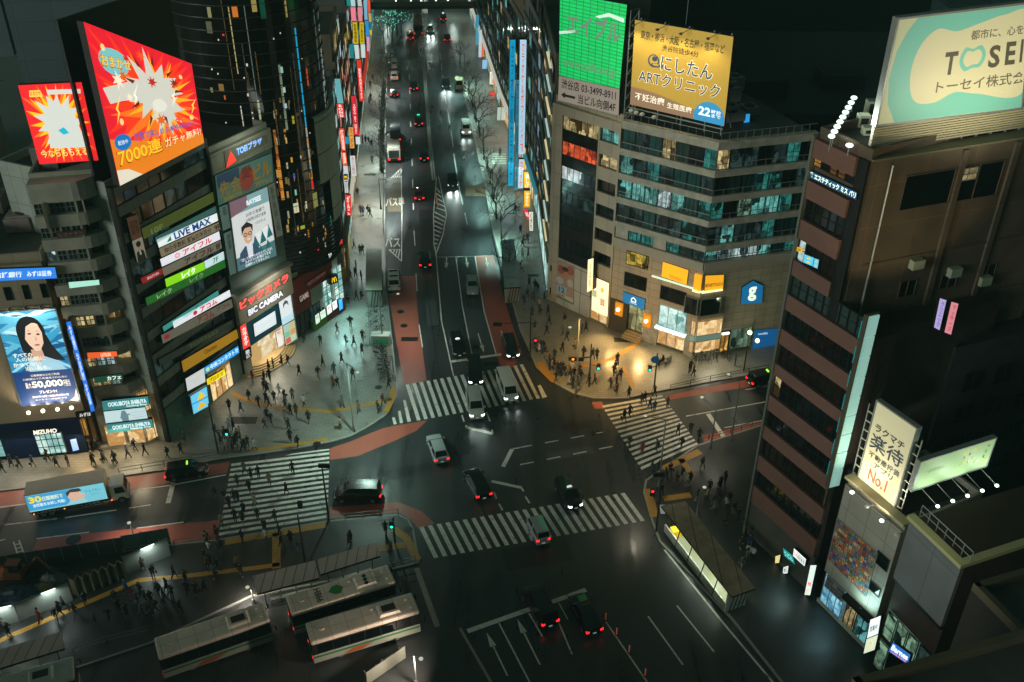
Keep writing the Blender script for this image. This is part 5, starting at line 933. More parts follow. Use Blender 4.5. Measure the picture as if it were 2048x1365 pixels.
for i, (b0, b1) in enumerate(bands):
    Lx = U9-1.0 if i < 4 else Lw-.2
    fpart(F9, .12, Lx, b0, b1, -.4, .1, BRK, B9, 'brick_band')
    if i+1 < len(bands):
        w0 = bands[i+1][1]; n = 5 if i < 3 else 9; Lx2 = U9-1.0 if i < 3 else Lw-.4
        if i == 0: w0 += 1.2
        for j in range(n):
            m = BW[(i*5+j*3) % 3]
            if i == 0: m = SHOPG if j == 0 else (mat('orange_blind', '7a4a20', rough=.6) if j in (2, 3) else DGLASS)
            if i == 2 and j < 2: m = ROOMS[4] if j == 0 else DGLASS
            if i == 3: m = mat('grey_blue_glass', '2c3c3c', rough=.2, var=.3, scale=.6)
            if i == 6 and j == 0: m = ROOMS[2]
            win(F9, .15+(Lx2-.15)*j/n, .15+(Lx2-.15)*(j+1)/n-.05, w0, b0, B9, m, off=-.2, mull=0, trans=1, fm=BLACK, bar=.06)
fpart(F9, -.12, .12, 0.13, ZT9+.3, -.4, .25, mat('edge_steel', '6a6e64', rough=.4, metal=.3), B9, 'edge_strip'); fpart(F9, U9-1.0, U9, ZL9, ZT9, -.4, -.15, BLACK, B9, 'dark_recess')
zg9 = bands[-1][0]; fpart(F9, .12, Lw, .13, zg9, -.4, 0, mat('shop_concrete', '4a4842', rough=.6, var=.15), B9, 'ground_floor')
# fin: lit glass strip at the south end
Pf = F9.W(Lw, 0, .5); F9s = Fac(Pf, Pf+Vector((1.15, .42, 0))); zf1, zf0 = F9s.uz(1744, 632)[1], F9s.uz(1668, 974)[1]; nfin = 9
for k in range(nfin):
    a, b = zf0+(zf1-zf0)*k/nfin, zf0+(zf1-zf0)*(k+1)/nfin-.12
    mb = MB(); mb.fbox(F9s, 0.1, 1.2, a, b, -.15, 0, mat('fin_glass', 'a8dcd4', rough=.3, emit=.48, ecol='a4d2c6', var=.12, scale=.4)); mb.build('fin_pane', B9)
mb = MB(); mb.fbox(F9s, 0, 1.3, zf0, zf1, -.4, -.16, mat('fin_frame', '4a4634', rough=.5)); mb.fbox(F9s, 0, .09, zf0-2, zf1+.1, -.15, .06, MATS['fin_frame']); mb.build('fin_frame', B9)
for k in range(7):
    a = zf0+(zf1-zf0)*(k+.35)/7.4; fpart(F9, Lw-.75, Lw-.1, a, a+(zf1-zf0)/11, .0, .13, mat('teal_lit_glass', '1a7a80', rough=.2, emit=.35, ecol='1a8a90'), B9, 'teal_pane')
P_t = F9.W(U9, 0, -.4); zt9 = ZT9; Rt = G(2048, 276, zt9); F9t = Fac(G(1750, 322, zt9), G(2048, 276, zt9)); Lt = (G(2140, 262, zt9)-F9t.A.to_3d()).length if False else F9t.L+6
mb = MB(); mb.fbox(F9t, 0, Lt, 0, zt9, -1.0, 0, TAN); mb.build('tan_wing', B9)
mb = MB(); mb.fbox(F9t, -.3, Lt, zt9, zt9+.15, -1.2, .2, mat('weathered_roof', '5c5c44', rough=.8, var=.3)); mb.build('tan_wing_roof', B9)
def w9(tl, br, m, **k):
    (u0, z1), (u1, z0) = F9t.uz(*tl), F9t.uz(*br); win(F9t, u0, u1, z0, z1, B9, m, off=.03, **k)
w9((1812, 352), (1898, 405), DGLASS, mull=0, fm=TAN); w9((1912, 335), (1990, 390), DGLASS, mull=1, fm=TAN); w9((1920, 338), (1950, 358), ROOMS[2], mull=1, trans=1, fm=STEEL)
mb = MB(); mb.tube(F9t.W(1.6, zt9-.5, .2), F9t.W(1.6, zt9-17, .2), .09, m=STEEL, n=6); mb.build('drain_pipe', B9)
for u in (F9t.uz(1902, 390)[0], F9t.uz(2004, 375)[0]): fpart(F9t, u, u+.5, 0, zt9-.2, 0, .22, TAN, B9, 'pilaster')
for u, z in ((5.6, 10), (9.8, 11.5), (6.4, 16), (13.4, 13), (10.6, 18)): fpart(F9t, u, u+1.1, zt9-z, zt9-z+.8, .02, .6, mat('roof_unit_pale', '8a927c', rough=.5), B9, 'wall_unit')
for z in (9, 14, 19): fpart(F9t, 1.0, Lt, zt9-z, zt9-z+.14, 0, .1, mat('tan_ledge', '4c4030', rough=.7), B9, 'string_course')
for u in (5.2, 9.4, 13.4):
    for z in (12.8, 17.8): win(F9t, u, u+1.7, zt9-z, zt9-z+1.6, B9, DGLASS, off=.03, mull=1, fm=TAN)
sign(F9, [(1621, 342), (1714, 385), (1712, 400), (1620, 356)], 'blue white strip sign of a beauty salon high on the brick tower', face='16486c', s=.7, off=.0, depth=.1, texts=[('エステティック ミス パリ', (.10, .1, .99, .92), 'e8f8e8', 1.1, .05), ('♛', (.01, .1, .08, .95), 'e8f8d8', 1, .02)])
for q, c, lb in (([(1609, 509), (1628, 516), (1625, 533), (1606, 525)], '58b8d8', 'left'), ([(1629, 517), (1638, 520), (1635, 538), (1626, 534)], '58b8d8', 'right')):
    o, pn = sign(F9, q, lb+' sky blue lit window poster with a yellow shape on the brick tower', face=c, s=.9, off=-.05, depth=.06); pb = MB(); put_poly(pb, pn, [(.25, .6), (.5, .85), (.8, .62)], glow('e8b83c', .9), .012); put_poly(pb, pn, [(.25, .15), (.5, .4), (.8, .2)], glow('e8b83c', .9), .012); pb.build('picture', o)
sign(F9, [(1594, 494), (1606, 498), (1604, 506), (1592, 502)], 'tiny yellow lit sign beside the sky blue window posters', face='e8b41c', s=.9, off=-.05, depth=.06, texts=[('OZO', (.2, .2, .8, .8), '3a2c08', .3, .04)])
# roof floodlights and billboard of this tower
for k in range(9):
    x, y = 1708-5.6*k, 196+9.6*k
    p = G(x, y, zt9+1.3); mb = MB(); mb.tube(p-UPV*1.2, p-UPV*.2, .05, m=STEEL, n=5); mb.ball(p, .28, glow('d4f4ec', 2.0), 8, .6)
    l = tagp(mb.build('roof_floodlight', loc=p-UPV*1.2), 'white floodlight number %s from the back in the row on the brick tower roof' % ['one', 'two', 'three', 'four', 'five', 'six', 'seven', 'eight', 'nine'][k], 'floodlight', 'floodlights on the brick tower roof')
p = G(1699, 291, zt9+.9); mb = MB(); mb.ball(p, .3, glow('fff0dc', 2.2), 8, .5); mb.tube(p-UPV*.8, p, .05, m=STEEL, n=5); tagp(mb.build('roof_floodlight', loc=p-UPV*.8), 'single warm floodlight near the roof edge of the brick tower', 'floodlight')
for x, y in ((1700, 210), (1668, 262)): lamp('roof_flood', 'SPOT', G(x, y, zt9+1.7), 1500, (.92, 1, .9), G(1850, 180, zt9+4), .4, 110, .8)
TQ = [(1798, 40), (2062, 8), (2042, 216), (1755, 250)]
o, pn = sign(F9t, TQ, 'huge cream and aqua floodlit property firm billboard on the tower at right', 'billboard', 'billboard', face='b4b48c', s=.42, off=-1.0, depth=.5, frame=.15)
def closed(pts, n=8):
    out = []; k = len(pts)
    for i in range(k):
        p0, p1, p2, p3 = pts[i-1], pts[i], pts[(i+1) % k], pts[(i+2) % k]
        for j in range(n):
            t = j/n; out.append(tuple(.5*((2*p1[q])+(-p0[q]+p2[q])*t+(2*p0[q]-5*p1[q]+4*p2[q]-p3[q])*t*t+(-p0[q]+3*p1[q]-3*p2[q]+p3[q])*t**3) for q in (0, 1)))
    return out
AQ = glow('6aa894', .45); CR_ = glow('bcb48e', .45)
pb = MB(); put_poly(pb, pn, [(.14, .995), (.999, .995), (.999, .005), (.11, .005), (.04, .2), (.015, .45), (.03, .7), (.08, .88)], AQ, .012); pb.build('aqua_ground', o)
pb = MB(); bl = closed([(.62, .88), (.45, .83), (.30, .87), (.19, .72), (.16, .45), (.22, .2), (.36, .16), (.5, .24), (.66, .2), (.999, .16), (.999, .9), (.8, .93)]); c = (.5, .5)
bl = [(min(.999, a), b) for a, b in bl]
for i in range(len(bl)): put_poly(pb, pn, [c, bl[i], bl[(i+1) % len(bl)]], CR_, .018)
pb.build('cream_cloud', o)
for st, r, cl, b in (('都市に、心を。', (.56, .73, .99, .82), '5a5444', .02), ('T', (.39, .42, .485, .64), '4a4436', .03), ('S', (.715, .44, .80, .655), '4a4436', .03), ('E', (.84, .45, .915, .67), '4a4436', .03), ('I', (.95, .46, .97, .68), '4a4436', .03), ('トーセイ株式会社', (.36, .25, 1.1, .37), '5a5444', .01)):
    pb = MB()
    if r[2] > 1: 
        vs, fs = text_geo(st, b); keep = [[i for i in f] for f in fs if max(r[0]+(r[2]-r[0])*vs[i][0] for i in f) <= .998]; pb.raw([pn.P(r[0]+(r[2]-r[0])*x, r[1]+(r[3]-r[1])*y, .03) for x, y in vs], keep, glow(cl, .6))
    else: put_text(pb, pn, st, r, glow(cl, .6), .03, b)
    pb.build('lettering', o)
pb = MB(); oo = closed([(.53, .66), (.59, .645), (.65, .67), (.69, .58), (.66, .47), (.6, .46), (.54, .44), (.50, .54)], 6); cc = (.595, .56)
for i in range(len(oo)):
    a, b = oo[i], oo[(i+1) % len(oo)]; s_ = lambda p: (cc[0]+(p[0]-cc[0])*.72, cc[1]+(p[1]-cc[1])*.68); put_poly(pb, pn, [s_(a), a, b, s_(b)][::-1], AQ, .03)
pb.build('loop_mark', o)
mb = MB(); zq0 = pn.q[3][1]
for k in range(9): mb.fbox(F9t, .2, Lt, zt9+.4+k*(zq0-zt9-.6)/9, zt9+.55+k*(zq0-zt9-.6)/9, -1.2, -1.0, mat('louvre_cream', 'a8a080', rough=.5))
for k in range(14): mb.fbox(F9t, .3+k*Lt/14, .42+k*Lt/14, zt9, zq0, -1.4, -1.2, STEEL)
tagp(mb.build('louvre_screen', loc=F9t.W(.2, zt9, -1)), 'pale horizontal louvre screen under the cream and aqua billboard', 'louvre')
lamp('billboard_flood', 'SPOT', F9t.W(8, zt9+1, 9), 5600, (1, .95, .74), F9t.W(9, zt9+8, -1), .5, 110, .9)
lamp('tan_wash', 'SPOT', F9t.W(-5, zt9-9, 16), 5200, (1, .76, .42), F9t.W(3.5, zt9-3.5, 0), .6, 46, .35)
for k, (x, y) in enumerate(((1740, 236), (1724, 258), (1735, 275))):
    q = G(x, y, zt9); mb = MB(); mb.box(q.x-.5, q.x+.4, q.y-.4, q.y+.4, zt9+.25, zt9+1.5-.3*k, mat('roof_unit_pale', '8a927c', rough=.5)); mb.box(q.x-.35, q.x+.25, q.y-.43, q.y-.4, zt9+.45, zt9+1.3-.3*k, DARK); mb.build('roof_unit', B9)
# ground floor signs of the brick tower
sign(F9, [(1566, 1096), (1586, 1112), (1590, 1130), (1568, 1112)], 'teal lit window sign left of the white and red udon sign', face='2a9a98', s=.7, off=.1, depth=.1, texts=[('うどん', (.1, .2, .9, .8), '9ae8e0', .9, .03)]); sign(F9, [(1588, 1097), (1612, 1119), (1609, 1133), (1586, 1112)], 'white lit shop sign with a red smile mark at the foot of the brick tower', face='e8f2ee', s=1.1, off=.5, depth=.3, texts=[('はなまる', (.35, .2, .95, .8), '1c2a2a', .3, .03), ('◡', (.05, .3, .32, .8), 'd83838', 1, .1)])
sign(F9, [(1551, 1113), (1561, 1110), (1558, 1126), (1550, 1127)], 'small warm yellow lit board at the foot of the brick tower', face='f0d48c', s=.9, off=.3, depth=.15); sign(F9, [(1567, 1135), (1577, 1132), (1575, 1147), (1565, 1148)], 'small white standing board below the yellow lit board', face='e8ece8', s=.9, off=.5, depth=.15, texts=[('めん', (.2, .2, .8, .8), '283030', .2, .02)])
sign(F9, [(1621, 1131), (1633, 1131), (1620, 1191), (1609, 1190)], 'tall white lit pylon sign with red marks between the brick and white buildings', face='dceee4', s=1.0, off=.6, depth=.5, texts=[('麺', (.2, .3, .8, .45), 'd84838', 1, .02), ('定食', (.2, .06, .8, .22), 'd87848', 1, .02)])
lamp('shop_front_teal', 'AREA', F9.W(F9.L*.85, 3.0, 1.5), 30, (.6, 1, .95), F9.W(F9.L*.85, 0, 5), 2.0)
# ---- white building with the coloured mosaic
A10 = G(1634, 1203); z10 = topz(A10, 974); F10 = Fac(A10, G(1801, 1069, z10)); L10 = F10.L
B10 = thing('white_mosaic_building', 'white panelled art supply building with a coloured patchwork picture on its wall', 'building', A10.copy())
WPAN = mat('white_panel', '9c988c', rough=.5, var=.08, scale=.4, tile=(2.2, 2.0), mortar='4c4a46')
core(F10, L10, 9, z10, B10, WPAN, off=-.3)
fpart(F10, 0, L10, 4.0, z10+.3, -.3, 0, WPAN, B10, 'panel_wall'); fpart(F10, -.15, L10+.15, z10+.9, z10+1.15, -.8, .15, mat('pale_parapet', 'a8a07c', rough=.5), B10, 'parapet_cap')
MQ = [(1675, 1038), (1755, 1107), (1731, 1192), (1657, 1118)]
o, pn = sign(F10, MQ, 'square patchwork mural of many coloured tiles on the white wall', 'mural', 'mural', face='6a6258', lit=False, off=.06, depth=.05, frame=.06)
rnd = random.Random(5); pal = ['b8402c', '2c78a8', 'c8902c', '6a4a78', '4a7a5a', 'b06a3c', '8a2c34', '2a4a8a', 'c8a060', '5c8a98', '7a5a40', 'a84a5a', '3c6a50', 'd0b080', '44403c']
N_ = 13
pb = MB()
for gi, gm in enumerate(pal):
    for i in range(N_):
        for j in range(N_):
            if (i*7+j*11+i*j*3+i*i) % len(pal) == gi:
                a, b = i/N_, j/N_; put_rect(pb, pn, (a+.003, b+.003, a+1/N_-.003, b+1/N_-.003), mat('mural_'+gm, gm, rough=.6), .012)
                put_poly(pb, pn, ell(a+.5/N_, b+.5/N_, .3/N_, .34/N_, 7), mat('mural_'+pal[(gi*4+i+j*2) % len(pal)], pal[(gi*4+i+j*2) % len(pal)], rough=.6), .02)
pb.build('coloured_tiles', o)
sign(F10, [(1655, 1150), (1691, 1183), (1684, 1206), (1648, 1172)], 'flat dark blue lettering of the art supply shop on the white wall', face='9c988c', lit=False, off=.06, depth=.04, texts=[('画材・額縁', (.05, .60, .95, .95), '1c3c5c', .05, .05), ('ART MATERIAL', (.05, .34, .9, .54), '24405c', .05, .04), ('PICTURE FRAME', (.05, .08, .9, .28), '24405c', .05, .04)])
(u0, z1) = F10.uz(1757, 1100); 
for (tl, br) in (((1757, 1100), (1774, 1145)), ((1742, 1160), (1757, 1195))):
    (u0, z1), (u1, z0) = F10.uz(*tl), F10.uz(*br); win(F10, min(u0, u1), max(u0, u1, u0+1.2), z0, z1, B10, DGLASS, off=.02, mull=0)
win(F10, .3, L10*.45, .5, 3.9, B10, room('aqua_shop', '9adcf0', '1a5a80', 1.0, 1.2, 1.0), off=.05, mull=2, fm=STEEL); fpart(F10, 0, L10, .13, .5, -.3, .1, CONC, B10, 'plinth'); win(F10, L10*.5, L10*.68, .4, 3.6, B10, ROOMS[2], off=-.05, mull=1); fpart(F10, L10*.46, L10*.97, 3.6, 4.0, -.3, .6, DARK, B10, 'awning'); win(F10, L10*.7, L10*.95, .4, 3.5, B10, room('aqua_dim', '6ab8b8', '143030', .8), off=-.05, mull=1)
sign(F10, [(1741, 1240), (1762, 1232), (1756, 1268), (1734, 1277)], 'upper white lit board of a stacked pair at the corner of the white building', face='e8f2f0', s=1.1, off=1.1, depth=.3, texts=[('営業中', (.15, .3, .85, .6), '3c4444', .2, .02)]); sign(F10, [(1733, 1279), (1756, 1270), (1749, 1300), (1727, 1308)], 'lower pale lit board of a stacked pair, with a yellow mark', face='d8e4c8', s=1.0, off=1.1, depth=.3, texts=[('❀', (.3, .2, .7, .7), 'd8b82c', .9, .02)])
lamp('aqua_shop_light', 'AREA', F10.W(L10*.35, 3.4, 1.2), 45, (.5, .95, 1), F10.W(L10*.3, 0, 4), 2.5, parent=B10); lamp('awning_light', 'AREA', F10.W(L10*.8, 4.6, 1.4), 130, (.6, 1, .92), F10.W(L10*.75, 8, 0), 1.5, parent=B10)
o, pn = sign(F10, [(1755, 804), (1833, 858), (1781, 1035), (1711, 980)], 'tall cream floodlit property app billboard with dark characters and red No.1', 'billboard', 'billboard', face='c4bc98', s=.45, off=-.8, depth=.4, frame=.15)
for st, r, c, b in (('ラクマチ', (.10, .72, .86, .80), '2c2c24', .02), ('楽待', (.06, .53, .92, .70), '24303c', .03), ('不動産投資', (.10, .435, .93, .50), '2c2c24', .02), ('アプリ', (.28, .36, .80, .42), '2c2c24', .02), ('No.1', (.22, .20, .72, .33), 'd84028', .02)):
    pb = MB(); put_text(pb, pn, st, r, glow(c, .5 if c[0] != 'd' else .9), .03, b); pb.build('lettering', o)
mb = MB()
for s_ in (-.25, 1.12):
    mb.tube(pn.P(s_, -.15, -.4), pn.P(s_, .9, -.4), .07, m=STEEL, n=5)
    for k in range(10): b = -.08+k*.1; mb.tube(pn.P(s_, b, -.4), pn.P(0 if s_ < 0 else 1, b+.02, -.2), .06, m=mat('rung_cream', 'c8c8a8', rough=.4), n=5)
mb.build('side_ladders', o); Q = pn
for k in range(4):
    a = .12+k*.26; p = F10.W(*F10.uz(1704+k*33*.9, 985+k*30*.95, 1.2), 1.2)
    mb = MB(); mb.tube(F10.W((p-F10.A).dot(F10.u), z10+.9, 0), p, .04, m=STEEL, n=5); mb.ball(p, .2, glow('f4fff4', 3.0) if k in (0, 2) else mat('lamp_housing_white', 'b8b8b0', rough=.4), 8, .7)
    tagp(mb.build('billboard_arm_lamp', loc=F10.W((p-F10.A).dot(F10.u), z10+.9, 0)), ['first', 'second', 'third', 'fourth'][k]+' arm lamp from the left below the cream app billboard', 'lamp', 'arm lamps below the app billboard')
    if k in (0, 2): lamp('billboard_wash', 'SPOT', p+F10.n*.4+UPV*.3, 760, (1, .92, .7), Q.P(a, .35), .15, 120, .9)
# flower billboard going back from it
q0 = Q.P(1.14, .75, -.4); zt_ = F10.uz(1842, 925, -1.2)[1]; pa = F10.W(*F10.uz(1842, 925, -1.2), -1.2); FF = Fac(pa, G(1992, 876, zt_))
o, pn = sign(FF, [(1842, 925), (1992, 877), (1972, 932), (1824, 982)], 'long pale green floodlit billboard with scattered flowers', 'billboard', 'billboard', face='9ab484', s=.45, off=0, depth=.4, frame=.1)
pb = MB(); rnd = random.Random(8)
for k in range(16):
    a, b = rnd.uniform(.55, .95), rnd.uniform(.25, .9); put_poly(pb, pn, ell(a, b, rnd.uniform(.006, .018), rnd.uniform(.03, .07), 8), glow(rnd.choice(['d8b02c', '7a4030', '5a7a3c', '9a7a2c', 'c8c8a0']), .7), .012+.001*k)
pb.build('flowers', o); pb = MB(); put_text(pb, pn, 'はなのある暮らし', (.14, .5, .36, .62), glow('6a8a60', .6), .03, .01); pb.build('lettering', o)
for k in range(5):
    a = .12+k*.2; p = pn.P(a+.06, -.28, 1.6); mb = MB(); mb.tube(pn.P(a, .0, -.1), p, .04, m=STEEL, n=5); mb.ball(p, .17, glow('e8fff0', 4.0), 8, .7)
    l = tagp(mb.build('billboard_arm_lamp', loc=pn.P(a, 0, -.1)), ['first', 'second', 'third', 'fourth', 'fifth'][k]+' bright arm lamp from the left under the flower billboard', 'lamp', 'arm lamps under the flower billboard')
    if k % 2 == 0: lamp('billboard_wash', 'SPOT', p+FF.n*.3+UPV*.2, 420, (.85, 1, .85), pn.P(a+.1, .6), .15, 120, .9, l)
mb = MB(); mb.fbox(FF, 0, FF.L, 0, zt_-6, -7, -.6, mat('unlit_wall', '1a1a18', rough=.8)); tagp(mb.build('dark_backing_block', loc=FF.A), 'unlit block carrying the flower billboard', 'building')
# ---- grey panel building at right with yellowish parapet
A11 = G(1730, 1330); z11 = topz(A11, 1037); Pl = G(1826, 1038, z11); Pr = G(1926, 1133, z11); F11 = Fac(Pl, Pr); L11 = F11.L
B11 = thing('grey_box_building', 'low grey panel building with a pale lit parapet beside the white mosaic building', 'building', Vector((Pl.x, Pl.y, 0)))
GP = mat('ribbed_grey_panel', '6c7072', rough=.6, var=.12, scale=.5, tile=(3.0, 8), mortar='44484a', msize=.03)
zm = F11.uz(1785, 1150)[1]
mb = MB(); mb.fbox(F11, 0, L11, 0, z11-.1, -15, -.2, mat('dark_brick_wall', '2e1c16', rough=.8, var=.2)); mb.build('wall', B11)
fpart(F11, -.1, L11, zm, z11-.1, -.2, .15, GP, B11, 'panel_wall')
PLE = mat('pale_ledge', 'a8a478', rough=.5); mb = MB(); mb.fbox(F11, -.3, L11+.1, z11-.1, z11+.25, -.3, .35, PLE); mb.fbox(F11, L11-.5, L11+.1, z11-.1, z11+.25, -15, -.3, PLE); mb.build('parapet', B11)
fpart(F11, 0, L11, zm-.4, zm, -.2, .1, BLACK, B11, 'ledge')
for j in range(4): win(F11, .2+j*L11/4.2, .2+(j+1)*L11/4.2-.1, 4.2, 7.2, B11, ROOMS[1 if j < 3 else 3], off=-.1, mull=0, trans=0, fm=BLACK)
for j in range(4): win(F11, .2+j*L11/4.2, .2+(j+1)*L11/4.2-.1, .4, 3.6, B11, [ROOMS[1], DGLASS, DGLASS, DGLASS][j], off=-.1, mull=0, fm=BLACK)
sign(F11, [(1786, 1285), (1821, 1310), (1815, 1329), (1777, 1303)], 'blue and pink lit bar sign with white rounded lettering', face='2a6ab8', s=1.0, off=1.2, depth=.3, texts=[('Barnes', (.06, .3, .94, .85), 'e8f4ff', 1.3, .08), ('CAFE & BAR', (.1, .08, .9, .22), 'ff8a9a', 1.2, .02)])
mb = MB()
for k in range(7): mb.tube(F11.W(k*L11/6, z11, -.6), F11.W(k*L11/6, z11+1.2, -.6), .04, m=STEEL, n=4)
mb.tube(F11.W(0, z11+1.2, -.6), F11.W(L11, z11+1.2, -.6), .05, m=STEEL, n=5); mb.tube(F11.W(0, z11+.6, -.6), F11.W(L11, z11+.6, -.6), .04, m=STEEL, n=5); mb.build('roof_rail', B11)
lamp('parapet_glow', 'SPOT', F11.W(L11*.4, z11+5, 3), 260, (.95, 1, .7), F11.W(L11*.5, z11-3, 0), .4, 120, .9)
# ---- near dark roofs at the bottom right
DRK = mat('unlit_concrete', '2c2a26', rough=.8, var=.2)
def roof_block(pxs, z, label, name='dark_roof_block', m=DRK, ledge=True):
    pts = ccw([G(x, y, z) for x, y in pxs]); mb = MB(); mb.prism([(p.x, p.y) for p in pts], 0, z, m, ROOF); b = Vector((sum(p.x for p in pts)/len(pts), sum(p.y for p in pts)/len(pts), 0))
    o = tagp(mb.build(name, loc=b), label, 'building'); lb = MB()
    for i in range(len(pts)):
        a, c = pts[i], pts[(i+1) % len(pts)]; e = c-a; e.z = 0
        if e.length < .5: continue
        nn = Vector((-e.y, e.x, 0)).normalized()*.45; lb.hexa([a+UPV*.004, c+UPV*.004, c+nn+UPV*.004, a+nn+UPV*.004]+[p+UPV*.7 for p in (a, c, c+nn, a+nn)], mat('dim_ledge', '5c5440', rough=.7, var=.15))
    lb.build('parapet', o); return o
roof_block([(1700, 1372), (2080, 1262), (2250, 1420), (1900, 1600)], 22, 'nearest dark roof with a dull parapet in the bottom right corner')
roof_block([(1942, 1180), (2110, 1130), (2300, 1230), (2052, 1292)], 18, 'dark roof with an angled parapet right of the grey panel building')
# ---- dark blocks beyond the brick tower at right
roof_block([(1790, 510), (1880, 492), (1960, 540), (1870, 570)], 22, 'small dark rooftop with a railing right of the brick tower', m=mat('dark_tan', '3a3026', rough=.8, var=.2))
BD = thing('dark_back_block', 'unlit office block with two upright pastel signs right of the brick tower', 'building', Vector((50, 76, 0)))
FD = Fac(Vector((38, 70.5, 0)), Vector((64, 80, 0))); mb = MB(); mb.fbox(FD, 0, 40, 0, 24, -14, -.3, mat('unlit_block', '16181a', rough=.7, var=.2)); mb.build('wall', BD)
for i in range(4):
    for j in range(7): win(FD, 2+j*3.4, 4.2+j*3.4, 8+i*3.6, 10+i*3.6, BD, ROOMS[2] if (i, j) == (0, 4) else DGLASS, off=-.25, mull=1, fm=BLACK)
sign(FD, [(1880, 597), (1893, 601), (1879, 661), (1868, 655)], 'upright lilac lit sign on the dark block', face='b4a4d8', s=.9, off=.6, depth=.3, texts=[('クリニック', (.25, .08, .75, .92), '7a6aa8', .6, .02, True)]); sign(FD, [(1903, 604), (1917, 608), (1902, 670), (1889, 665)], 'upright pink lit sign beside the lilac one', face='e08a94', s=.9, off=.6, depth=.3, texts=[('マッサージ', (.25, .08, .75, .92), 'a84a5c', .6, .02, True)])
# dark tan block filling the top right backdrop
FT = Fac(G(1330, 250)+Vector((0, 62, 0)), G(1330, 250)+Vector((70, 55, 0))); BT = thing('dark_backdrop_block', 'large unlit brown block behind the yellow billboard', 'building', FT.A.copy())
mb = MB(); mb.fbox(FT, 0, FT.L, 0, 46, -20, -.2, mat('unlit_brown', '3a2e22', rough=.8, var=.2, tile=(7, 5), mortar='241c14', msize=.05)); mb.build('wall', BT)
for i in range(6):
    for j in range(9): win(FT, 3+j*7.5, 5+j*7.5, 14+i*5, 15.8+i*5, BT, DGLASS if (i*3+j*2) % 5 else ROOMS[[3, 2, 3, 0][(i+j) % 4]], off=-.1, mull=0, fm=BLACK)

mb = MB(); mb.box(26, 64, 128, 168, 0, 24, DRK); b_ = tagp(mb.build('dark_rear_block', loc=(45, 148, 0)), 'unlit flat roofed block behind the banded office block', 'building')
rb = MB(); rb.box(32, 38, 134, 140, 24, 26.5, DRK); rb.build('roof_unit', b_); rb = MB(); rb.box(44, 50, 138, 143, 24, 26, DRK); rb.build('roof_unit', b_)
# unseen low block added south of the crossing (below the picture): it shades the near carriageway from the city glow
mb = MB(); mb.box(-260, 8, -40, 20, 0, 17, DRK); stru(mb, 'added_shade_block')
# ================================================================ THE AVENUE, far buildings and hanging signs
LINE_L = [G(690, 560), G(700, 480), G(712, 351), G(724, 245), G(735, 150), G(742, 80), G(750, 20)]
LINE_R = [G(1107, 598), G(1085, 480), G(1066, 400), G(1034, 300), G(996, 212), G(970, 120), G(936, 20)]
def along(line, s):
    for a, b in zip(line, line[1:]):
        l = (b-a).length
        if s <= l: return a.lerp(b, s/l), (b-a)/l
        s -= l
    return b, (b-a)/l
def foot(line, px, py, out):
    "point on a building line, moved out over the pavement, whose vertical passes through a pixel"
    best = None; s = 0
    while s < 190:
        p, d = along(line, s); n = Vector((d.y, -d.x, 0))*out; q = p+n
        z = topz(q, py); v = CR.transposed() @ (Vector((q.x, q.y, z))-CAM); e = abs(CXP+FPX*v.x/v.z-px)
        if (best is None or e < best[0]) and z > .5: best = (e, q, d)
        s += .5
    return best[1], best[2]
def hang(line, quad, label, face, texts=(), s=1.0, out=1.2, thick=.35, side=None, group=None):
    "a sign box standing out from the facade, facing down the avenue"
    mx = (quad[3][0]+quad[2][0])/2; my = max(quad[3][1], quad[2][1])
    q, d = foot(line, mx, my, out); u = Vector((-d.y, d.x, 0))*-1
    if u.x < 0: u = -u
    f = Fac(q-u*.8, q+u*.8); return sign(f, quad, label, face=face, s=s, off=0, depth=thick, texts=texts, group=group)
GL = 'hanging signs on the left side of the avenue'
TX = lambda t, c='fff4ec', r=(.18, .06, .82, .94), e=1.1: (t, r, c, e, .02, True)
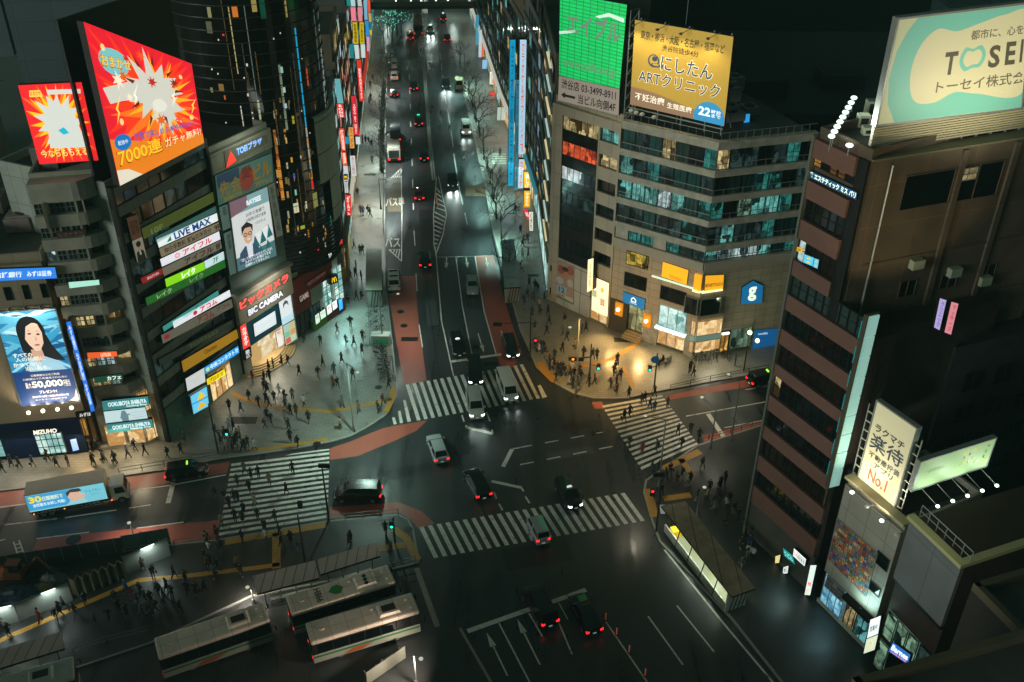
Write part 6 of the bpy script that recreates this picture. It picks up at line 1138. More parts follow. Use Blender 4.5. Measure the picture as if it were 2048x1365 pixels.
for q, lb, fc, tx in (
 ([(669, 158), (680, 158), (687, 207), (675, 207)], 'tall pale teal lit sign next to the round tower', '6ab0b4', []),
 ([(673, 208), (686, 208), (690, 236), (678, 236)], 'red lit sign with white letters just below the pale teal one', 'd83a34', [TX('ROND')]),
 ([(678, 257), (688, 257), (692, 303), (683, 303)], 'red lit vertical sign with tiny white lettering beside the concrete fin', 'e8432c', [TX('焼肉酒場')]),
 ([(683, 305), (692, 305), (695, 331), (686, 331)], 'orange red lit sign under the red one beside the concrete fin', 'ea5a2c', [TX('居酒屋')]),
 ([(686, 332), (695, 332), (697, 348), (688, 348)], 'small blank white lit sign above the yellow arches sign', 'd8d8d4', []),
 ([(687, 351), (695, 351), (695, 358), (688, 358)], 'tiny dark sign with a yellow letter m beside the avenue', '2a2820', [('m', (.15, .15, .85, .85), 'ffc820', 1.3, .04)]),
 ([(688, 360), (695, 360), (697, 386), (690, 386)], 'white lit vertical sign with grey letters under the dark yellow letter sign', 'd4d8d4', [TX('MCDELI', '5a6464', e=.4)]),
 ([(691, 390), (701, 390), (703, 432), (694, 432)], 'lowest bright red vertical sign with white letters on the left', 'e83430', [TX('がんこ')]),
 ([(702, 192), (712, 192), (718, 271), (708, 271)], 'long red hotel sign with white Latin letters running downwards', 'd8283c', [TX('TOKYU REI HOTEL', r=(.25, .05, .75, .78))]),
 ([(713, 120), (722, 120), (729, 203), (719, 203)], 'longest red lit sign packed with small white characters', 'e0382c', [TX('無料案内所カラオケ', r=(.25, .05, .75, .8))]),
 ([(697, 255), (706, 255), (709, 297), (700, 297)], 'orange lit vertical sign below the red hotel sign', 'e8a04c', [TX('ラーメン', '8a4a14', e=.5)]),
 ([(711, 274), (720, 274), (721, 289), (712, 289)], 'small white lit sign right below the red hotel sign', 'd8e0e0', []),
 ([(690, 274), (697, 274), (698, 288), (691, 288)], 'small blue lit sign left of the orange vertical one', '2a94b8', []),
 ([(700, 312), (710, 312), (713, 352), (703, 352)], 'white lit vertical sign with dark red letters over the pavement', 'd8dcdc', [TX('ホテル受付', 'a83c40', e=.5)]),
 ([(701, 15), (711, 15), (712, 43), (703, 43)], 'pink lit panels, left of a pair at the top of the avenue', 'e8788c', []), ([(715, 15), (724, 15), (725, 43), (717, 43)], 'pink lit panels, right of a pair at the top of the avenue', 'ea8494', []),
 ([(705, 45), (714, 45), (717, 88), (707, 88)], 'left yellow lit sign with black characters', 'd8b818', [TX('駐車場看板', '2c2408', e=.1)]), ([(719, 45), (727, 45), (729, 88), (720, 88)], 'right yellow lit sign with black characters', 'd8bc18', [TX('共立美容外科', '2c2408', e=.1)]),
 ([(708, 90), (717, 90), (719, 118), (711, 118)], 'left white lit panels under a yellow sign', 'd0dcdc', []), ([(721, 89), (730, 89), (731, 116), (723, 116)], 'right white lit panels under a yellow sign', 'd4dcd8', []),
 ([(700, -6), (709, -6), (711, 13), (702, 13)], 'left pale panels above a pink pair', 'a8c8cc', []), ([(714, -6), (722, -6), (724, 13), (716, 13)], 'right pale panels above a pink pair', 'c8ccc4', []),
 ([(692, -4), (700, -4), (702, 12), (694, 12)], 'teal panel at the very top left of the avenue', '1c7c7c', []), ([(699, 89), (707, 89), (708, 117), (701, 117)], 'teal panel left of the white panels', '1c8488', []),
 ([(727, -4), (734, -4), (735, 40), (729, 40)], 'light blue lit strip near the top of the avenue', '7cb4d0', []), ([(730, 42), (737, 42), (739, 73), (732, 73)], 'deeper blue lit strip below the light blue one', '2f90d0', []), ([(733, 74), (739, 74), (739, 103), (734, 103)], 'pale pink lit strip below the blue one', 'd8a0bc', []),
 ([(734, -4), (740, -4), (741, 25), (736, 25)], 'orange red lit sign at the top of the avenue', 'f0542c', []), ([(737, 27), (742, 27), (743, 44), (738, 44)], 'gold lit sign under the orange red one', 'd8a44c', []), ([(739, 60), (744, 60), (744, 70), (740, 70)], 'small yellow lit sign near the far pavement', 'e0b428', [])):
    hang(LINE_L, q, lb, fc, tx, s=.95, group=GL)
# the buildings those signs hang on
FARM = [mat('far_wall_grey', '5c605c', rough=.7, var=.2, scale=.3), mat('far_wall_tan', '6c6252', rough=.7, var=.2, scale=.3), mat('far_wall_dark', '34383a', rough=.6, var=.2, scale=.3)]
def far_row(line, spans, side, labels, hs):
    for k, (s0, s1) in enumerate(spans):
        a, d = along(line, s0); b, _ = along(line, s1)
        f = Fac(a, b) if side < 0 else Fac(b, a)
        bl = thing('street_building', labels[k], 'building', f.A.copy(), None); h = hs[k]; m = FARM[k % 3]
        core(f, f.L, 16, h, bl, m, off=-.3); rnd = random.Random(k+side*50)
        nf = int((h-5)/3.3); nc = max(2, int(f.L/3.2)); fh = (h-5)/nf
        for i in range(nf):
            fpart(f, 0, f.L, 4.6+i*fh, 5.6+i*fh, -.3, 0, m, bl, 'spandrel')
            for j in range(nc):
                if i < 6 or rnd.random() < .4: win(f, f.L*j/nc+.15, f.L*(j+1)/nc-.15, 5.65+i*fh, 4.55+(i+1)*fh, bl, rnd.choice([ROOMS[0], ROOMS[2], ROOMS[4], DGLASS, DGLASS, ROOMS[3]] if side < 0 else [DGLASS]*6+[GGLASS, ROOMS[3], ROOMS[rnd.choice([0, 2])]]), off=-.1, mull=0, bar=.06)
        for j in range(nc): win(f, f.L*j/nc+.1, f.L*(j+1)/nc-.1, .3, 4.0, bl, rnd.choice([SHOPW, SHOPC, SHOPC, ROOMS[2]]), off=.05, mull=1, fm=STEEL)
        if k < 5: lamp('shop_light', 'AREA', f.W(f.L*.5, 4.4, 1.6), (700 if side < 0 else 420)*(1 if k < 3 else .6), [(.8, 1, .95), (1, .9, .75), (.85, 1, .9)][k % 3], f.W(f.L*.5, 0, 3.2), min(8, f.L*.6), parent=bl)
        fpart(f, 0, f.L, 4.05, 4.58, -.3, .5, rnd.choice([glow('c83c30', .7), glow('d8d8c8', .7), glow('3c8c9c', .6), CONC]), bl, 'shop_fascia')
far_row(LINE_L, [(2, 15), (15.2, 31), (31.2, 50), (50.2, 74), (74.2, 100), (100.2, 140)], -1, ['narrow shop building beside the round tower with hanging red signs', 'avenue building carrying the white and orange hanging signs on the left', 'avenue building under the long red hotel sign', 'dark avenue building behind the longest red sign', 'avenue building behind the two yellow signs', 'last building on the left before the overpass'], [25, 30, 24, 36, 44, 48])
# right side of the avenue: karaoke building, its signs, then darker blocks
far_row(LINE_R, [(26, 48), (48.2, 74), (74.2, 104), (104.2, 150)], 1, ['building behind the blue karaoke signs', 'pale lit slab building past the karaoke signs', 'dark slab past the pale one on the right', 'last dark block on the right before the overpass'], [34, 42, 50, 52])
# balcony building between the green billboard and the karaoke signs
a, _ = along(LINE_R, 25.5); b = G(1095, 600)+Vector((0, 2.0, 0)); FB = Fac(a, b); BB = thing('lit_stair_building', 'slim building with a zigzag of lit stair landings left of the green billboard building', 'building', FB.A.copy())
core(FB, FB.L, 9, 33, BB, FARM[1], off=-.3)
for i in range(9):
    z = 5+i*3.05; fpart(FB, 0, FB.L, z-.25, z+.7, -.3, .12, mat('landing_band', '9a9280', rough=.6, var=.1), BB, 'landing_band')
    for j in range(4): win(FB, .3+j*FB.L/4.1, .3+(j+1)*FB.L/4.1-.3, z+.75, z+2.7, BB, [ROOMS[2], DGLASS, ROOMS[3], ROOMS[1], DGLASS][(i*2+j) % 5], off=-.1, mull=0)
    mb = MB(); mb.fbox(FB, FB.L*.62, FB.L*.9, z+1.9, z+2.1, 0, .25, glow(['d8c898', 'a8c8c0'][i % 2], .9)); mb.build('landing_light', BB)
win(FB, .3, FB.L-.3, .3, 4.2, BB, SHOPC, off=.05, mull=3, fm=STEEL)
# karaoke tower of signs
GR = 'hanging signs on the right side of the avenue'
o, pn = hang(LINE_R, [(1040, 80), (1053, 80), (1049, 309), (1037, 309)], 'very tall pale blue lit karaoke sign with orange red characters', 'a8d4ec', [TX('カラオケ＆ボウリング館', 'e8643c', (.22, .02, .78, .98), .9)], s=1.0, out=-1.6, thick=1.6, group=GR)
hang(LINE_R, [(1020, 80), (1031, 80), (1026, 372), (1016, 372)], 'long cyan lit panel left of the pale blue karaoke sign', '189cc4', [TX('カラオケ館カラオケ', '0c6c94', (.2, .02, .8, .98), .6)], s=.85, out=-3.2, thick=1.0, group=GR); hang(LINE_R, [(1032, 160), (1039, 160), (1036, 380), (1029, 380)], 'narrow grey blue panel between the cyan and pale blue signs', '4a8ca4', [TX('ホテル・居酒屋・麻雀', '2c5468', (.2, .02, .8, .98), .3)], s=.6, out=-2.4, thick=.6, group=GR)
hang(LINE_R, [(1054, 80), (1064, 80), (1060, 296), (1050, 296)], 'bright cyan glass panel right of the pale blue karaoke sign', '36c0e4', [TX('カラオケ館', 'd8f4fa', (.3, .05, .7, .95), 1)], s=.9, out=.6, thick=.5, group=GR)
hang(LINE_R, [(1038, 319), (1048, 319), (1046, 377), (1036, 377)], 'short pale sign with red characters under the pale blue karaoke sign', 'b8dcec', [TX('カラオケ', 'd85030')], s=.95, out=-1.4, thick=.8, group=GR)
for k, (y0, y1, t) in enumerate(((296, 310, '館'), (312, 343, '焼とり'), (345, 380, '鳥しげ'), (382, 415, 'やきとん'))):
    w = ['small top', 'upper', 'middle', 'lowest'][k]; hang(LINE_R, [(1048.5-k*.2, y0), (1062-k*.4, y0), (1061-k*.5, y1), (1048-k*.2, y1)], w+' amber lit box of a vertical stack over the right pavement', 'f4ac14', [TX(t, 'fff4d8', (.2, .1, .8, .9) if k else (.3, .2, .7, .8))], out=.2, thick=1.2, group=GR)
for k, y in enumerate((180, 214, 248, 282, 316, 348, 379)):
    hang(LINE_R, [(1067, y), (1081, y), (1080, y+32), (1066, y+32)], '%s blank panel from the top of a tall grey blue stack' % ['first', 'second', 'third', 'fourth', 'fifth', 'sixth', 'seventh'][k], ['8aa4ac', '8aa4ac', '86a4ac', '84a8ac', '8aa46c', 'a08468', 'a08468'][k], [], s=.55, out=.9, thick=.4, group=GR)
hang(LINE_R, [(1069, 143), (1082, 143), (1081, 178), (1068, 178)], 'dark blue vertical sign on top of the grey blue stack', '143a64', [TX('クラブ', '7aa4d0', e=.7)], s=.7, out=.9, thick=.4, group=GR)
hang(LINE_R, [(980, 144), (990, 144), (989, 169), (979, 169)], 'white lit sign with red katakana far up the right side', 'd4d4cc', [TX('クリス', 'b83840', e=.6)], out=.6, group=GR); hang(LINE_R, [(980, 184), (990, 184), (989, 193), (979, 193)], 'small red and white lit sign under the red katakana sign', 'd8483c', [], out=.6, group=GR); hang(LINE_R, [(965, 120), (974, 120), (973, 138), (964, 138)], 'small blue white lit sign near the far right trees', '8cb8d8', [], out=.3, group=GR)
hang(LINE_R, [(1027, 160), (1031, 160), (1029, 197), (1025, 197)], 'narrow orange lit strip in front of the cyan panel', 'd89040', [], out=-2.0, thick=.3, group=GR)
for k, (x, y) in enumerate(((995, 215), (1003, 215))): hang(LINE_R, [(x, y), (x+7, y), (x+6, y+26), (x-1, y+26)], ['left', 'right'][k]+' white framed lit window box low on the right side', 'b8ccc8', [], s=.7, out=.2, group=GR)
for x0, y0, h, c, lb in ((952, 30, 60, '4a9ab8', 'blue'), (958, 60, 55, 'c8dce4', 'white'), (946, 22, 30, '2c7ca0', 'deep blue'), (963, 90, 24, 'e07058', 'coral')): hang(LINE_R, [(x0, y0), (x0+6, y0), (x0+5, y0+h), (x0-1, y0+h)], lb+' lit vertical sign in the far cluster at the top right of the avenue', c, [], s=.8, out=.2, group=GR)
o, pn = hang(LINE_R, [(1046, 418), (1053, 418), (1062, 440), (1055, 440)], 'slanted red and white banner under the amber sign stack', 'e02c44', [('SALE', (.1, .3, .9, .7), 'f8e8e8', 1, .03)], out=-.6, thick=.1)
hang(LINE_R, [(1058, 424), (1066, 424), (1066, 462), (1059, 462)], 'cream lit vertical sign with dark letters near the bright right pavement', 'd8d4c0', [TX('くすり', '3c3830', e=.2)], out=-.3, thick=.3)
hang(LINE_R, [(1031, 385), (1040, 382), (1041, 395), (1033, 397)], 'tan square placard at the foot of the karaoke signs', '9a805c', [], s=.6, out=-2.6, thick=.1)
# bowling pin on a roof truss
c, _ = foot(LINE_R, 1109, 90, 3.5); pb_ = Vector((c.x, c.y, topz(c, 92))); T_ = thing('bowling_pin_sign', 'giant white bowling pin with red stripes standing on a roof frame', 'sign', pb_)
s_ = (topz(c, 2)-pb_.z)/3.9; prof = [(0, .34), (.35, .55), (1.0, .72), (1.5, .66), (2.0, .42), (2.5, .30), (2.85, .31), (3.3, .42), (3.65, .36), (3.9, .08)]
def lathe(mb, base, prof, m, n=18):
    for (z0, r0), (z1, r1) in zip(prof, prof[1:]):
        for i in range(n):
            t0, t1 = 2*math.pi*i/n, 2*math.pi*(i+1)/n; mb.face([base+Vector((r0*math.cos(t0), r0*math.sin(t0), z0)), base+Vector((r0*math.cos(t1), r0*math.sin(t1), z0)), base+Vector((r1*math.cos(t1), r1*math.sin(t1), z1)), base+Vector((r1*math.cos(t0), r1*math.sin(t0), z1))], m)
mb = MB(); lathe(mb, pb_, [(z*s_, r*s_) for z, r in prof], mat('pin_white', 'd8d4c4', rough=.3, emit=.35, ecol='d8d8c8')); mb.build('pin_body', T_, smooth=True)
for z in (2.45, 2.7): mb = MB(); lathe(mb, pb_, [((z-.06)*s_, .34*s_), ((z+.06)*s_, .34*s_)], mat('pin_red', 'b83430', rough=.4)); mb.build('red_stripe', T_)
fz = Fac(pb_-Vector((.6, 0, 0)), pb_+Vector((.6, -.15, 0))); pz = Panel(fz, [(.25, pb_.z+1.6*s_), (1.0, pb_.z+.5*s_)], .75*s_, px=False); tb = MB(); put_text(tb, pz, 'ボウ\nリング', (0, 0, 1, 1), mat('paint_2c2c2c', '2c2c2c'), 0, .02); tb.build('lettering', T_)
mb = MB()
for k in range(4):
    a = pb_+Vector((-2.5+k*1.2, -.4, -.2)); mb.tube(a, a+Vector((1.2, 0, -1.6)), .07, m=STEEL, n=5); mb.tube(a+Vector((1.2, 0, 0)), a+Vector((0, 0, -1.6)), .07, m=STEEL, n=5)
mb.tube(pb_+Vector((-2.5, -.4, -.2)), pb_+Vector((2.4, -.4, -.2)), .09, m=STEEL, n=5); mb.tube(pb_+Vector((-2.5, -.4, -1.8)), pb_+Vector((2.4, -.4, -1.8)), .09, m=STEEL, n=5); mb.ball(pb_+Vector((-1.8, -.9, 0)), .22, glow('e8fff8', 4), 8)
for x in (-2.4, 0, 2.3): mb.tube(pb_+Vector((x, -.4, -1.8)), Vector((pb_.x+x, pb_.y-.4, 0)), .12, m=STEEL, n=5)
mb.build('roof_frame', T_)
# overpass closing the avenue
za = 9.0; a, b = G(690, -34, za), G(1000, -36, za); fo = Fac(a, b); OV = thing('overpass', 'road bridge with bright lamps crossing the far end of the avenue', 'bridge', a.copy())
mb = MB(); mb.fbox(fo, -25, fo.L+25, za-1.6, za, -10, 0, CONC); mb.build('deck', OV); mb = MB(); mb.fbox(fo, -25, fo.L+25, za, za+1.1, -.3, 0, mat('parapet_beige', '8a8266', rough=.6)); mb.build('parapet', OV)
fd = Fac(G(820, 24)+Vector((0, 0, 0)), G(920, 24))
for u in (-8, fo.L*.5, fo.L+6): mb = MB(); mb.fbox(fo, u-.8, u+.8, 0, za-1.6, -6, -4, CONC); mb.build('pier', OV)
za2 = 5.2; a2, b2 = G(760, 14, za2), G(960, 12, za2); f2 = Fac(a2, b2); OV2 = thing('footbridge', 'dark footbridge with round lamps in front of the road bridge', 'bridge', a2.copy())
mb = MB(); mb.fbox(f2, -8, f2.L+10, za2-.7, za2, -3, 0, DARK); mb.build('deck', OV2); mb = MB(); mb.fbox(f2, -8, f2.L+10, za2, za2+1.1, -.12, 0, mat('footbridge_rail', '50503c', rough=.6)); mb.build('parapet', OV2)
for k, x in enumerate((792, 822, 842, 872, 896)):
    u = f2.uz(x, 3)[0]; mb = MB(); p = f2.W(u, za2+1.5, .1); mb.tube(p-UPV*.5, p, .04, m=DARK, n=4); mb.ball(p, .2, glow('fff4d0', 3.5), 8); mb.build('round_lamp', OV2)
for k, (x, y) in enumerate(((770, 8), (815, 6), (860, 5), (905, 6))):
    p = G(x, y, za2-1.0); lamp('underpass_light', 'POINT', p-UPV*.3, 500, (.78, 1, .92), None, .3, parent=OV2)
# ---- far left backdrop: dark gridded tower, grey slab, dome, roofs
FG = Fac(Vector((-108, 158, 0)), Vector((-92, 164, 0))); b_ = thing('gridded_tower', 'dark tower with a fine grid of windows in the top left corner', 'tower', FG.A.copy()); core(FG, FG.L, 15, 90, b_, mat('grid_wall', '303636', rough=.5, tile=(2.2, 1.9), mortar='0e1212', msize=.5), off=0)
for k in range(10): fpart(FG, FG.L*.72, FG.L-.3, 40+k*1.9, 40.5+k*1.9, 0, .1, glow('9a8a68', .5), b_, 'lit_slot')
GS = mat('blue_grey_slab', '5a6a70', rough=.6, tile=(6, 3.2), mortar='4a585e', msize=.08, var=.08)
FS = Fac(Vector((-83, 165, 0)), Vector((-48, 172, 0))); b_ = thing('grey_slab_tower', 'blank blue grey slab tower behind the slanted video board', 'tower', FS.A.copy()); core(FS, FS.L, 16, 90, b_, GS, off=0); fpart(FS, -8.5, -.6, 20, 88, -8, -.5, GS, b_, 'side_slab')
FR = Fac(Vector((-110, 120, 0)), Vector((-72, 128, 0))); b_ = thing('low_dark_hall', 'low hall with a pale curved roof edge at the far left', 'building', FR.A.copy()); core(FR, FR.L, 10, 25, b_, CONC, off=0); roof_units(FR, FR.L, 10, 25, b_, 10, 77)
mb = MB(); 
for k in range(10):
    a0, a1 = math.pi*k/10, math.pi*(k+1)/10
    mb.face([FR.W(FR.L*(1-math.cos(a0))/2, 24, 1.5*math.sin(a0)), FR.W(FR.L*(1-math.cos(a1))/2, 24, 1.5*math.sin(a1)), FR.W(FR.L*(1-math.cos(a1))/2, 26, 1.5*math.sin(a1)), FR.W(FR.L*(1-math.cos(a0))/2, 26, 1.5*math.sin(a0))], mat('pale_curb', 'a09a94', rough=.6))
mb.build('curved_edge', b_)
# ================================================================ STREET FURNITURE
def dup(root, loc, rotz=0.0, scale=None, label=None, group=None):
    r = root.copy(); COL.objects.link(r); r.location = loc; r.rotation_euler = (0, 0, rotz)
    if scale: r.scale = (scale,)*3
    if label: r['label'] = label
    if group: r['group'] = group
    for ch in list(root.children):
        c = ch.copy(); COL.objects.link(c); c.parent = r
        for g in ch.children:
            d = g.copy(); COL.objects.link(d); d.parent = c
    return r
POLE = mat('pole_grey', '7c7f7c', rough=.45, metal=.5); POLED = mat('pole_dark', '2c2e2c', rough=.45, metal=.4)
def street_lamp(base, top_y, head, label, e=0, col=(1, 1, 1), m=None, zb=.13, spot=130, tilt=(0, 0)):
    p = G(*base)+UPV*zb; zt = topz(p, top_y); m = m or POLE; o = thing('street_lamp', label, 'street lamp', p)
    mb = MB(); t = Vector((p.x, p.y, zt)); mb.tube(p, t, .11, .06, m, 8); mb.tube(p, p+UPV*.5, .18, .15, m, 8); mb.build('pole', o)
    h = G(head[0], head[1], zt+.3); mb = MB(); mb.tube(t, h, .05, .045, m, 6); mb.build('arm', o)
    d = (h-t).normalized(); mb = MB(); mb.ball(h, .2, mat('lamp_head', '9aa09c', rough=.35) if not e else mat('lamp_head_lit', 'd0d0c0', rough=.4, emit=.6, ecol='e8e4c8'), 10, .45); hd = mb.build('lamp_head', o)
    if e: lamp('street_light', 'SPOT', h-UPV*.35, e, col, h-UPV*5+Vector((tilt[0], tilt[1], 0)), .25, spot, .9, o)
    return o
street_lamp((708, 866), 727, (715, 745), 'slim street lamp with one arm standing on the camera shop plaza', 4600, (.66, 1, .84), spot=172); street_lamp((1152, 789), 637, (1140, 655), 'slim street lamp with one arm among the waiting crowd on the corner pavement', 5600, (1, .58, .17), spot=125, tilt=(3, 4))
street_lamp((1462, 882), 767, (1457, 749), 'bent street lamp beside the right road, nearest its stop line', 500, (1, .9, .7), zb=0); street_lamp((1421, 898), 818, (1404, 795), 'shorter bent street lamp at the low fence of the right road', 400, (1, .9, .7)); street_lamp((1317, 975), 840, (1291, 832), 'tall street lamp at the near end of the right zebra crossing', 700, (1, .92, .7))
street_lamp((508, 1207), 1178, (495, 1175), 'small lit lamp between the bus shelter and the left bus', 900, (1, .9, .76), spot=165); street_lamp((272, 1090), 1052, (258, 1046), 'white lamp post standing on the red lane by the fence', 900, (1, .92, .8), zb=0, spot=160); street_lamp((766, 690), 592, (796, 588), 'thin lamp post leaning out over the left red lane', 1500, (.9, 1, .9), spot=160); street_lamp((1392, 1040), 985, (1409, 975), 'grey street lamp above the dark crowd near the stair shelter', 60, (1, .95, .8))
street_lamp((832, 1370), 1312, (842, 1318), 'grey lamp post rising from the bottom edge below the nearest bus', 3800, (1, .82, .66), spot=130, tilt=(-7, 3))
# unlit-headed lamps of the avenue still light its pavements
for k, (x, y, x2) in enumerate(((762, 420, 775), (761, 330, 776), (762, 255, 776), (765, 185, 778))): street_lamp((x, y), y-62, (x2, y-60), '%s lamp post from the crossing along the left kerb of the avenue' % ['first', 'second', 'third', 'fourth'][k], 4200, (.82, 1, .95), POLED)
for k, (x, y, x2) in enumerate(((1003, 490, 985), (985, 400, 966), (968, 320, 950), (949, 240, 932), (930, 170, 913))): street_lamp((x, y), y-62, (x2, y-60), '%s lamp post from the crossing along the right kerb of the avenue' % ['first', 'second', 'third', 'fourth', 'fifth'][k], 4600, (.52, 1, .88), POLED)
def globe_lamp(base, ty, label, twin=False):
    p = G(*base)+UPV*.13; zt = topz(p, ty); o = thing('globe_lamp', label, 'street lamp', p); mb = MB(); mb.tube(p, Vector((p.x, p.y, zt)), .09, .06, POLED, 8); mb.build('pole', o)
    for dx, dz in ((0, .2), (1.1, -1.0)): mb = MB(); q = Vector((p.x+dx, p.y, zt+dz)); mb.ball(q, .3, glow('e8f8c0', 1.6), 10); mb.build('globe', o)
    mb = MB(); mb.tube(Vector((p.x, p.y, zt-1.0)), Vector((p.x+1.0, p.y, zt-1.0)), .04, m=POLED, n=5); mb.build('arm', o); lamp('globe_light', 'POINT', (p.x+.4, p.y-.6, zt), 160, (.95, 1, .7), None, .3, parent=o)
globe_lamp((1487, 744), 668, 'dark post with two greenish globes at the right end of the corner pavement')
# ---- signals
LENS = {'g': glow('20ffd0', 2.0), 'r': glow('ff2838', 2.0), 'a': glow('ff9020', 1.8), 'o': mat('lens_off', '101414', rough=.3)}
def head(mb_parent, c, d, on, ped=False):
    "signal head centred at c facing d"
    n = Vector((d.x, d.y, 0)).normalized(); u = Vector((-n.y, n.x, 0)); f = Fac(c-u*.5, c+u*.5)
    if (f.n-n).length > 1: f = Fac(c+u*.5, c-u*.5)
    w, h = (.22, .42) if ped else (.55, .22); mb = MB(); mb.fbox(f, .5-w, .5+w, c.z-h, c.z+h, -.12, .1, POLED); hd = mb.build('signal_head', mb_parent)
    for k, l in enumerate('ro' if ped else 'gar'):
        q = f.W(.5, c.z+(.2-.4*k if ped else 0), .12)+(Vector() if ped else f.u*(.36*(k-1))); key = on if (on == l or (ped and on == 'g' and k == 1)) else 'o'
        lb = MB(); lb.face([q+f.u*(.15*math.cos(t*.628))+UPV*(.15*math.sin(t*.628)) for t in range(10)], LENS[key]); lb.build('lens', hd)
SOUTH = Vector((0, -1, 0))
def signal(base, ty, heads, label, zb=.13, m=POLED):
    p = G(*base)+UPV*zb; zt = topz(p, ty); o = thing('traffic_signal', label, 'traffic signal', p); mb = MB(); mb.tube(p, Vector((p.x, p.y, zt)), .11, .07, m, 8); mb.build('pole', o)
    for (hx, hy, on, ped) in heads:
        r = ray(hx, hy); t = ((p.y-.3)-CAM.y)/r.y; c = CAM+r*t
        if abs(c.x-p.x) > .5: mb = MB(); mb.tube(Vector((p.x, p.y, c.z+.1)), c+UPV*.1, .05, m=m, n=6); mb.build('arm', o)
        head(o, c, SOUTH, on, ped)
    return o
signal((1178, 775), 688, [(1146, 718, 'a', 0), (1158, 719, 'o', 0), (1197, 734, 'g', 1)], 'signal pole amid the corner crowd with amber and green lights'); signal((1308, 778), 707, [(1300, 737, 'g', 1)], 'signal pole by the corner kerb with a green walking light and a round blue sign')
signal((1060, 722), 615, [(995, 649, 'o', 0), (1071, 683, 'r', 1)], 'signal pole reaching out over the right red lane with a red walking light'); signal((437, 908), 808, [(453, 865, 'g', 1)], 'tall pole with a green walking light at the left edge of the plaza')
signal((658, 1043), 930, [(648, 932, 'o', 0)], 'tall dark signal pole at the bottom right end of the left zebra crossing'); signal((610, 1127), 1030, [(600, 1010, 'o', 1)], 'dark signal pole in front of the bus shelter roofs'); signal((790, 1085), 1035, [(783, 1050, 'g', 1)], 'dark pole with a green light on the rounded corner above the buses')
signal((1312, 1065), 960, [(1305, 985, 'r', 1), (1318, 950, 'o', 0)], 'thick dark signal pole with a red walking light near the stair shelter'); signal((985, 660), 660, [], 'short unlit post') if False else None
p = G(1308, 778); mb = MB(); c = Vector((p.x-.25, p.y-.2, topz(p, 718))); f = Fac(c-Vector((.5, 0, 0)), c+Vector((.5, 0, 0))); mb.slab([f.W(.5+.5*math.cos(t*.5236), c.z+.5*math.sin(t*.5236), .0) for t in range(12)], f.n, .05, mat('blue_road_sign', '1a5fa8', rough=.4)); tagp(mb.build('road_sign', loc=c), 'round blue road sign on the kerb signal pole', 'road sign')
# ---- rails
def rail(pts, label, h=.85, step=2.0, m=POLE, zb=.13, bars=2, name='guard_rail', group=None):
    P = [G(*q)+UPV*zb for q in pts]; mb = MB(); o = thing(name, label, 'railing', P[0].copy(), group)
    for a, b in zip(P, P[1:]):
        n = max(1, int((b-a).length/step))
        for k in range(n+1): q = a.lerp(b, k/n); mb.tube(q, q+UPV*h, .04, m=m, n=5)
        for k in range(bars): mb.tube(a+UPV*h*(k+1)/bars, b+UPV*h*(k+1)/bars, .035, m=m, n=5)
    mb.build('bars', o); return o
rail([(769, 500), (773, 580), (784, 690)], 'kerb railing along the plaza beside the left red lane'); rail([(786, 710), (791, 765)], 'short kerb railing beside the parked bicycles')
rail([(440, 916), (330, 936), (240, 951)], 'kerb railing behind the black taxi and the truck cab'); rail([(655, 1046), (797, 1032)], 'kerb railing below the black minivan', step=1.6); rail([(250, 1112), (350, 1096), (433, 1083)], 'light railing between the lower red lane and the dark crowd')
rail([(1395, 888), (1545, 843)], 'low railing along the near side of the right road', h=.7, step=1.4, m=POLED); rail([(1040, 690), (1008, 575), (985, 480), (972, 400)], 'kerb railing along the right pavement of the avenue', m=POLED); rail([(768, 470), (768, 380), (769, 310)], 'kerb railing along the left pavement of the avenue', m=POLED)
rail([(1340, 782), (1420, 764), (1535, 742)], 'dark kerb railing in front of the parked bicycles on the right', m=POLED, h=.75); rail([(780, 1142), (830, 1127)], 'white railing at the nose of the bus stop island', m=POLE); rail([(150, 1312), (215, 1290), (300, 1268)], 'pale railing left of the lowest bus', zb=.13); rail([(535, 1232), (580, 1218)], 'short railing between two buses')
med = MB(); P = [G(*q) for q in ((846, 112), (853, 200), (860, 290), (868, 362))]
for a, b in zip(P, P[1:]): d = (b-a).normalized(); n = Vector((-d.y, d.x, 0))*.35; med.hexa([a-n, b-n, b+n, a+n]+[q+UPV*.16 for q in (a-n, b-n, b+n, a+n)], KERB)
stru(med, 'kerb_median'); rail([(846, 112), (853, 200), (860, 290), (868, 362)], 'dark railing on the median of the avenue', zb=.16, m=POLED)
# orange delineator posts
def delineator(): 
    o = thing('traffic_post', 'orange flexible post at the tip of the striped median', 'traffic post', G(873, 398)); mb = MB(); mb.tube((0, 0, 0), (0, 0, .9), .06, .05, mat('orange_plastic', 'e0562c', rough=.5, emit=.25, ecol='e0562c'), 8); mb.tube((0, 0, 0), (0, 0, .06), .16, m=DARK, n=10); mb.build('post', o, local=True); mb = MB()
    for z in (.45, .65, .8): mb.tube((0, 0, z), (0, 0, z+.07), .066, m=mat('reflector', 'e8e8e0', rough=.2), n=8)
    mb.build('reflector_band', o, local=True); return o
dl = delineator()
for k, (x, y, lb) in enumerate(((874, 408, 'second orange post from the tip of the striped median'), (876, 416, 'third orange post from the tip of the striped median'), (1211, 1240, 'thin marker post beside the two waiting black cars'), (1233, 1270, 'marker post on the lane line below the waiting black cars'), (1258, 1305, 'marker post further down the lane line'), (1290, 1352, 'marker post nearest the bottom edge'))): dup(dl, G(x, y), label=lb, group='marker posts on the road')
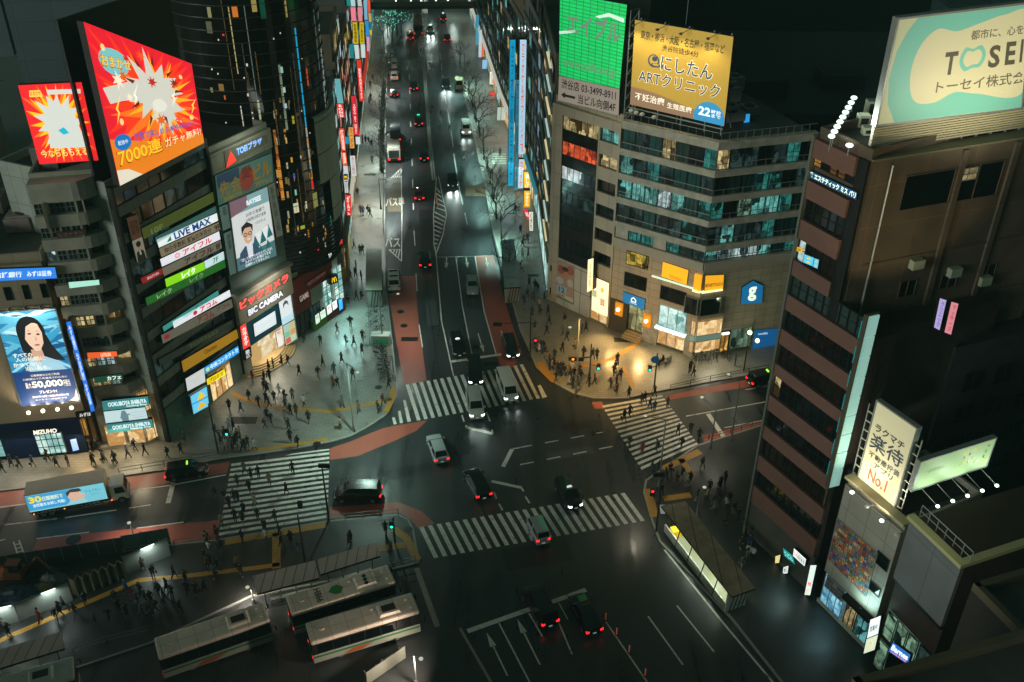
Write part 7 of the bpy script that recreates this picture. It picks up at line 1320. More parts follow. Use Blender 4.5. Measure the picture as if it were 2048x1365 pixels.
# ---- bus shelters at the terminal
ROOFC = mat('ribbed_canopy', 'c2aca0', rough=.5, var=.1, tile=(.9, 40), mortar='6a625c', msize=.05)
def canopy(q, z, label, lit=0, m=ROOFC, posts=4):
    P = ccw([G(x, y, z) for x, y in q]); c = sum(P, Vector())/4; o = thing('bus_shelter', label, 'bus shelter', Vector((c.x, c.y, .13))); mb = MB(); mb.hexa([p-UPV*.22 for p in P]+P, m, DARK); mb.build('roof', o)
    a, b = (P[0]+P[3])/2, (P[1]+P[2])/2; k0 = max(range(4), key=lambda i: (P[i]-P[(i+1) % 4]).length); a, b = (P[k0]+P[(k0+3) % 4])/2, (P[(k0+1) % 4]+P[(k0+2) % 4])/2
    for k in range(posts): p = a.lerp(b, (k+.5)/posts); mb = MB(); mb.tube(Vector((p.x, p.y, .13)), p-UPV*.22, .07, m=POLE, n=6); mb.build('post', o)
    mb = MB(); d = (b-a).normalized(); n = Vector((-d.y, d.x, 0)); e = a.lerp(b, .15); g = a.lerp(b, .8); mb.hexa([Vector((p.x, p.y, .5)) for p in (e-n*.2, g-n*.2, g+n*.2, e+n*.2)]+[Vector((p.x, p.y, .58)) for p in (e-n*.2, g-n*.2, g+n*.2, e+n*.2)], POLE); mb.build('bench', o)
    if lit:
        mb = MB(); mb.tube(a.lerp(b, .1)-UPV*.4-n*.6, a.lerp(b, .75)-UPV*.4-n*.6, .06, m=glow('e8ffd0', 1.2), n=5); mb.build('tube_light', o); lamp('shelter_light', 'AREA', a.lerp(b, .4)-UPV*.5, lit, (.9, 1, .75), a.lerp(b, .4)-UPV*3, 1.5, parent=o)
    return o
canopy([(505, 1152), (630, 1121), (638, 1156), (513, 1188)], 2.9, 'pinkish ribbed bus shelter roof, left of the pair above the buses', 30); canopy([(634, 1119), (752, 1085), (760, 1112), (641, 1149)], 2.9, 'pinkish ribbed bus shelter roof, right of the pair above the buses', 20); canopy([(-30, 1308), (122, 1263), (129, 1297), (-30, 1346)], 2.9, 'ribbed shelter roof in the bottom left corner lit yellow green', 60)
# ---- subway entrances
def shelter_box(q, z, label, roofm, wall, h0=1.0, lit=None, name='subway_entrance'):
    P = ccw([G(x, y, z) for x, y in q]); c = sum(P, Vector())/4; o = thing(name, label, 'subway entrance', Vector((c.x, c.y, .13)))
    mb = MB(); mb.hexa([p-UPV*.2 for p in P]+P, roofm, DARK); mb.build('roof', o); I = [c+(p-c)*.88 for p in P]; B = [Vector((p.x, p.y, .13)) for p in I]
    for i in range(4):
        a, b = B[i], B[(i+1) % 4]; e = (b-a).normalized(); n = Vector((e.y, -e.x, 0))
        if (b-a).length > 4.5: mb = MB(); mb.hexa([a, b, b-n*.15, a-n*.15]+[p+UPV*h0 for p in (a, b, b-n*.15, a-n*.15)], wall); mb.build('side_wall', o)
        elif (a.y+b.y)/2 < c.y: mb = MB(); mb.hexa([a, b, b-n*.15, a-n*.15]+[p+UPV*(z-.4) for p in (a, b, b-n*.15, a-n*.15)], wall); mb.build('end_wall', o)
        for k in range(1, 5):
            p = a.lerp(b, k/5); mb = MB(); mb.tube(p, Vector((p.x, p.y, z-.2))+e*.5, .06, m=POLED, n=5); mb.build('post', o)
    if lit:
        k0 = max(range(4), key=lambda i: (B[i]-B[(i+1) % 4]).length); a, b, c2, d2 = B[k0], B[(k0+1) % 4], B[(k0+2) % 4], B[(k0+3) % 4]; mb = MB()
        for k in range(14):
            t0, t1 = k/14, (k+.96)/14; zz = .12+.07*k; qd = [a.lerp(b, t0), a.lerp(b, t1), d2.lerp(c2, t1), d2.lerp(c2, t0)]; mb.hexa([p-UPV*.1 for p in qd]+[p+UPV*zz for p in qd], mat('stair_tile', '8c8a70', rough=.4))
        mb.build('steps', o)
        for t in (.12, .4, .7, .95): lamp('entrance_tube', 'AREA', a.lerp(b, t).lerp(d2.lerp(c2, t), .5)+UPV*(z-.5), lit, (.86, 1, .8), a.lerp(b, t).lerp(d2.lerp(c2, t), .5), 1.2, parent=o)
    return o
BRN = mat('weathered_roof_brown', 'a08e74', rough=.8, var=.3, scale=.9, tile=(1.6, 30), mortar='3c3428', msize=.04)
se = shelter_box([(1322, 1012), (1371, 1003), (1511, 1177), (1464, 1194)], 3.0, 'long brown roofed stair entrance lit yellow green inside near the right zebra', BRN, mat('pale_tile_wall', 'c8cabc', rough=.5, tile=(.6, .6), mortar='8a8c82'), 1.0, 80)
pe = G(1344, 1062); mb = MB(); mb.hexa([G(1338, 1072)+UPV*.3, G(1356, 1068)+UPV*.3, G(1362, 1078)+UPV*.3, G(1344, 1084)+UPV*.3]+[G(1338, 1072)+UPV*1.2, G(1356, 1068)+UPV*1.2, G(1362, 1078)+UPV*1.2, G(1344, 1084)+UPV*1.2], mat('yellow_sign', 'e0b41c', rough=.5, emit=.5, ecol='e0b41c')); mb.build('yellow_panel', se)
shelter_box([(732, 497), (763, 497), (764, 581), (731, 581)], 3.2, 'long pale roofed subway entrance on the plaza side of the avenue', mat('pale_roof', '8f8c78', rough=.6, var=.15, scale=.8), mat('grey_green_wall', '7a8478', rough=.5), 2.6, 12); shelter_box([(1001, 480), (1028, 478), (1041, 574), (1009, 576)], 3.0, 'pale blue roofed subway entrance on the right pavement of the avenue', mat('pale_blue_roof', '8aa0a0', rough=.3, var=.3, scale=.5), mat('white_wall', '9a9c94', rough=.5), 2.4, 10)
sign(Fac(G(1326, 1030), G(1366, 1030)), [(1319, 1010), (1331, 1010), (1336, 1062), (1325, 1062)], 'small pale notice board at the left end of the stair entrance', 'notice board', face='9aa09a', s=.35, off=0, depth=.1)
# ---- bicycles
def bicycle():
    o = thing('bicycle', 'dark parked bicycle', 'bicycle', Vector((0, 0, 0))); fm = mat('bike_frame', '3c4044', rough=.4, metal=.5); R = .33
    for x in (-.52, .52):
        mb = MB()
        for k in range(14): a, b = 2*math.pi*k/14, 2*math.pi*(k+1)/14; mb.tube((x+R*math.cos(a), 0, R+R*math.sin(a)), (x+R*math.cos(b), 0, R+R*math.sin(b)), .022, m=DARK, n=4, cap=False)
        w = mb.build('wheel', o, local=True); sb = MB()
        for k in range(6): a = math.pi*k/6; sb.tube((x-R*math.cos(a), 0, R-R*math.sin(a)), (x+R*math.cos(a), 0, R+R*math.sin(a)), .006, m=STEEL, n=3, cap=False)
        sb.build('spokes', w, local=True)
    mb = MB(); J = dict(bb=(-.08, 0, .3), st=(-.2, 0, .85), hd=(.36, 0, .82), ra=(-.52, 0, R), fa=(.52, 0, R))
    for a, b in (('bb', 'st'), ('st', 'hd'), ('bb', 'hd'), ('bb', 'ra'), ('st', 'ra'), ('hd', 'fa')): mb.tube(J[a], J[b], .022, m=fm, n=5)
    mb.build('frame', o, local=True); mb = MB(); mb.tube((-.32, 0, .9), (-.06, 0, .9), .07, .04, DARK, 6); mb.build('saddle', o, local=True); mb = MB(); mb.tube((.34, 0, .82), (.34, 0, 1.0), .02, m=fm, n=5); mb.tube((.3, -.27, 1.02), (.3, .27, 1.02), .018, m=fm, n=5); mb.build('handlebar', o, local=True)
    mb = MB(); mb.box(.42, .72, -.16, .16, .72, .94, mat('wire_basket', '5a5c5c', rough=.5, metal=.6)); mb.build('basket', o, local=True); return o
bk = bicycle(); nb = ['first', 'second', 'third', 'fourth', 'fifth', 'sixth', 'seventh', 'eighth', 'ninth', 'tenth', 'eleventh', 'twelfth', 'thirteenth', 'fourteenth', 'fifteenth', 'sixteenth', 'seventeenth', 'eighteenth']
rnd = random.Random(3); g_ = 'bicycles parked by the plaza kerb'
for k in range(16):
    t = k/15; p = G(762+9*t+rnd.uniform(-5, 5), 700+66*t)+UPV*.13; lb = '%s bicycle from the back of the row beside the left red lane' % nb[k]; az = math.pi*.95+rnd.uniform(-.4, .4)
    if k == 0: bk.location = p; bk.rotation_euler.z = az; bk['label'] = lb; bk['group'] = g_
    else: dup(bk, p, az, label=lb, group=g_)
for k in range(12): t = k/11; dup(bk, G(1388+70*t, 724+5*math.sin(k*2)-10*t)+UPV*.13, 1.8+rnd.uniform(-.5, .5), label='%s bicycle from the left in the row outside the corner shop window' % nb[k], group='bicycles parked outside the corner shop')
for k in range(6): t = k/5; dup(bk, G(745+12*(k % 2), 615+50*t)+UPV*.13, .2+rnd.uniform(-.4, .4), label='%s bicycle from the back in the pen behind the plaza subway entrance' % nb[k], group='bicycles penned behind the subway entrance')
kb = thing('vending_kiosk', 'low white and green kiosk box at the end of the bicycle pen', 'kiosk', G(763, 694)+UPV*.13); p = G(763, 690); mb = MB(); mb.box(p.x-1.2, p.x+1.2, p.y-.6, p.y+.6, .13, 1.7, mat('kiosk_white', 'a8b4a8', rough=.5)); mb.build('body', kb, bevel=.05); mb = MB(); mb.box(p.x-1.0, p.x+1.0, p.y-.63, p.y-.6, .5, 1.2, mat('kiosk_green', '2a8c60', rough=.5, emit=.2, ecol='2a8c60')); mb.build('green_panel', kb); rail([(736, 602), (740, 690)], 'railing on the left of the bicycle pen', m=POLED)
def scooter(px, lb, white):
    p = G(*px)+UPV*.13; o = thing('motor_scooter', lb, 'scooter', p); bm_ = mat('scooter_body_'+('w' if white else 'k'), 'b8bcb8' if white else '202222', rough=.35)
    for x in (-.6, .6): mb = MB(); mb.tube((x, -.06, .26), (x, .06, .26), .26, m=DARK, n=14); mb.build('wheel', o, local=True)
    mb = MB(); mb.hexa([(-.75, -.16, .35), (.1, -.16, .3), (.1, .16, .3), (-.75, .16, .35), (-.8, -.14, .72), (0, -.14, .7), (0, .14, .7), (-.8, .14, .72)], bm_); mb.hexa([(.0, -.17, .24), (.62, -.17, .24), (.62, .17, .24), (0, .17, .24), (0, -.17, .34), (.55, -.17, .34), (.55, .17, .34), (0, .17, .34)], bm_); mb.hexa([(.45, -.2, .3), (.6, -.2, .3), (.6, .2, .3), (.45, .2, .3), (.32, -.12, 1.0), (.42, -.12, 1.0), (.42, .12, 1.0), (.32, .12, 1.0)], bm_); mb.build('body', o, local=True, bevel=.03)
    mb = MB(); mb.tube((.34, -.33, 1.05), (.34, .33, 1.05), .02, m=DARK, n=5); mb.build('handlebar', o, local=True); mb = MB(); mb.hexa([(-.72, -.14, .72), (-.05, -.14, .72), (-.05, .14, .72), (-.72, .14, .72), (-.68, -.12, .82), (-.1, -.12, .8), (-.1, .12, .8), (-.68, .12, .82)], DARK); mb.build('seat', o, local=True); o.rotation_euler.z = .9
scooter((1322, 728), 'black scooter parked at the corner kerb, left of a pale one', False); scooter((1336, 726), 'pale scooter parked beside the black one at the corner', True)
# ---- building site at the lower left
SW = mat('site_panel', '8f958e', rough=.5, var=.1)
def wall_panel(a, b, h, label, m=SW, tube=None, zig=0):
    A, B = G(*a)+UPV*.13, G(*b)+UPV*.13; f = Fac(A, B); o = thing('site_hoarding', label, 'fence', A.copy()); mb = MB()
    if zig:
        for k in range(zig):
            u0, u1 = f.L*k/zig, f.L*(k+1)/zig; o0, o1 = (.5, -.1) if k % 2 else (-.1, .5)
            mb.hexa([f.W(u0, .13, o0), f.W(u1, .13, o1), f.W(u1, .13, o1-.06), f.W(u0, .13, o0-.06), f.W(u0, h, o0), f.W(u1, h, o1), f.W(u1, h, o1-.06), f.W(u0, h, o0-.06)], m)
    else: mb.fbox(f, 0, f.L, .13, h, -.08, 0, m)
    mb.build('panel', o); pb = MB()
    for k in range(int(f.L/1.8)+1): pb.tube(f.W(k*1.8, .13, -.2), f.W(k*1.8, h+.1, -.2), .04, m=POLE, n=5)
    pb.build('back_posts', o)
    if tube: mb = MB(); mb.tube(f.W(f.L*tube[0], h+.06, .1), f.W(f.L*tube[1], h+.06, .1), .06, m=glow('e8fffa', 2.0), n=6); mb.build('tube_light', o); lamp('site_tube', 'AREA', f.W(f.L*(tube[0]+tube[1])/2, h+.1, .5), 75, (.85, 1, .95), f.W(f.L*(tube[0]+tube[1])/2, 0, 1.4), 1.0, parent=o)
    return o
wall_panel((255, 1152), (343, 1113), 2.4, 'white hoarding panel with a tube light, right of the accordion fence', tube=(.4, .7)); wall_panel((148, 1192), (252, 1153), 2.2, 'cream accordion fence across the building site', mat('accordion_cream', '8c866e', rough=.6), zig=13); wall_panel((77, 1230), (147, 1203), 2.3, 'white hoarding panel with a tube light, left of the accordion fence', tube=(.25, .65)); wall_panel((40, 1245), (77, 1230), 2.3, 'unlit short hoarding panel between two lit ones'); wall_panel((-30, 1262), (40, 1246), 2.3, 'white hoarding panel with a tube light at the left border', tube=(.4, .95))
GM = mat('green_mesh', '303836', rough=.6, tile=(1.6, 2.2), mortar='6a7872', msize=.04); wall_panel((-40, 1152), (250, 1106), 2.0, 'long green mesh fence behind the orange digger', GM); wall_panel((250, 1106), (343, 1090), 2.2, 'greenish glass fence section behind the lit hoarding', mat('green_site_glass', '3c5a52', rough=.3, var=.2))
dg = thing('digger', 'orange mini digger parked inside the building site', 'digger', G(42, 1160)); q = G(42, 1160); OR = mat('digger_orange', '6e3a16', rough=.5, var=.1)
for s_ in (-.6, .6): mb = MB(); mb.box(q.x-1.1, q.x+1.1, q.y+s_-.2, q.y+s_+.2, .13, .6, DARK); mb.build('track', dg, bevel=.12)
mb = MB(); mb.box(q.x-1.1, q.x+.6, q.y-.7, q.y+.7, .65, 1.5, OR); mb.build('body', dg, bevel=.1); mb = MB(); mb.box(q.x-.5, q.x+.5, q.y-.6, q.y+.1, 1.5, 2.5, DGLASS); mb.build('cab', dg, bevel=.06); mb = MB(); mb.box(q.x-.6, q.x+.6, q.y-.7, q.y+.2, 2.5, 2.6, OR); mb.build('cab_roof', dg); mb = MB(); mb.tube((q.x+.6, q.y+.3, 1.2), (q.x+2.0, q.y+.3, 2.6), .18, .14, OR, 6); mb.tube((q.x+2.0, q.y+.3, 2.6), (q.x+3.0, q.y+.3, 1.2), .14, .1, OR, 6); mb.build('boom', dg); mb = MB(); mb.hexa([(q.x+2.7, q.y, .5), (q.x+3.2, q.y, .4), (q.x+3.2, q.y+.6, .4), (q.x+2.7, q.y+.6, .5), (q.x+2.8, q.y, 1.2), (q.x+3.4, q.y, 1.0), (q.x+3.4, q.y+.6, 1.0), (q.x+2.8, q.y+.6, 1.2)], DARK); mb.build('bucket', dg)
def mound(px, r, h, col, lb, name='tarp_heap', cat='tarpaulin'):
    c = G(*px)+UPV*.1; rnd = random.Random(int(px[0])); mb = MB(); n = 14; rings = [[c+Vector((r*(1-k/4)*rnd.uniform(.8, 1.15)*math.cos(2*math.pi*i/n), r*.7*(1-k/4)*rnd.uniform(.8, 1.15)*math.sin(2*math.pi*i/n), h*(math.sin(k/4*1.57))*rnd.uniform(.8, 1.1)*(k > 0))) for i in range(n)] for k in range(4)]; m = mat('tarp_'+col, col, rough=.5, var=.2, scale=2)
    for k in range(3):
        for i in range(n): mb.face([rings[k][i], rings[k][(i+1) % n], rings[k+1][(i+1) % n], rings[k+1][i]], m)
    mb.face(rings[3], m); tagp(mb.build(name, loc=c), lb, cat)
mound((40, 1192), 2.2, .9, '1c3450', 'dark blue tarpaulin heap inside the building site'); mound((8, 1150), 1.4, 1.2, 'b8581c', 'orange covered heap at the left border of the site'); mound((105, 1158), 1.3, .7, '5a6460', 'grey heap of site materials beside the digger'); mound((85, 1178), 1.0, .5, '8a7440', 'tan sack heap near the blue tarpaulin')
# sloped lit panel and kerb wall at the bottom
wall_panel((735, 1372), (812, 1318), 1.6, 'pale barrier panel at the bottom edge under the nearest bus', mat('barrier_pale', '6a6c62', rough=.6)); 
# ---- trees along the avenue (bare in winter)
def bare_tree(seed, h, label, lights=0):
    rnd = random.Random(seed); o = thing('street_tree', label, 'tree', Vector((0, 0, 0))); bk_ = mat('bark', '26211b', rough=.9, var=.2, scale=3); mb = MB(); top = Vector((rnd.uniform(-.2, .2), rnd.uniform(-.2, .2), h*.38)); mb.tube((0, 0, 0), top, .16, .10, bk_, 7); mb.build('trunk', o, local=True); mb = MB(); tips = []
    def br(p, d, l, r, lv):
        q = p+d*l; mb.tube(p, q, r, r*.6, bk_, 4 if lv > 1 else 5, False); tips.append(q)
        if lv < 4:
            for k in range(3 if lv < 2 else rnd.choice([2, 3, 3])):
                a = rnd.uniform(0, 6.28); s = rnd.uniform(.35, .75); e = d.orthogonal().normalized(); e = Matrix.Rotation(a, 3, d) @ e; nd = (d*(1-s*.5)+e*s+UPV*.12).normalized(); br(p.lerp(q, rnd.uniform(.55, 1)), nd, l*rnd.uniform(.6, .85), r*.6, lv+1)
    for k in range(4): a = k*1.57+rnd.uniform(-.4, .4); br(top*rnd.uniform(.8, 1), Vector((math.cos(a)*.6, math.sin(a)*.6, .8)).normalized(), h*.24, .075, 0)
    mb.build('crown', o, local=True)
    if lights:
        lb = MB(); 
        for q in rnd.sample(tips, min(lights, len(tips))): lb.ball(q, .08, glow('7affe0', 2.0), 4)
        lb.build('string_lights', o, local=True)
    return o
ts = [bare_tree(1, 7.5, 't'), bare_tree(2, 8.5, 't'), bare_tree(5, 7.0, 't')]; tl = bare_tree(9, 9, 't', 26); used_t = set(); gt = 'bare trees along the avenue'
def plant(proto, p, rz, sc, lb):
    if proto.name not in used_t: used_t.add(proto.name); proto.location = p; proto.rotation_euler.z = rz; proto.scale = (sc,)*3; proto['label'] = lb; proto['group'] = gt
    else: dup(proto, p, rz, sc, lb, gt)
for k, (x, y) in enumerate(((1020, 560), (1003, 480), (993, 440), (987, 405), (980, 370), (974, 338), (967, 306), (960, 275), (952, 246), (945, 218), (938, 190), (930, 160), (920, 128))): plant(ts[k % 3], G(x, y)+UPV*.13, k*1.3, .9+.2*math.sin(k), '%s bare tree from the crossing on the right kerb of the avenue' % nb[k])
for k, (x, y) in enumerate(((763, 345), (763, 318), (763, 292), (764, 268), (764, 245), (765, 222), (767, 200), (769, 178), (772, 156), (775, 136))): plant(ts[(k+1) % 3], G(x, y)+UPV*.13, k*2.1, .8+.15*math.sin(k*2), '%s bare tree from the crossing on the left kerb of the avenue' % nb[k])
for k, (x, y) in enumerate(((768, 88), (776, 78), (786, 84), (795, 74), (780, 66), (803, 68))): plant(tl, G(x, y)+UPV*.1, k*1.7, .85+.1*math.sin(k), '%s tree from the left in the cluster strung with small teal lights' % nb[k])
mb = MB(); P = [G(x, y)+UPV*.13 for x, y in ((765, 350), (764, 290), (765, 230), (769, 170))]; rnd = random.Random(2); HG = mat('hedge_leaf', '2a3222', rough=.8)
for a, b in zip(P, P[1:]):
    for k in range(700): q = a.lerp(b, rnd.random())+Vector((rnd.uniform(-.45, .45), 0, rnd.uniform(.05, .8))); n = Vector((rnd.uniform(-1, 1), rnd.uniform(-1, 1), rnd.uniform(-.3, 1))).normalized(); u = n.orthogonal().normalized()*.13; v = n.cross(u); mb.face([q-u, q+v, q+u, q-v], HG)
tagp(mb.build('hedge', loc=P[0]), 'low dark hedge under the left trees of the avenue', 'hedge', kind='stuff')
# ================================================================ VEHICLES
CG = mat('car_glass', '0a0e10', rough=.06, spec=.8); TYRE = mat('tyre', '141414', rough=.8); RIM = mat('rim', '8c9090', rough=.3, metal=.8)
def paint(h): return mat('car_paint_'+h, h, rough=.22, coat=.8, metal=.25 if h < '60' else 0)
HL_ON, HL_OFF = glow('f4fbff', 4.0), mat('headlight_off', 'a8b4b8', rough=.1, spec=.8); TL_ON, TL_OFF = glow('ff1a20', 3.0), mat('tail_off', '6a1214', rough=.2)
# kind: L, W, H, hood height, belt height, x of windscreen base from the front, roof start, roof end and rear base from the back
CK = {'sedan': (4.7, 1.75, 1.46, .86, .96, 1.25, 2.05, 1.35, .55), 'taxi': (4.4, 1.70, 1.72, .98, 1.06, .95, 1.55, .35, .10), 'minivan': (4.9, 1.84, 1.90, 1.02, 1.12, .80, 1.6, .28, .06), 'van': (5.2, 1.8, 2.1, 1.0, 1.15, .22, .85, .22, .04), 'keivan': (3.4, 1.48, 1.86, 1.0, 1.12, .30, .85, .18, .04), 'suv': (4.65, 1.84, 1.68, 1.0, 1.08, 1.15, 1.85, .65, .15), 'wagon': (4.7, 1.75, 1.52, .9, 1.0, 1.15, 1.95, .75, .15)}
def wheel(o, x, y, r=.31, w=.2):
    mb = MB(); mb.tube((x, y-w/2, r), (x, y+w/2, r), r, m=TYRE, n=16); wo = mb.build('wheel', o, local=True); s = 1 if y > 0 else -1; rb = MB(); rb.tube((x, y+s*w*.35, r), (x, y+s*(w/2+.012), r), r*.66, m=RIM, n=12); rb.build('rim', wo, local=True)
def quad_in(a, b, c, d, k0, k1, off):
    "inset quad (bottom a,b top c,d order a b c d ccw) pushed out"
    a, b, c, d = map(Vector, (a, b, c, d)); n = (b-a).cross(d-a).normalized(); f = lambda s, t: (a.lerp(b, s)).lerp(d.lerp(c, s), t)+n*off; return [f(k0, k1), f(1-k0, k1), f(1-k0, 1-k1), f(k0, 1-k1)]
def car(kind, col, label, near, far, near_is='rear', head=0, tail=1, taxi=None, beam=0, group=None, roofp=None, side=None):
    L, W, H, hh, bh, wsb, rf, rr, rb_ = CK[kind]; a, b = G(*near), G(*far); d = (b-a).normalized(); c = a+d*L/2; fw = d if near_is == 'rear' else -d
    o = thing(kind if kind in ('sedan', 'taxi', 'minivan') else {'van': 'white_van', 'keivan': 'small_van', 'suv': 'suv', 'wagon': 'estate_car'}[kind], label, {'sedan': 'car', 'suv': 'car', 'wagon': 'car'}.get(kind, 'van' if 'van' in kind else kind), Vector((c.x, c.y, .02)), group); o.rotation_euler.z = math.atan2(fw.y, fw.x); P = paint(col); w = W/2; f = L/2
    st = [(f, w*.78, .30, .58), (f-.12, w*.92, .22, hh-.16), (f-.45, w*.98, .18, hh-.06), (f-wsb, w, .18, hh if wsb > .4 else bh-.1), (f-wsb-.5, w, .18, bh), (0, w, .18, bh), (-f+.6, w, .18, bh+.02), (-f+.12, w*.96, .2, bh), (-f, w*.88, .32, bh-.12)]
    mb = MB(); vs = []; sec = lambda x, ww, zl, zt: [(x, -ww*.88, zl), (x, -ww, zl+.16), (x, -ww, (zl+zt)*.55), (x, -ww*.93, zt), (x, 0, zt+.03), (x, ww*.93, zt), (x, ww, (zl+zt)*.55), (x, ww, zl+.16), (x, ww*.88, zl)]
    for s in st: vs += sec(*s)
    k = 9; fs = [[i*k+j, i*k+(j+1) % k, (i+1)*k+(j+1) % k, (i+1)*k+j] for i in range(len(st)-1) for j in range(k)]+[list(range(k))[::-1], [(len(st)-1)*k+j for j in range(k)]]
    mb.raw(vs, [q[::-1] for q in fs], P); mb.build('body', o, local=True, smooth=False)
    x0, x1, x2, x3 = f-wsb, f-rf, -f+rr, -f+rb_; wb, wt = w*.92, w*{'van': .86, 'keivan': .84, 'minivan': .80, 'taxi': .78}.get(kind, .72); zb_, zt = bh-.02, H-.03; B = [(x0, -wb, zb_), (x0, wb, zb_), (x3, wb, zb_), (x3, -wb, zb_)]; T = [(x1, -wt, zt), (x1, wt, zt), (x2, wt, zt), (x2, -wt, zt)]
    mb = MB(); mb.raw(B+T+[(x1-.15, 0, H), (x2+.15, 0, H)], [[0, 1, 5, 4], [1, 2, 6, 5], [2, 3, 7, 6], [3, 0, 4, 7], [4, 5, 8], [5, 6, 9, 8], [6, 7, 9], [7, 4, 8, 9]], P); mb.build('cabin', o, local=True)
    for nm, q in (('windscreen', (B[0], B[1], T[1], T[0])), ('rear_window', (B[2], B[3], T[3], T[2]))): mb = MB(); mb.face(quad_in(*q, .07, .10, .012), CG); mb.build(nm, o, local=True)
    for q in ((B[1], B[2], T[2], T[1]), (B[3], B[0], T[0], T[3])):
        for t0, t1 in ((.0, .48), (.50, 1.0)):
            qa = [Vector(v) for v in q]; s_ = [qa[0].lerp(qa[1], t0), qa[0].lerp(qa[1], t1), qa[3].lerp(qa[2], t1), qa[3].lerp(qa[2], t0)]; mb = MB(); mb.face(quad_in(*s_, .06, .12, .012), CG); mb.build('side_window', o, local=True)
    for x in (f-.85, -f+.85):
        for y in (-w+.08, w-.08): wheel(o, x, y)
    for s in (-1, 1):
        mb = MB(); mb.hexa([(f-.16, s*w*.56, hh-.36), (f+.0, s*w*.50, hh-.36), (f-.02, s*w*.82, hh-.36), (f-.22, s*w*.95, hh-.36)][::s]+[(f-.2, s*w*.56, hh-.18), (f-.08, s*w*.5, hh-.19), (f-.1, s*w*.82, hh-.18), (f-.26, s*w*.95, hh-.18)][::s], HL_ON if head else HL_OFF); mb.build('headlight', o, local=True)
        mb = MB(); mb.box(-f-.02, -f+.14, min(s*w*.60, s*w*.93), max(s*w*.60, s*w*.93), bh-.34, bh-.12, TL_ON if tail else TL_OFF); mb.build('tail_light', o, local=True)
        mb = MB(); mb.box(x0-.35, x0-.2, min(s*w, s*(w+.18)), max(s*w, s*(w+.18)), bh, bh+.16, P); mb.build('wing_mirror', o, local=True)
        mb = MB(); mb.tube((.1, s*(w+.003), bh*.78), (-.08, s*(w+.003), bh*.78), .015, m=RIM, n=4); mb.build('door_handle', o, local=True)
    for x in (f-.01, -f-.02): mb = MB(); mb.box(x-.01, x+.025, -.17, .17, .42, .56, mat('number_plate', 'b8c4b8', rough=.4, emit=.25 if tail else 0, ecol='b8d0c8')); mb.build('number_plate', o, local=True)
    if taxi: mb = MB(); mb.hexa([(.1, -.28, H-.01), (.3, -.28, H-.01), (.3, .28, H-.01), (.1, .28, H-.01), (.14, -.2, H+.16), (.26, -.2, H+.16), (.26, .2, H+.16), (.14, .2, H+.16)], glow(taxi, 1.6)); mb.build('roof_lamp', o, local=True)
    if roofp: 
        for q in roofp: mb = MB(); mb.box(q[0], q[1], -wt*.8, wt*.8, H-.02, H+.012, CG); mb.build('roof_glass', o, local=True)
    if side:
        fp = Fac((-.2, -w-.01), (1.8, -w-.01)); tb = MB(); pz = Panel(fp, [(.1, .85), (1.8, .52)], 0, px=False); put_text(tb, pz, side, (0, 0, 1, 1), mat('paint_f4f4f4', 'f4f4f4'), .01, .03); tb.build('lettering', o, local=True)
    if beam:
        for s in (-1, 1): l = lamp('headlight_beam', 'SPOT', (0, 0, 0), beam, (.82, 1, .95), None, .08, 58, .9); l.parent = o; l.location = (f+.1, s*w*.7, hh-.25); l.rotation_euler = Vector((1, 0, -.10)).to_track_quat('-Z', 'Y').to_euler()
    return o
K, SIL, WHT = '0b0c0d', '9aa0a0', 'd4d4cc'
car('suv', K, 'black car with red tail lights just above the left red lane', (851, 541), (848, 490)); car('minivan', WHT, 'white people carrier with two dark roof panels waiting by the left kerb', (789, 585), (787, 510), roofp=((-1.3, -.9), (.2, .6)), tail=0)
car('sedan', '5a1418', 'dark red car with glowing brake lights beside the orange posts', (839, 405), (837, 350)); car('taxi', K, 'black taxi following the green lamp taxi up the avenue', (849, 326), (846, 270)); car('taxi', K, 'black taxi with a green roof lamp in the middle of the avenue', (838, 256), (836, 210), taxi='28e0a0')
car('sedan', K, 'dark car with red tail lights right of two white kei vans', (828, 184), (826, 150)); car('sedan', '1a1414', 'dark car with red tail lights behind two white kei vans', (789, 197), (788, 160)); car('wagon', WHT, 'nearer of two white cars stopped by the far left kerb', (789, 163), (789, 120)); car('keivan', WHT, 'further of two white cars, a boxy van by the far left kerb', (789, 140), (789, 100), tail=0)
car('taxi', '7a1c14', 'orange red taxi near the strung teal lights at the far end', (821, 83), (819, 50), taxi='ff9040'); car('taxi', K, 'far black taxi with a white roof lamp beside the headlight glow', (887, 45), (885, 20), taxi='e8f0ff'); car('sedan', K, 'far dark car with pink tail lights on the right carriageway', (895, 86), (893, 55))
car('sedan', SIL, 'silver saloon coming down beside the right red lane', (946, 594), (942, 540), 'front', head=0, tail=0); car('taxi', K, 'black taxi waiting at the stop line in the middle lane', (920, 718), (905, 655), 'front', tail=0, taxi='d0d8d0'); car('taxi', K, 'black taxi waiting on the right red lane at the stop line', (1027, 722), (1008, 665), 'front', head=1, tail=0)
car('minivan', K, 'black people carrier on the upper zebra behind a pale one', (952, 776), (947, 720), 'front', head=1, tail=0); car('minivan', 'a8a8a0', 'pale people carrier rolling off the upper zebra with lit headlights', (955, 843), (944, 785), 'front', head=1, tail=0, beam=260); car('van', WHT, 'white tall van on the right half of the upper zebra', (1023, 808), (1000, 745), 'front', head=1, tail=0, beam=110)
car('sedan', K, 'dark car with bright headlights coming down past the striped median', (906, 378), (900, 335), 'front', head=1, tail=0, beam=520); car('minivan', WHT, 'white people carrier coming down the right side of the avenue', (933, 273), (929, 235), 'front', head=1, tail=0, beam=110); car('sedan', K, 'dark car with headlights beside the small flatbed truck', (893, 179), (890, 145), 'front', head=1, tail=0, beam=520)
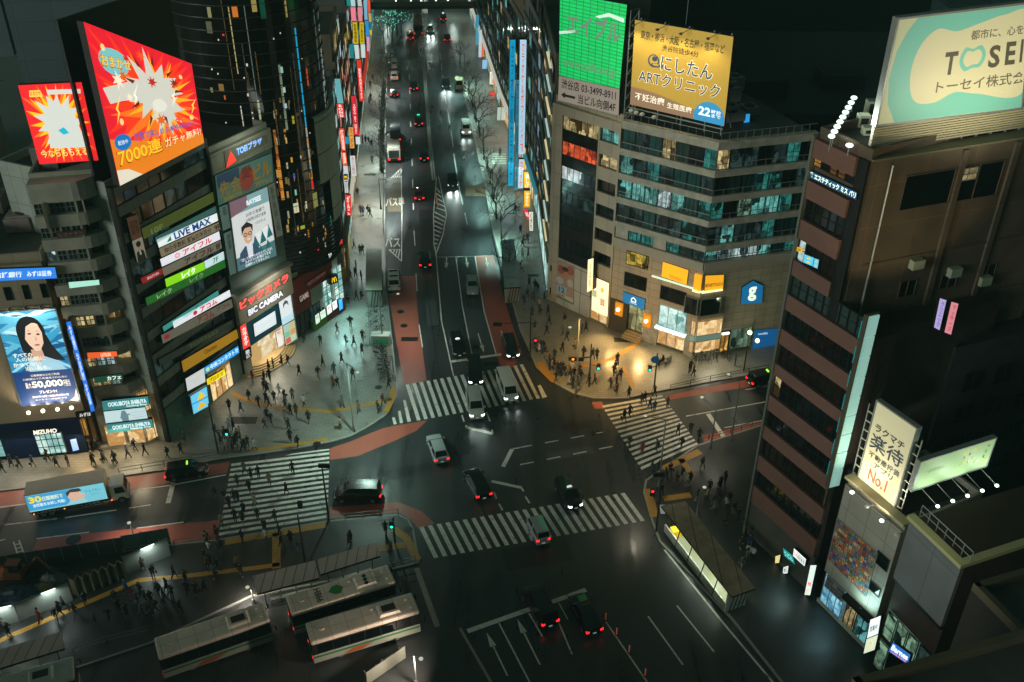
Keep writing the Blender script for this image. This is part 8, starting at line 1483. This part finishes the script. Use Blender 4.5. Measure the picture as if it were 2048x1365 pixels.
car('sedan', 'b0a890', 'far pale car whose warm headlights streak the wet road', (861, 68), (858, 45), 'front', head=1, tail=0, beam=520)
car('wagon', SIL, 'silver estate car turning in the middle of the crossing', (885, 931), (866, 880)); car('minivan', K, 'black people carrier heading left beside the lower left zebra', (764, 996), (672, 996)); car('suv', K, 'glossy black car with red lights driving toward the upper zebra', (969, 1004), (936, 942)); car('taxi', K, 'black taxi crossing the lower zebra towards the camera', (1152, 1024), (1121, 970), 'front', head=1, tail=0, taxi='a8b0b0')
car('keivan', SIL, 'small silver van with ribbed roof standing on the lower zebra', (1087, 1094), (1064, 1045)); car('taxi', K, 'black taxi heading right above the left zebra and the truck', (333, 958), (408, 947), taxi='88e040'); car('minivan', K, 'black people carrier at the left of two cars waiting below', (1101, 1260), (1061, 1190)); car('sedan', K, 'black saloon at the right of two cars waiting below', (1189, 1274), (1153, 1205)); car('taxi', K, 'black taxi with white door lettering half hidden behind the brick tower', (1497, 773), (1570, 757), taxi='90e030', side='S.RIDE')
def box_truck(near, far, L, label, boxc, cabc, ad=False, near_is='rear', Hb=3.2, W=2.3, open_back=False):
    a, b = G(*near), G(*far); d = (b-a).normalized(); c = a+d*L/2; fw = d if near_is == 'rear' else -d; o = thing('box_truck', label, 'truck', Vector((c.x, c.y, .02))); o.rotation_euler.z = math.atan2(fw.y, fw.x); f = L/2; w = W/2; cl = 1.75; BX = mat('truck_box_'+boxc, boxc, rough=.45, var=.06); CB = paint(cabc)
    mb = MB(); mb.box(-f, f-cl-.25, -w, w, .95, Hb, BX); mb.build('cargo_box', o, local=True, bevel=.05); mb = MB(); mb.box(-f+.1, f-.2, -w*.8, w*.8, .55, .93, DARK); mb.build('chassis', o, local=True)
    h = 2.35; mb = MB(); mb.hexa([(f-cl, -w*.92, .5), (f, -w*.92, .5), (f, w*.92, .5), (f-cl, w*.92, .5), (f-cl, -w*.86, h), (f-.35, -w*.84, h), (f-.35, w*.84, h), (f-cl, w*.86, h)], CB); cab = mb.build('cab', o, local=True, bevel=.06)
    Bq = [(f, -w*.92, .5), (f, w*.92, .5), (f-.35, w*.84, h), (f-.35, -w*.84, h)]; mb = MB(); q = [Vector(v) for v in Bq]; m_ = lambda s, t: q[0].lerp(q[1], s).lerp(q[3].lerp(q[2], s), t)+Vector((.015, 0, 0)); mb.face([m_(.06, .48), m_(.94, .48), m_(.92, .93), m_(.08, .93)], CG); mb.build('windscreen', o, local=True)
    for s in (-1, 1):
        mb = MB(); y = s*(w*.905); mb.face([(f-1.3, y+s*.012, 1.35), (f-.3, y+s*.012, 1.35), (f-.5, s*(w*.87)+s*.012, 2.1), (f-1.3, s*w*.875+s*.012, 2.1)][::s], CG); mb.build('side_window', o, local=True); mb = MB(); mb.box(f-.02, f+.02, min(s*w*.5, s*w*.85), max(s*w*.5, s*w*.85), .7, .95, HL_OFF); mb.build('headlight', o, local=True); mb = MB(); mb.box(-f-.02, -f+.05, min(s*w*.6, s*w*.95), max(s*w*.6, s*w*.95), .7, .9, TL_ON if near_is == 'rear' and not ad else TL_OFF); mb.build('tail_light', o, local=True)
        for x in (f-.8, -f+1.2, -f+2.0)[:3 if L > 7 else 2]: wheel(o, x, s*(w-.15), .42, .26)
    if open_back: mb = MB(); mb.box(-f-.015, -f, -w*.8, w*.8, 1.1, Hb-.5, DARK); mb.build('rear_opening', o, local=True)
    if ad:
        Lb = L-cl-.25; fp = Fac((-f, -w-.012), (-f+Lb, -w-.012)); pz = Panel(fp, [(.08, Hb-.06), (Lb-.08, 1.02)], 0, px=False); P2 = lambda col, s=.95: glow(col, s); mb = MB(); put_rect(mb, pz, (0, 0, 1, 1), P2('7fd0e0', .85), 0); adp = mb.build('advert_panel', o, local=True)
        mb = MB(); put_poly(mb, pz, [(0, .08), (.5, .08), (.62, .98), (0, .98)], P2('4aa8dc', .85), .006); put_poly(mb, pz, [(.47, .03), (.74, .03), (.70, .34), (.56, .36)], P2('9ad0d8'), .01); put_poly(mb, pz, ell(.60, .55, .085, .32, 18), P2('dcb49c'), .014); put_poly(mb, pz, [(.51, .55), (.5, .8), (.58, .97), (.68, .95), (.71, .78), (.66, .74), (.56, .78)], P2('4a3a34'), .02); put_poly(mb, pz, [(.64, .3), (.70, .25), (.74, .55), (.69, .6)], P2('dcb49c'), .018); mb.build('portrait', adp, local=True)
        for st, r, cc, bb in (('30', (.03, .52, .19, .9), 'f4dc3c', .05), ('日間無料で', (.2, .55, .46, .82), 'f4f4c0', .02), ('全機能をお試し可能!', (.06, .26, .47, .46), 'f4fcff', .02), ('ジョブカン', (.74, .58, .95, .78), '3c7c9c', .02), ('労務HR', (.8, .38, .92, .5), '4c8ca8', .02)): mb = MB(); put_text(mb, pz, st, r, P2(cc, 1), .022, bb); mb.build('lettering', adp, local=True)
        pk = Panel(fp, [(.6, .95), (Lb-.8, .62)], .03, px=False); mb = MB(); put_rect(mb, pk, (-.04, -.15, 1.04, 1.15), DARK, 0); put_text(mb, pk, '入退社手続きのペーパーレスを実現!', (.0, .1, 1, .9), mat('paint_d8d8d8', 'd8d8d8'), .01, .01); mb.build('skirt_panel', o, local=True)
        for x in (-f+.4, -f+3.3, f-cl): mb = MB(); mb.ball((x, -w-.06, .75), .07, glow('ff7a28', 3), 6); mb.build('side_marker', o, local=True)
    return o
box_truck((66, 1026), (282, 987), 9.6, 'white lorry with a lit blue advert of a man on its side', 'c8b8a4', 'd8d8c8', ad=True, W=2.3); box_truck((789, 328), (788, 270), 6.2, 'grey box lorry with an open dark back parked on the left', '8a8478', '70706a', Hb=3.0, open_back=True); box_truck((792, 288), (791, 240), 5.2, 'dark small lorry parked in front of the grey box lorry', '3c3e3c', '5a5c58', Hb=2.6, W=2.0); box_truck((919, 184), (916, 150), 3.8, 'small pale flatbed lorry with amber lights on the right carriageway', '8a8468', 'a09878', near_is='front', Hb=2.1, W=1.7)
BUSC = mat('bus_cream', 'dccab8', rough=.45, var=.14, scale=.8, tile=(1.45, 30), mortar='8c7e70', msize=.02); BUSG = mat('bus_green', '1f6a48', rough=.4); BUSW = mat('bus_side', '8f9284', rough=.4)
def bus(rear, front, label, num=None, unit='vent', z=3.02, W=2.35, m=None, tail=1):
    a, b = G(*rear, z), G(*front, z); d = (b-a); L = d.length; d.normalize(); c = (a+b)/2; o = thing('bus', label, 'bus', Vector((c.x, c.y, .02))); o.rotation_euler.z = math.atan2(d.y, d.x); f = L/2; w = W/2; m = m or BUSC
    mb = MB(); mb.box(-f, f, -w, w, .32, 1.35, BUSW); mb.build('lower_body', o, local=True, bevel=.06); mb = MB(); mb.box(-f+.02, f-.02, -w+.02, w-.02, 1.3, 2.6, DARK); mb.build('window_band', o, local=True); mb = MB(); mb.box(-f, f, -w, w, 2.55, z, m); mb.build('roof', o, local=True, bevel=.16)
    for s in (-1, 1):
        for k in range(6): x0 = -f+.5+k*(L-1.2)/6; mb = MB(); mb.box(x0, x0+(L-1.2)/6-.12, min(s*w, s*(w+.01)), max(s*w, s*(w+.01)), 1.45, 2.45, CG); mb.build('window', o, local=True)
        mb = MB(); y0, y1 = sorted((s*w, s*(w+.012))); mb.box(-f+.1, f-.1, y0, y1, .95, 1.15, BUSG); mb.build('green_stripe', o, local=True); mb = MB(); mb.hexa([(-f+2.6, y0, .42), (-f+4.2, y0, .42), (-f+4.2, y1, .42), (-f+2.6, y1, .42), (-f+3.4, y0, .9), (-f+5.4, y0, .9), (-f+5.4, y1, .9), (-f+3.4, y1, .9)], mat('bus_orange', 'a0522c', rough=.4)); mb.build('orange_flash', o, local=True)
        for x in (f-2.2, -f+2.4): wheel(o, x, s*(w-.16), .46, .28)
        mb = MB(); mb.box(-f-.03, -f+.02, min(s*w*.7, s*w*.92), max(s*w*.7, s*w*.92), .8, 1.05, TL_ON if tail else TL_OFF); mb.build('tail_light', o, local=True); mb = MB(); mb.box(f-.02, f+.03, min(s*w*.55, s*w*.85), max(s*w*.55, s*w*.85), .55, .75, HL_OFF); mb.build('headlight', o, local=True); mb = MB(); mb.tube((f-.1, s*w, 2.5), (f+.35, s*(w+.2), 2.2), .03, m=DARK, n=5); mb.box(f+.28, f+.4, s*(w+.2)-.1, s*(w+.2)+.1, 1.8, 2.25, DARK); mb.build('mirror', o, local=True)
    mb = MB(); mb.box(f-.01, f+.02, -w*.85, w*.85, 1.2, 2.5, CG); mb.build('windscreen', o, local=True); mb = MB(); mb.box(-f-.02, -f+.01, -w*.7, w*.7, 1.5, 2.4, CG); mb.build('rear_window', o, local=True); mb = MB(); mb.box(-f-.025, -f+.01, -w*.95, w*.95, .4, 1.4, BUSG); mb.build('rear_panel', o, local=True)
    x = f-2.4; mb = MB(); mb.hexa([(x-1.1, -.75, z-.02), (x+.9, -.75, z-.02), (x+.9, .75, z-.02), (x-1.1, .75, z-.02), (x-.9, -.6, z+.2), (x+.7, -.6, z+.2), (x+.7, .6, z+.2), (x-.9, .6, z+.2)], m); u = mb.build('roof_unit', o, local=True); mb = MB()
    if unit == 'vent': mb.box(x-.7, x+.5, -.38, .38, z+.2, z+.215, DARK)
    else:
        for k in range(3): mb.tube((x-.1, -.45+k*.45, z+.2), (x-.1, -.45+k*.45, z+.22), .2, m=DARK, n=12)
    mb.build('vent', u, local=True); mb = MB()
    for px, py, r in ((-f+1.2, .1, .28), (f-.8, .5, .1), (f-.6, -.5, .08), (f-3.9, .5, .1)): mb.tube((px, py, z), (px, py, z+.09), r, m=m, n=10)
    mb.build('hatches', o, local=True)
    if num:
        vs, fs = text_geo(num, .02); mb = MB(); mb.raw([(-f+2.75-(y-.5)*.75*-1, (x_-.5)*1.5*-1, z+.012) if False else (-f+2.7+(.5-y)*-.6, -(x_-.5)*1.7, z+.012) for x_, y in vs], fs, mat('paint_202420', '202420')); mb.build('lettering', o, local=True); mb = MB(); mb.face([(-f+3.6, 0, z+.012), (-f+4.1, -.5, z+.012), (-f+4.6, -.55, z+.012), (-f+5.0, .1, z+.012), (-f+4.5, .6, z+.012), (-f+4.0, .5, z+.012)], mat('leaf_green', '1c7a34', rough=.5)); mb.build('leaf_mark', o, local=True)
    return o
bus((577, 1210), (783, 1146), 'cream roofed bus with H866 and a green mark on its roof', 'H866', 'fans'); bus((616, 1266), (831, 1203), 'cream roofed bus nearest the bottom middle, a black vent on top'); bus((312, 1296), (533, 1221), 'cream roofed bus left of the other two, beside the lamp'); bus((-70, 1395), (147, 1333), 'pale roofed bus cut off at the bottom left corner', m=mat('bus_pale', 'a8aca0', rough=.4, var=.1)); bus((836, 50), (834, 26), 'far red lit bus just under the footbridge', m=mat('bus_red', '6a2a20', rough=.4))
# ================================================================ PEOPLE
PM = {k: mat('cloth_'+k, h, rough=.85) for k, h in dict(black='101112', navy='161c2a', grey='54565a', dark_green='1c2a22', brown='3a2a1e', beige='8f8068', white='b0b0aa', blue='1c4a74', red='742024', orange='6a3c16', charcoal='242628').items()}
SKINM = mat('skin', 'b98a70', rough=.6); HAIRM = mat('hair', '14110f', rough=.6); SHOE = mat('shoe', '1a1a1a', rough=.6); SHOEW = mat('shoe_white', 'a0a098', rough=.6)
def body(stride, swing, lean=0, phone=False, skirt=False):
    V, R, E = [], [], []
    def n(p, r, par=None, ry=None):
        V.append(Vector(p)); R.append((r, ry or r)); i = len(V)-1
        if par is not None: E.append((par, i))
        return i
    pel = n((0, 0, .93), .135, None, .10); sp = n((0, lean*.3, 1.14), .125, pel, .10); ch = n((0, lean*.6, 1.34), .155, sp, .11); nk = n((0, lean, 1.48), .058, ch); hb = n((0, lean+.015, 1.565), .078, nk, .085); n((0, lean+.02, 1.66), .07, hb, .085)
    hands = []
    for s in (-1, 1):
        sh = n((s*.18, lean*.7, 1.40), .075, ch); sw = swing*s
        if phone and s > 0: el = n((.22, .06, 1.14), .055, sh); ha = n((.10, .26, 1.24), .036, el)
        else: el = n((s*.235, sw*.5-.02, 1.13), .055, sh); ha = n((s*.23, sw+.05, .90), .036, el)
        hands.append((V[ha], (V[ha]-V[el]).normalized(), s)); hp = n((s*.09, 0, .86), .098, pel); st = -stride*s
        kn = n((s*.095, st*.45+.03, .49), .066, hp); an = n((s*.095, st-.02, .10+max(0, -st)*.18), .045, kn); n((s*.1, st+.13, .05+max(0, -st)*.06), .042, an)
    me = bpy.data.meshes.new('sk'); me.from_pydata(V, E, []); o = bpy.data.objects.new('sk', me); COL.objects.link(o); md = o.modifiers.new('s', 'SKIN'); md.use_smooth_shade = True
    sv = me.skin_vertices[0].data
    for i, r in enumerate(R): sv[i].radius = r
    sv[0].use_root = True; o.modifiers.new('u', 'SUBSURF').levels = 1
    dg = bpy.context.evaluated_depsgraph_get(); m2 = bpy.data.meshes.new_from_object(o.evaluated_get(dg)); bpy.data.objects.remove(o); bpy.data.meshes.remove(me)
    mb = MB(); M4 = ['coat', 'trousers', 'skin', 'shoe']; slots = [PM['black'], PM['charcoal'], SKINM, SHOE]; mb.ms = slots[:]; mb.v = [v.co.copy() for v in m2.vertices]
    for p in m2.polygons:
        c = p.center; hand = any((c-h).length < .065 for h, _, _ in hands); k = 2 if (c.z > 1.49 or hand) else 3 if c.z < .11+.02*(stride > 0) else 1 if c.z < (.80 if not skirt else .5) and abs(c.x) < .2 else 0
        mb.f.append(list(p.vertices)); mb.m.append(k)
    bpy.data.meshes.remove(m2)
    for h, d, s in hands:       # palm end: four unequal curled fingers and a thumb
        e = d.orthogonal().normalized(); e = Vector((0, 1, 0))-d*d.y; e.normalize(); f = d.cross(e)
        for k, l in enumerate((.060, .075, .078, .066)):
            b = h+d*.03+e*(.027-.018*k); q = b+d*l*.6; mb.tube(b, q, .009, .008, SKINM, 4); mb.tube(q, q+(d*.5-f*s*.6)*l*.6, .008, .006, SKINM, 4)
        mb.tube(h+e*.03, h+e*.055+d*.035, .010, .007, SKINM, 4)
    # face: nose, ears, brow shadow of the eyes, mouth
    hc = V[hb]; mb.tube(hc+Vector((0, .085, .035)), hc+Vector((0, .105, .02)), .014, .012, SKINM, 4)
    for s in (-1, 1): mb.ball(hc+Vector((s*.082, 0, .03)), .02, SKINM, 6); mb.ball(hc+Vector((s*.032, .083, .05)), .010, HAIRM, 5)
    return mb, V
def hair(mb, c, long=False):
    k = len(mb.v); c = c+Vector((0, -.012, .04)); n = 10; rows = []
    for a in range(5):
        t = math.pi*(.02+.56*a/4); rows.append([c+Vector((.100*math.sin(t)*math.cos(p), .112*math.sin(t)*math.sin(p)-(.0), .115*math.cos(t)-(.12 if long and a == 4 and math.sin(p) < .2 else 0)+(.07 if a == 4 and math.sin(p) > .45 else 0))) for p in [2*math.pi*i/n for i in range(n)]])
    for a in range(4):
        for i in range(n): mb.face([rows[a][i], rows[a][(i+1) % n], rows[a+1][(i+1) % n], rows[a+1][i]][::-1], HAIRM)
PROTO = []
for stride, swing, lean, phone, extra, lng in ((.26, .22, .03, 0, None, 0), (-.24, -.2, .04, 0, 'pack', 0), (.03, .03, 0, 0, None, 1), (.2, .15, .03, 0, 'coat', 1), (.02, 0, .02, 1, 'bag', 0), (-.28, -.22, .05, 0, 'coat', 0), (.22, .18, .03, 1, 'bag', 1)):
    mb, V = body(stride, swing, lean, bool(phone)); b = mb.build('person', None, smooth=True); hm = MB(); hair(hm, V[4], lng); h = hm.build('hair', b, local=True, smooth=True); ex = None
    if extra == 'pack': em = MB(); em.hexa([(-.14, -.28, 1.0), (.14, -.28, 1.0), (.14, -.10, 1.0), (-.14, -.10, 1.0), (-.12, -.24, 1.42), (.12, -.24, 1.42), (.12, -.08, 1.42), (-.12, -.08, 1.42)], PM['charcoal']); em.build('backpack', b, local=True, bevel=.03)
    if extra == 'bag': em = MB(); em.hexa([(-.36, -.1, .58), (-.26, -.1, .58), (-.26, .2, .58), (-.36, .2, .58), (-.34, -.08, .84), (-.28, -.08, .84), (-.28, .18, .84), (-.34, .18, .84)], PM['brown']); em.tube((-.31, -.04, .84), (-.25, .05, .92), .012, m=PM['brown'], n=4); em.build('bag', b, local=True)
    if extra == 'coat':
        em = MB(); n = 14; rr = [(1.16, .135, .11), (.95, .165, .14), (.62, .20, .20), (.60, .19, .19)]; rings = [[Vector((x*math.cos(2*math.pi*i/n), lean*.3+y*math.sin(2*math.pi*i/n), z)) for i in range(n)] for z, x, y in rr]
        for a in range(3):
            for i in range(n): em.face([rings[a][i], rings[a+1][i], rings[a+1][(i+1) % n], rings[a][(i+1) % n]], PM['black'])
        em.build('coat_skirt', b, local=True, smooth=True)
    PROTO.append(b)
ORD = nb+['nineteenth', 'twentieth']+['twenty-'+x for x in nb[:9]]+['thirtieth']+['thirty-'+x for x in nb[:9]]+['fortieth']
rnd = random.Random(42); used_p = set()
def crowd(raw, ox, oy, zone, lmk, lm, group, zb=.13, heads=None, dark=.6, first=None):
    pts = [(ox+x/3, oy+y/3) for x, y in raw] if ox is not None else list(raw); cnt = {}; A = G(*lm)
    pts = sorted(pts, key=lambda p: (G(*p)-A).length)
    for k, p in enumerate(pts):
        colr = rnd.choices(['black', 'navy', 'charcoal', 'grey', 'dark_green', 'brown', 'beige', 'white', 'blue', 'red', 'orange'], [34, 9, 14, 9, 6, 7, 7, 6, 3, 2, 1])[0]; pi = rnd.choice([0, 0, 1, 1, 2, 3, 3, 4, 5, 5, 6]); pr = PROTO[pi]; word = colr.replace('_', ' '); cnt[word] = cnt.get(word, 0)+1
        lb = '%s person in %s from %s, %s' % (ORD[cnt[word]-1], word, lmk, zone)
        if len(lb.split()) > 16: print('LONG', lb)
        q = G(*p)+UPV*zb; rz = rnd.uniform(0, 6.28) if heads is None else rnd.choice(heads)+rnd.uniform(-.25, .25); sc = rnd.uniform(.98, 1.12)
        if pi not in used_p: used_p.add(pi); o = pr; o.location = q; o.rotation_euler.z = rz; o.scale = (sc,)*3
        else: o = dup(pr, q, rz, sc)
        o['label'] = lb; o['category'] = 'person'; o['group'] = group
        o.material_slots[0].link = 'OBJECT'; o.material_slots[0].material = PM[colr]; o.material_slots[1].link = 'OBJECT'; o.material_slots[1].material = PM[rnd.choice(['black', 'charcoal', 'navy', 'grey', 'beige' if rnd.random() < .3 else 'black'])]; o.material_slots[3].link = 'OBJECT'; o.material_slots[3].material = rnd.choice([SHOE, SHOE, SHOEW])
        for ch in o.children:
            if ch.name.startswith('coat'): ch.material_slots[0].link = 'OBJECT'; ch.material_slots[0].material = PM[colr]
PL = [(925, 135), (962, 170), (978, 170), (938, 260), (935, 305), (970, 330), (905, 320), (885, 465), (940, 445), (970, 445)]
crowd(PL, 400, 455, 'on the upper plaza', 'the bright stairs', (690, 480), 'people walking on the upper plaza')
crowd([(905, 605), (825, 645), (725, 712), (878, 712), (925, 718), (975, 770), (978, 690), (738, 840), (852, 828), (597, 895), (712, 912), (808, 890), (920, 920), (800, 970), (828, 970), (625, 690)], 400, 455, 'in mid plaza', 'the arcade corner', (686, 620), 'people walking across the middle of the plaza')
crowd([(495, 835), (530, 835), (415, 865), (442, 855), (390, 935), (422, 930), (320, 940), (375, 760), (432, 735)], 400, 455, 'by the store entrance', 'the rounded steps', (545, 720), 'people by the rounded store steps', heads=None)
crowd([(297, 1050), (390, 990), (410, 1000), (450, 1060), (478, 1015), (510, 1045), (558, 1040), (625, 1080), (180, 1105), (250, 1115), (355, 1085), (400, 1060), (418, 1090), (515, 1095), (545, 1130), (580, 1140)], 400, 455, 'along the yellow strip', 'the lit doorway', (450, 775), 'people along the curved yellow strip')
crowd([(855, 1090), (955, 1120), (1100, 1070), (1070, 1120), (1135, 975), (655, 1180), (845, 1220)], 400, 455, 'at the rounded plaza kerb', 'the upper zebra', (800, 800), 'people at the rounded plaza kerb')
crowd([(515, 1180), (535, 1220), (395, 1215), (430, 1185), (405, 1160), (545, 1295), (590, 1330), (180, 1230), (205, 1225), (235, 1290), (290, 1325), (260, 1350), (215, 1330), (160, 1340), (130, 1310), (100, 1260), (225, 1305), (245, 1270), (185, 1300), (275, 1345), (150, 1280), (195, 1340), (330, 1345)], 400, 455, 'at the plaza edge', 'the left zebra', (560, 900), 'people waiting at the lower plaza edge')
crowd([(975, 125), (1000, 100), (1010, 190), (975, 190), (970, 270), (1015, 365), (1065, 400), (1050, 385), (1040, 450), (1105, 455), (980, 470), (1003, 440), (1078, 495), (1035, 545), (1078, 530), (1128, 535), (1135, 590)], 720, 455, 'on the right pavement', 'the hoarding poster', (1112, 605), 'people on the right pavement of the avenue')
crowd([(1047, 625), (1120, 650), (1225, 590), (1215, 655), (1240, 690), (1330, 650), (1355, 635), (1290, 740), (1215, 760), (1168, 795), (1340, 790), (1395, 800), (1420, 800)], 720, 455, 'on the golden pavement', 'the red character', (1200, 645), 'people on the golden corner pavement')
crowd([(1060, 760), (1075, 760), (1095, 770), (1110, 785), (1145, 850), (1135, 840), (1185, 880), (1200, 885), (1215, 880), (1270, 880), (1260, 930), (1275, 975), (1305, 960), (1315, 890), (1370, 945), (1405, 950), (1500, 975), (1175, 935), (1530, 870), (1085, 750), (1100, 755), (1070, 735), (1150, 870), (1245, 905), (1285, 915), (1225, 900), (1255, 955), (1325, 930), (1165, 860), (1205, 905)], 720, 455, 'waiting at the corner kerb', 'the yellow kerb', (1090, 745), 'people waiting at the corner kerb')
crowd([(630, 830), (610, 895), (650, 925), (590, 980), (628, 1010), (625, 960), (700, 1030), (1060, 885), (1085, 900), (1070, 870), (1335, 835)], 1024, 455, 'on the lit corner', 'the blue round sign', (1307, 775), 'people on the lit corner by the blue sign')
crowd([(855, 1020), (775, 1070), (795, 1060), (825, 1095), (853, 1110), (930, 1085), (705, 1140), (672, 1170), (995, 1250), (705, 1320), (1015, 1330), (865, 1350), (780, 1360)], 1024, 455, 'on the right zebra', 'its upper end', (1265, 800), 'people crossing the right zebra', zb=.01, heads=[-2.6, .5])
crowd([(1070, 1240), (1120, 1280)], 1024, 455, 'by the low fence', 'the right zebra', (1350, 850), 'people by the low fence', zb=.01)
crowd([(270, 115), (310, 150), (355, 140), (228, 190), (97, 270), (150, 280), (208, 280), (230, 285), (265, 360), (215, 405), (260, 415), (135, 425), (455, 400), (180, 330), (300, 230), (330, 310), (420, 180), (520, 240), (390, 460), (350, 395), (560, 120)], 400, 910, 'on the left zebra', 'its upper edge', (560, 905), 'people crossing the left zebra', zb=.01, heads=[0, 3.14, -.3])
crowd([(20, 110), (75, 80), (125, 90), (205, 80), (295, 50), (345, 80), (415, 75), (565, 70), (630, 55), (695, 60), (775, 30)], 0, 910, 'on the bank pavement', 'the left border', (0, 950), 'people walking past the bank', heads=[1.4, -1.7])
crowd([(189, 933), (211, 928), (232, 930), (272, 904), (292, 914), (337, 919), (363, 909), (372, 886), (186, 905), (197, 905)], None, 0, 'by the warm shop', 'the golden entrance', (175, 900), 'people passing the warm shop window', heads=[1.4, -1.7])
crowd([(480, 490), (258, 535), (400, 525), (548, 540), (490, 560), (45, 540), (100, 500), (120, 590), (600, 590)], 400, 910, 'below the left zebra', 'the shelters', (570, 1130), 'people below the left zebra')
crowd([(895, 550), (905, 530), (1145, 600), (1115, 480)], 400, 910, 'above the shelter roofs', 'the rounded lower kerb', (800, 1060), 'people above the shelter roofs')
crowd([(865, 700), (925, 750), (1050, 750), (1120, 770), (1235, 830), (1240, 540), (1310, 520), (1290, 740), (1310, 700), (1265, 680), (1430, 690), (1450, 730), (1230, 640), (1260, 600), (1250, 690), (1335, 590), (1180, 850), (1130, 840)], 0, 910, 'right of the site', 'the lit hoarding', (345, 1115), 'dark crowd right of the building site')
crowd([(960, 860), (990, 880), (850, 850), (880, 900), (900, 950), (770, 980), (765, 830), (800, 880), (830, 900), (1090, 960), (1040, 870), (1010, 830), (940, 960), (660, 1000), (585, 1040), (700, 900), (720, 950), (1000, 930), (860, 980), (910, 900)], 0, 910, 'below the yellow line', 'the bus lamp', (508, 1207), 'dark crowd below the yellow line')
crowd([(390, 930), (520, 910), (460, 980), (345, 1000), (370, 970), (20, 1060), (60, 1090), (250, 1010)], 0, 910, 'under the accordion fence', 'the left shelter', (128, 1280), 'people under the accordion fence')
crowd([(840, 120), (880, 110), (920, 160), (945, 130), (985, 180), (1015, 150), (1050, 190), (1065, 180), (860, 280), (895, 250), (1140, 90)], 1024, 910, 'near the right zebra', 'the thick signal pole', (1312, 1065), 'people at the near end of the right zebra')
crowd([(1165, 280), (1110, 290), (1200, 330), (1250, 200), (1275, 180), (1240, 220), (1270, 460), (1210, 350), (1350, 400), (1395, 510), (1385, 440), (1280, 330), (1370, 570), (1410, 620), (1440, 630), (1370, 690), (1300, 300), (1450, 500), (1180, 230), (1325, 360), (1230, 270), (1420, 560)], 1024, 910, 'behind the stair shelter', 'the brick tower', (1500, 1085), 'dark crowd behind the stair shelter')
crowd([(742, 205), (739, 212), (746, 165), (741, 178), (726, 290), (732, 290), (738, 292), (744, 298), (716, 395), (722, 432), (727, 434), (737, 432), (741, 437), (745, 330)], None, 0, 'far up the left pavement', 'the pale entrance', (755, 400), 'people far up the left pavement'); crowd([(1030, 430), (1047, 490), (1056, 487), (1000, 315), (1041, 470)], None, 0, 'on the far right pavement', 'the amber signs', (1050, 415), 'people far up the right pavement')
for pi, pr in enumerate(PROTO):
    if pi not in used_p: bpy.data.objects.remove(pr)
# ================================================================ thin damp night air
hm = bpy.data.materials.new('night_air'); hm.use_nodes = True; hn = hm.node_tree; hn.nodes.remove(hn.nodes['Principled BSDF']); pv = hn.nodes.new('ShaderNodeVolumePrincipled')
pv.inputs['Color'].default_value = (.5, .95, .84, 1); pv.inputs['Density'].default_value = 0.0005; pv.inputs['Anisotropy'].default_value = 0.3; hn.links.new(pv.outputs[0], hn.nodes['Material Output'].inputs['Volume'])
mb = MB(); mb.box(-950, 950, -90, 1550, -1.0, 96, hm); tagp(mb.build('haze'), kind='stuff')
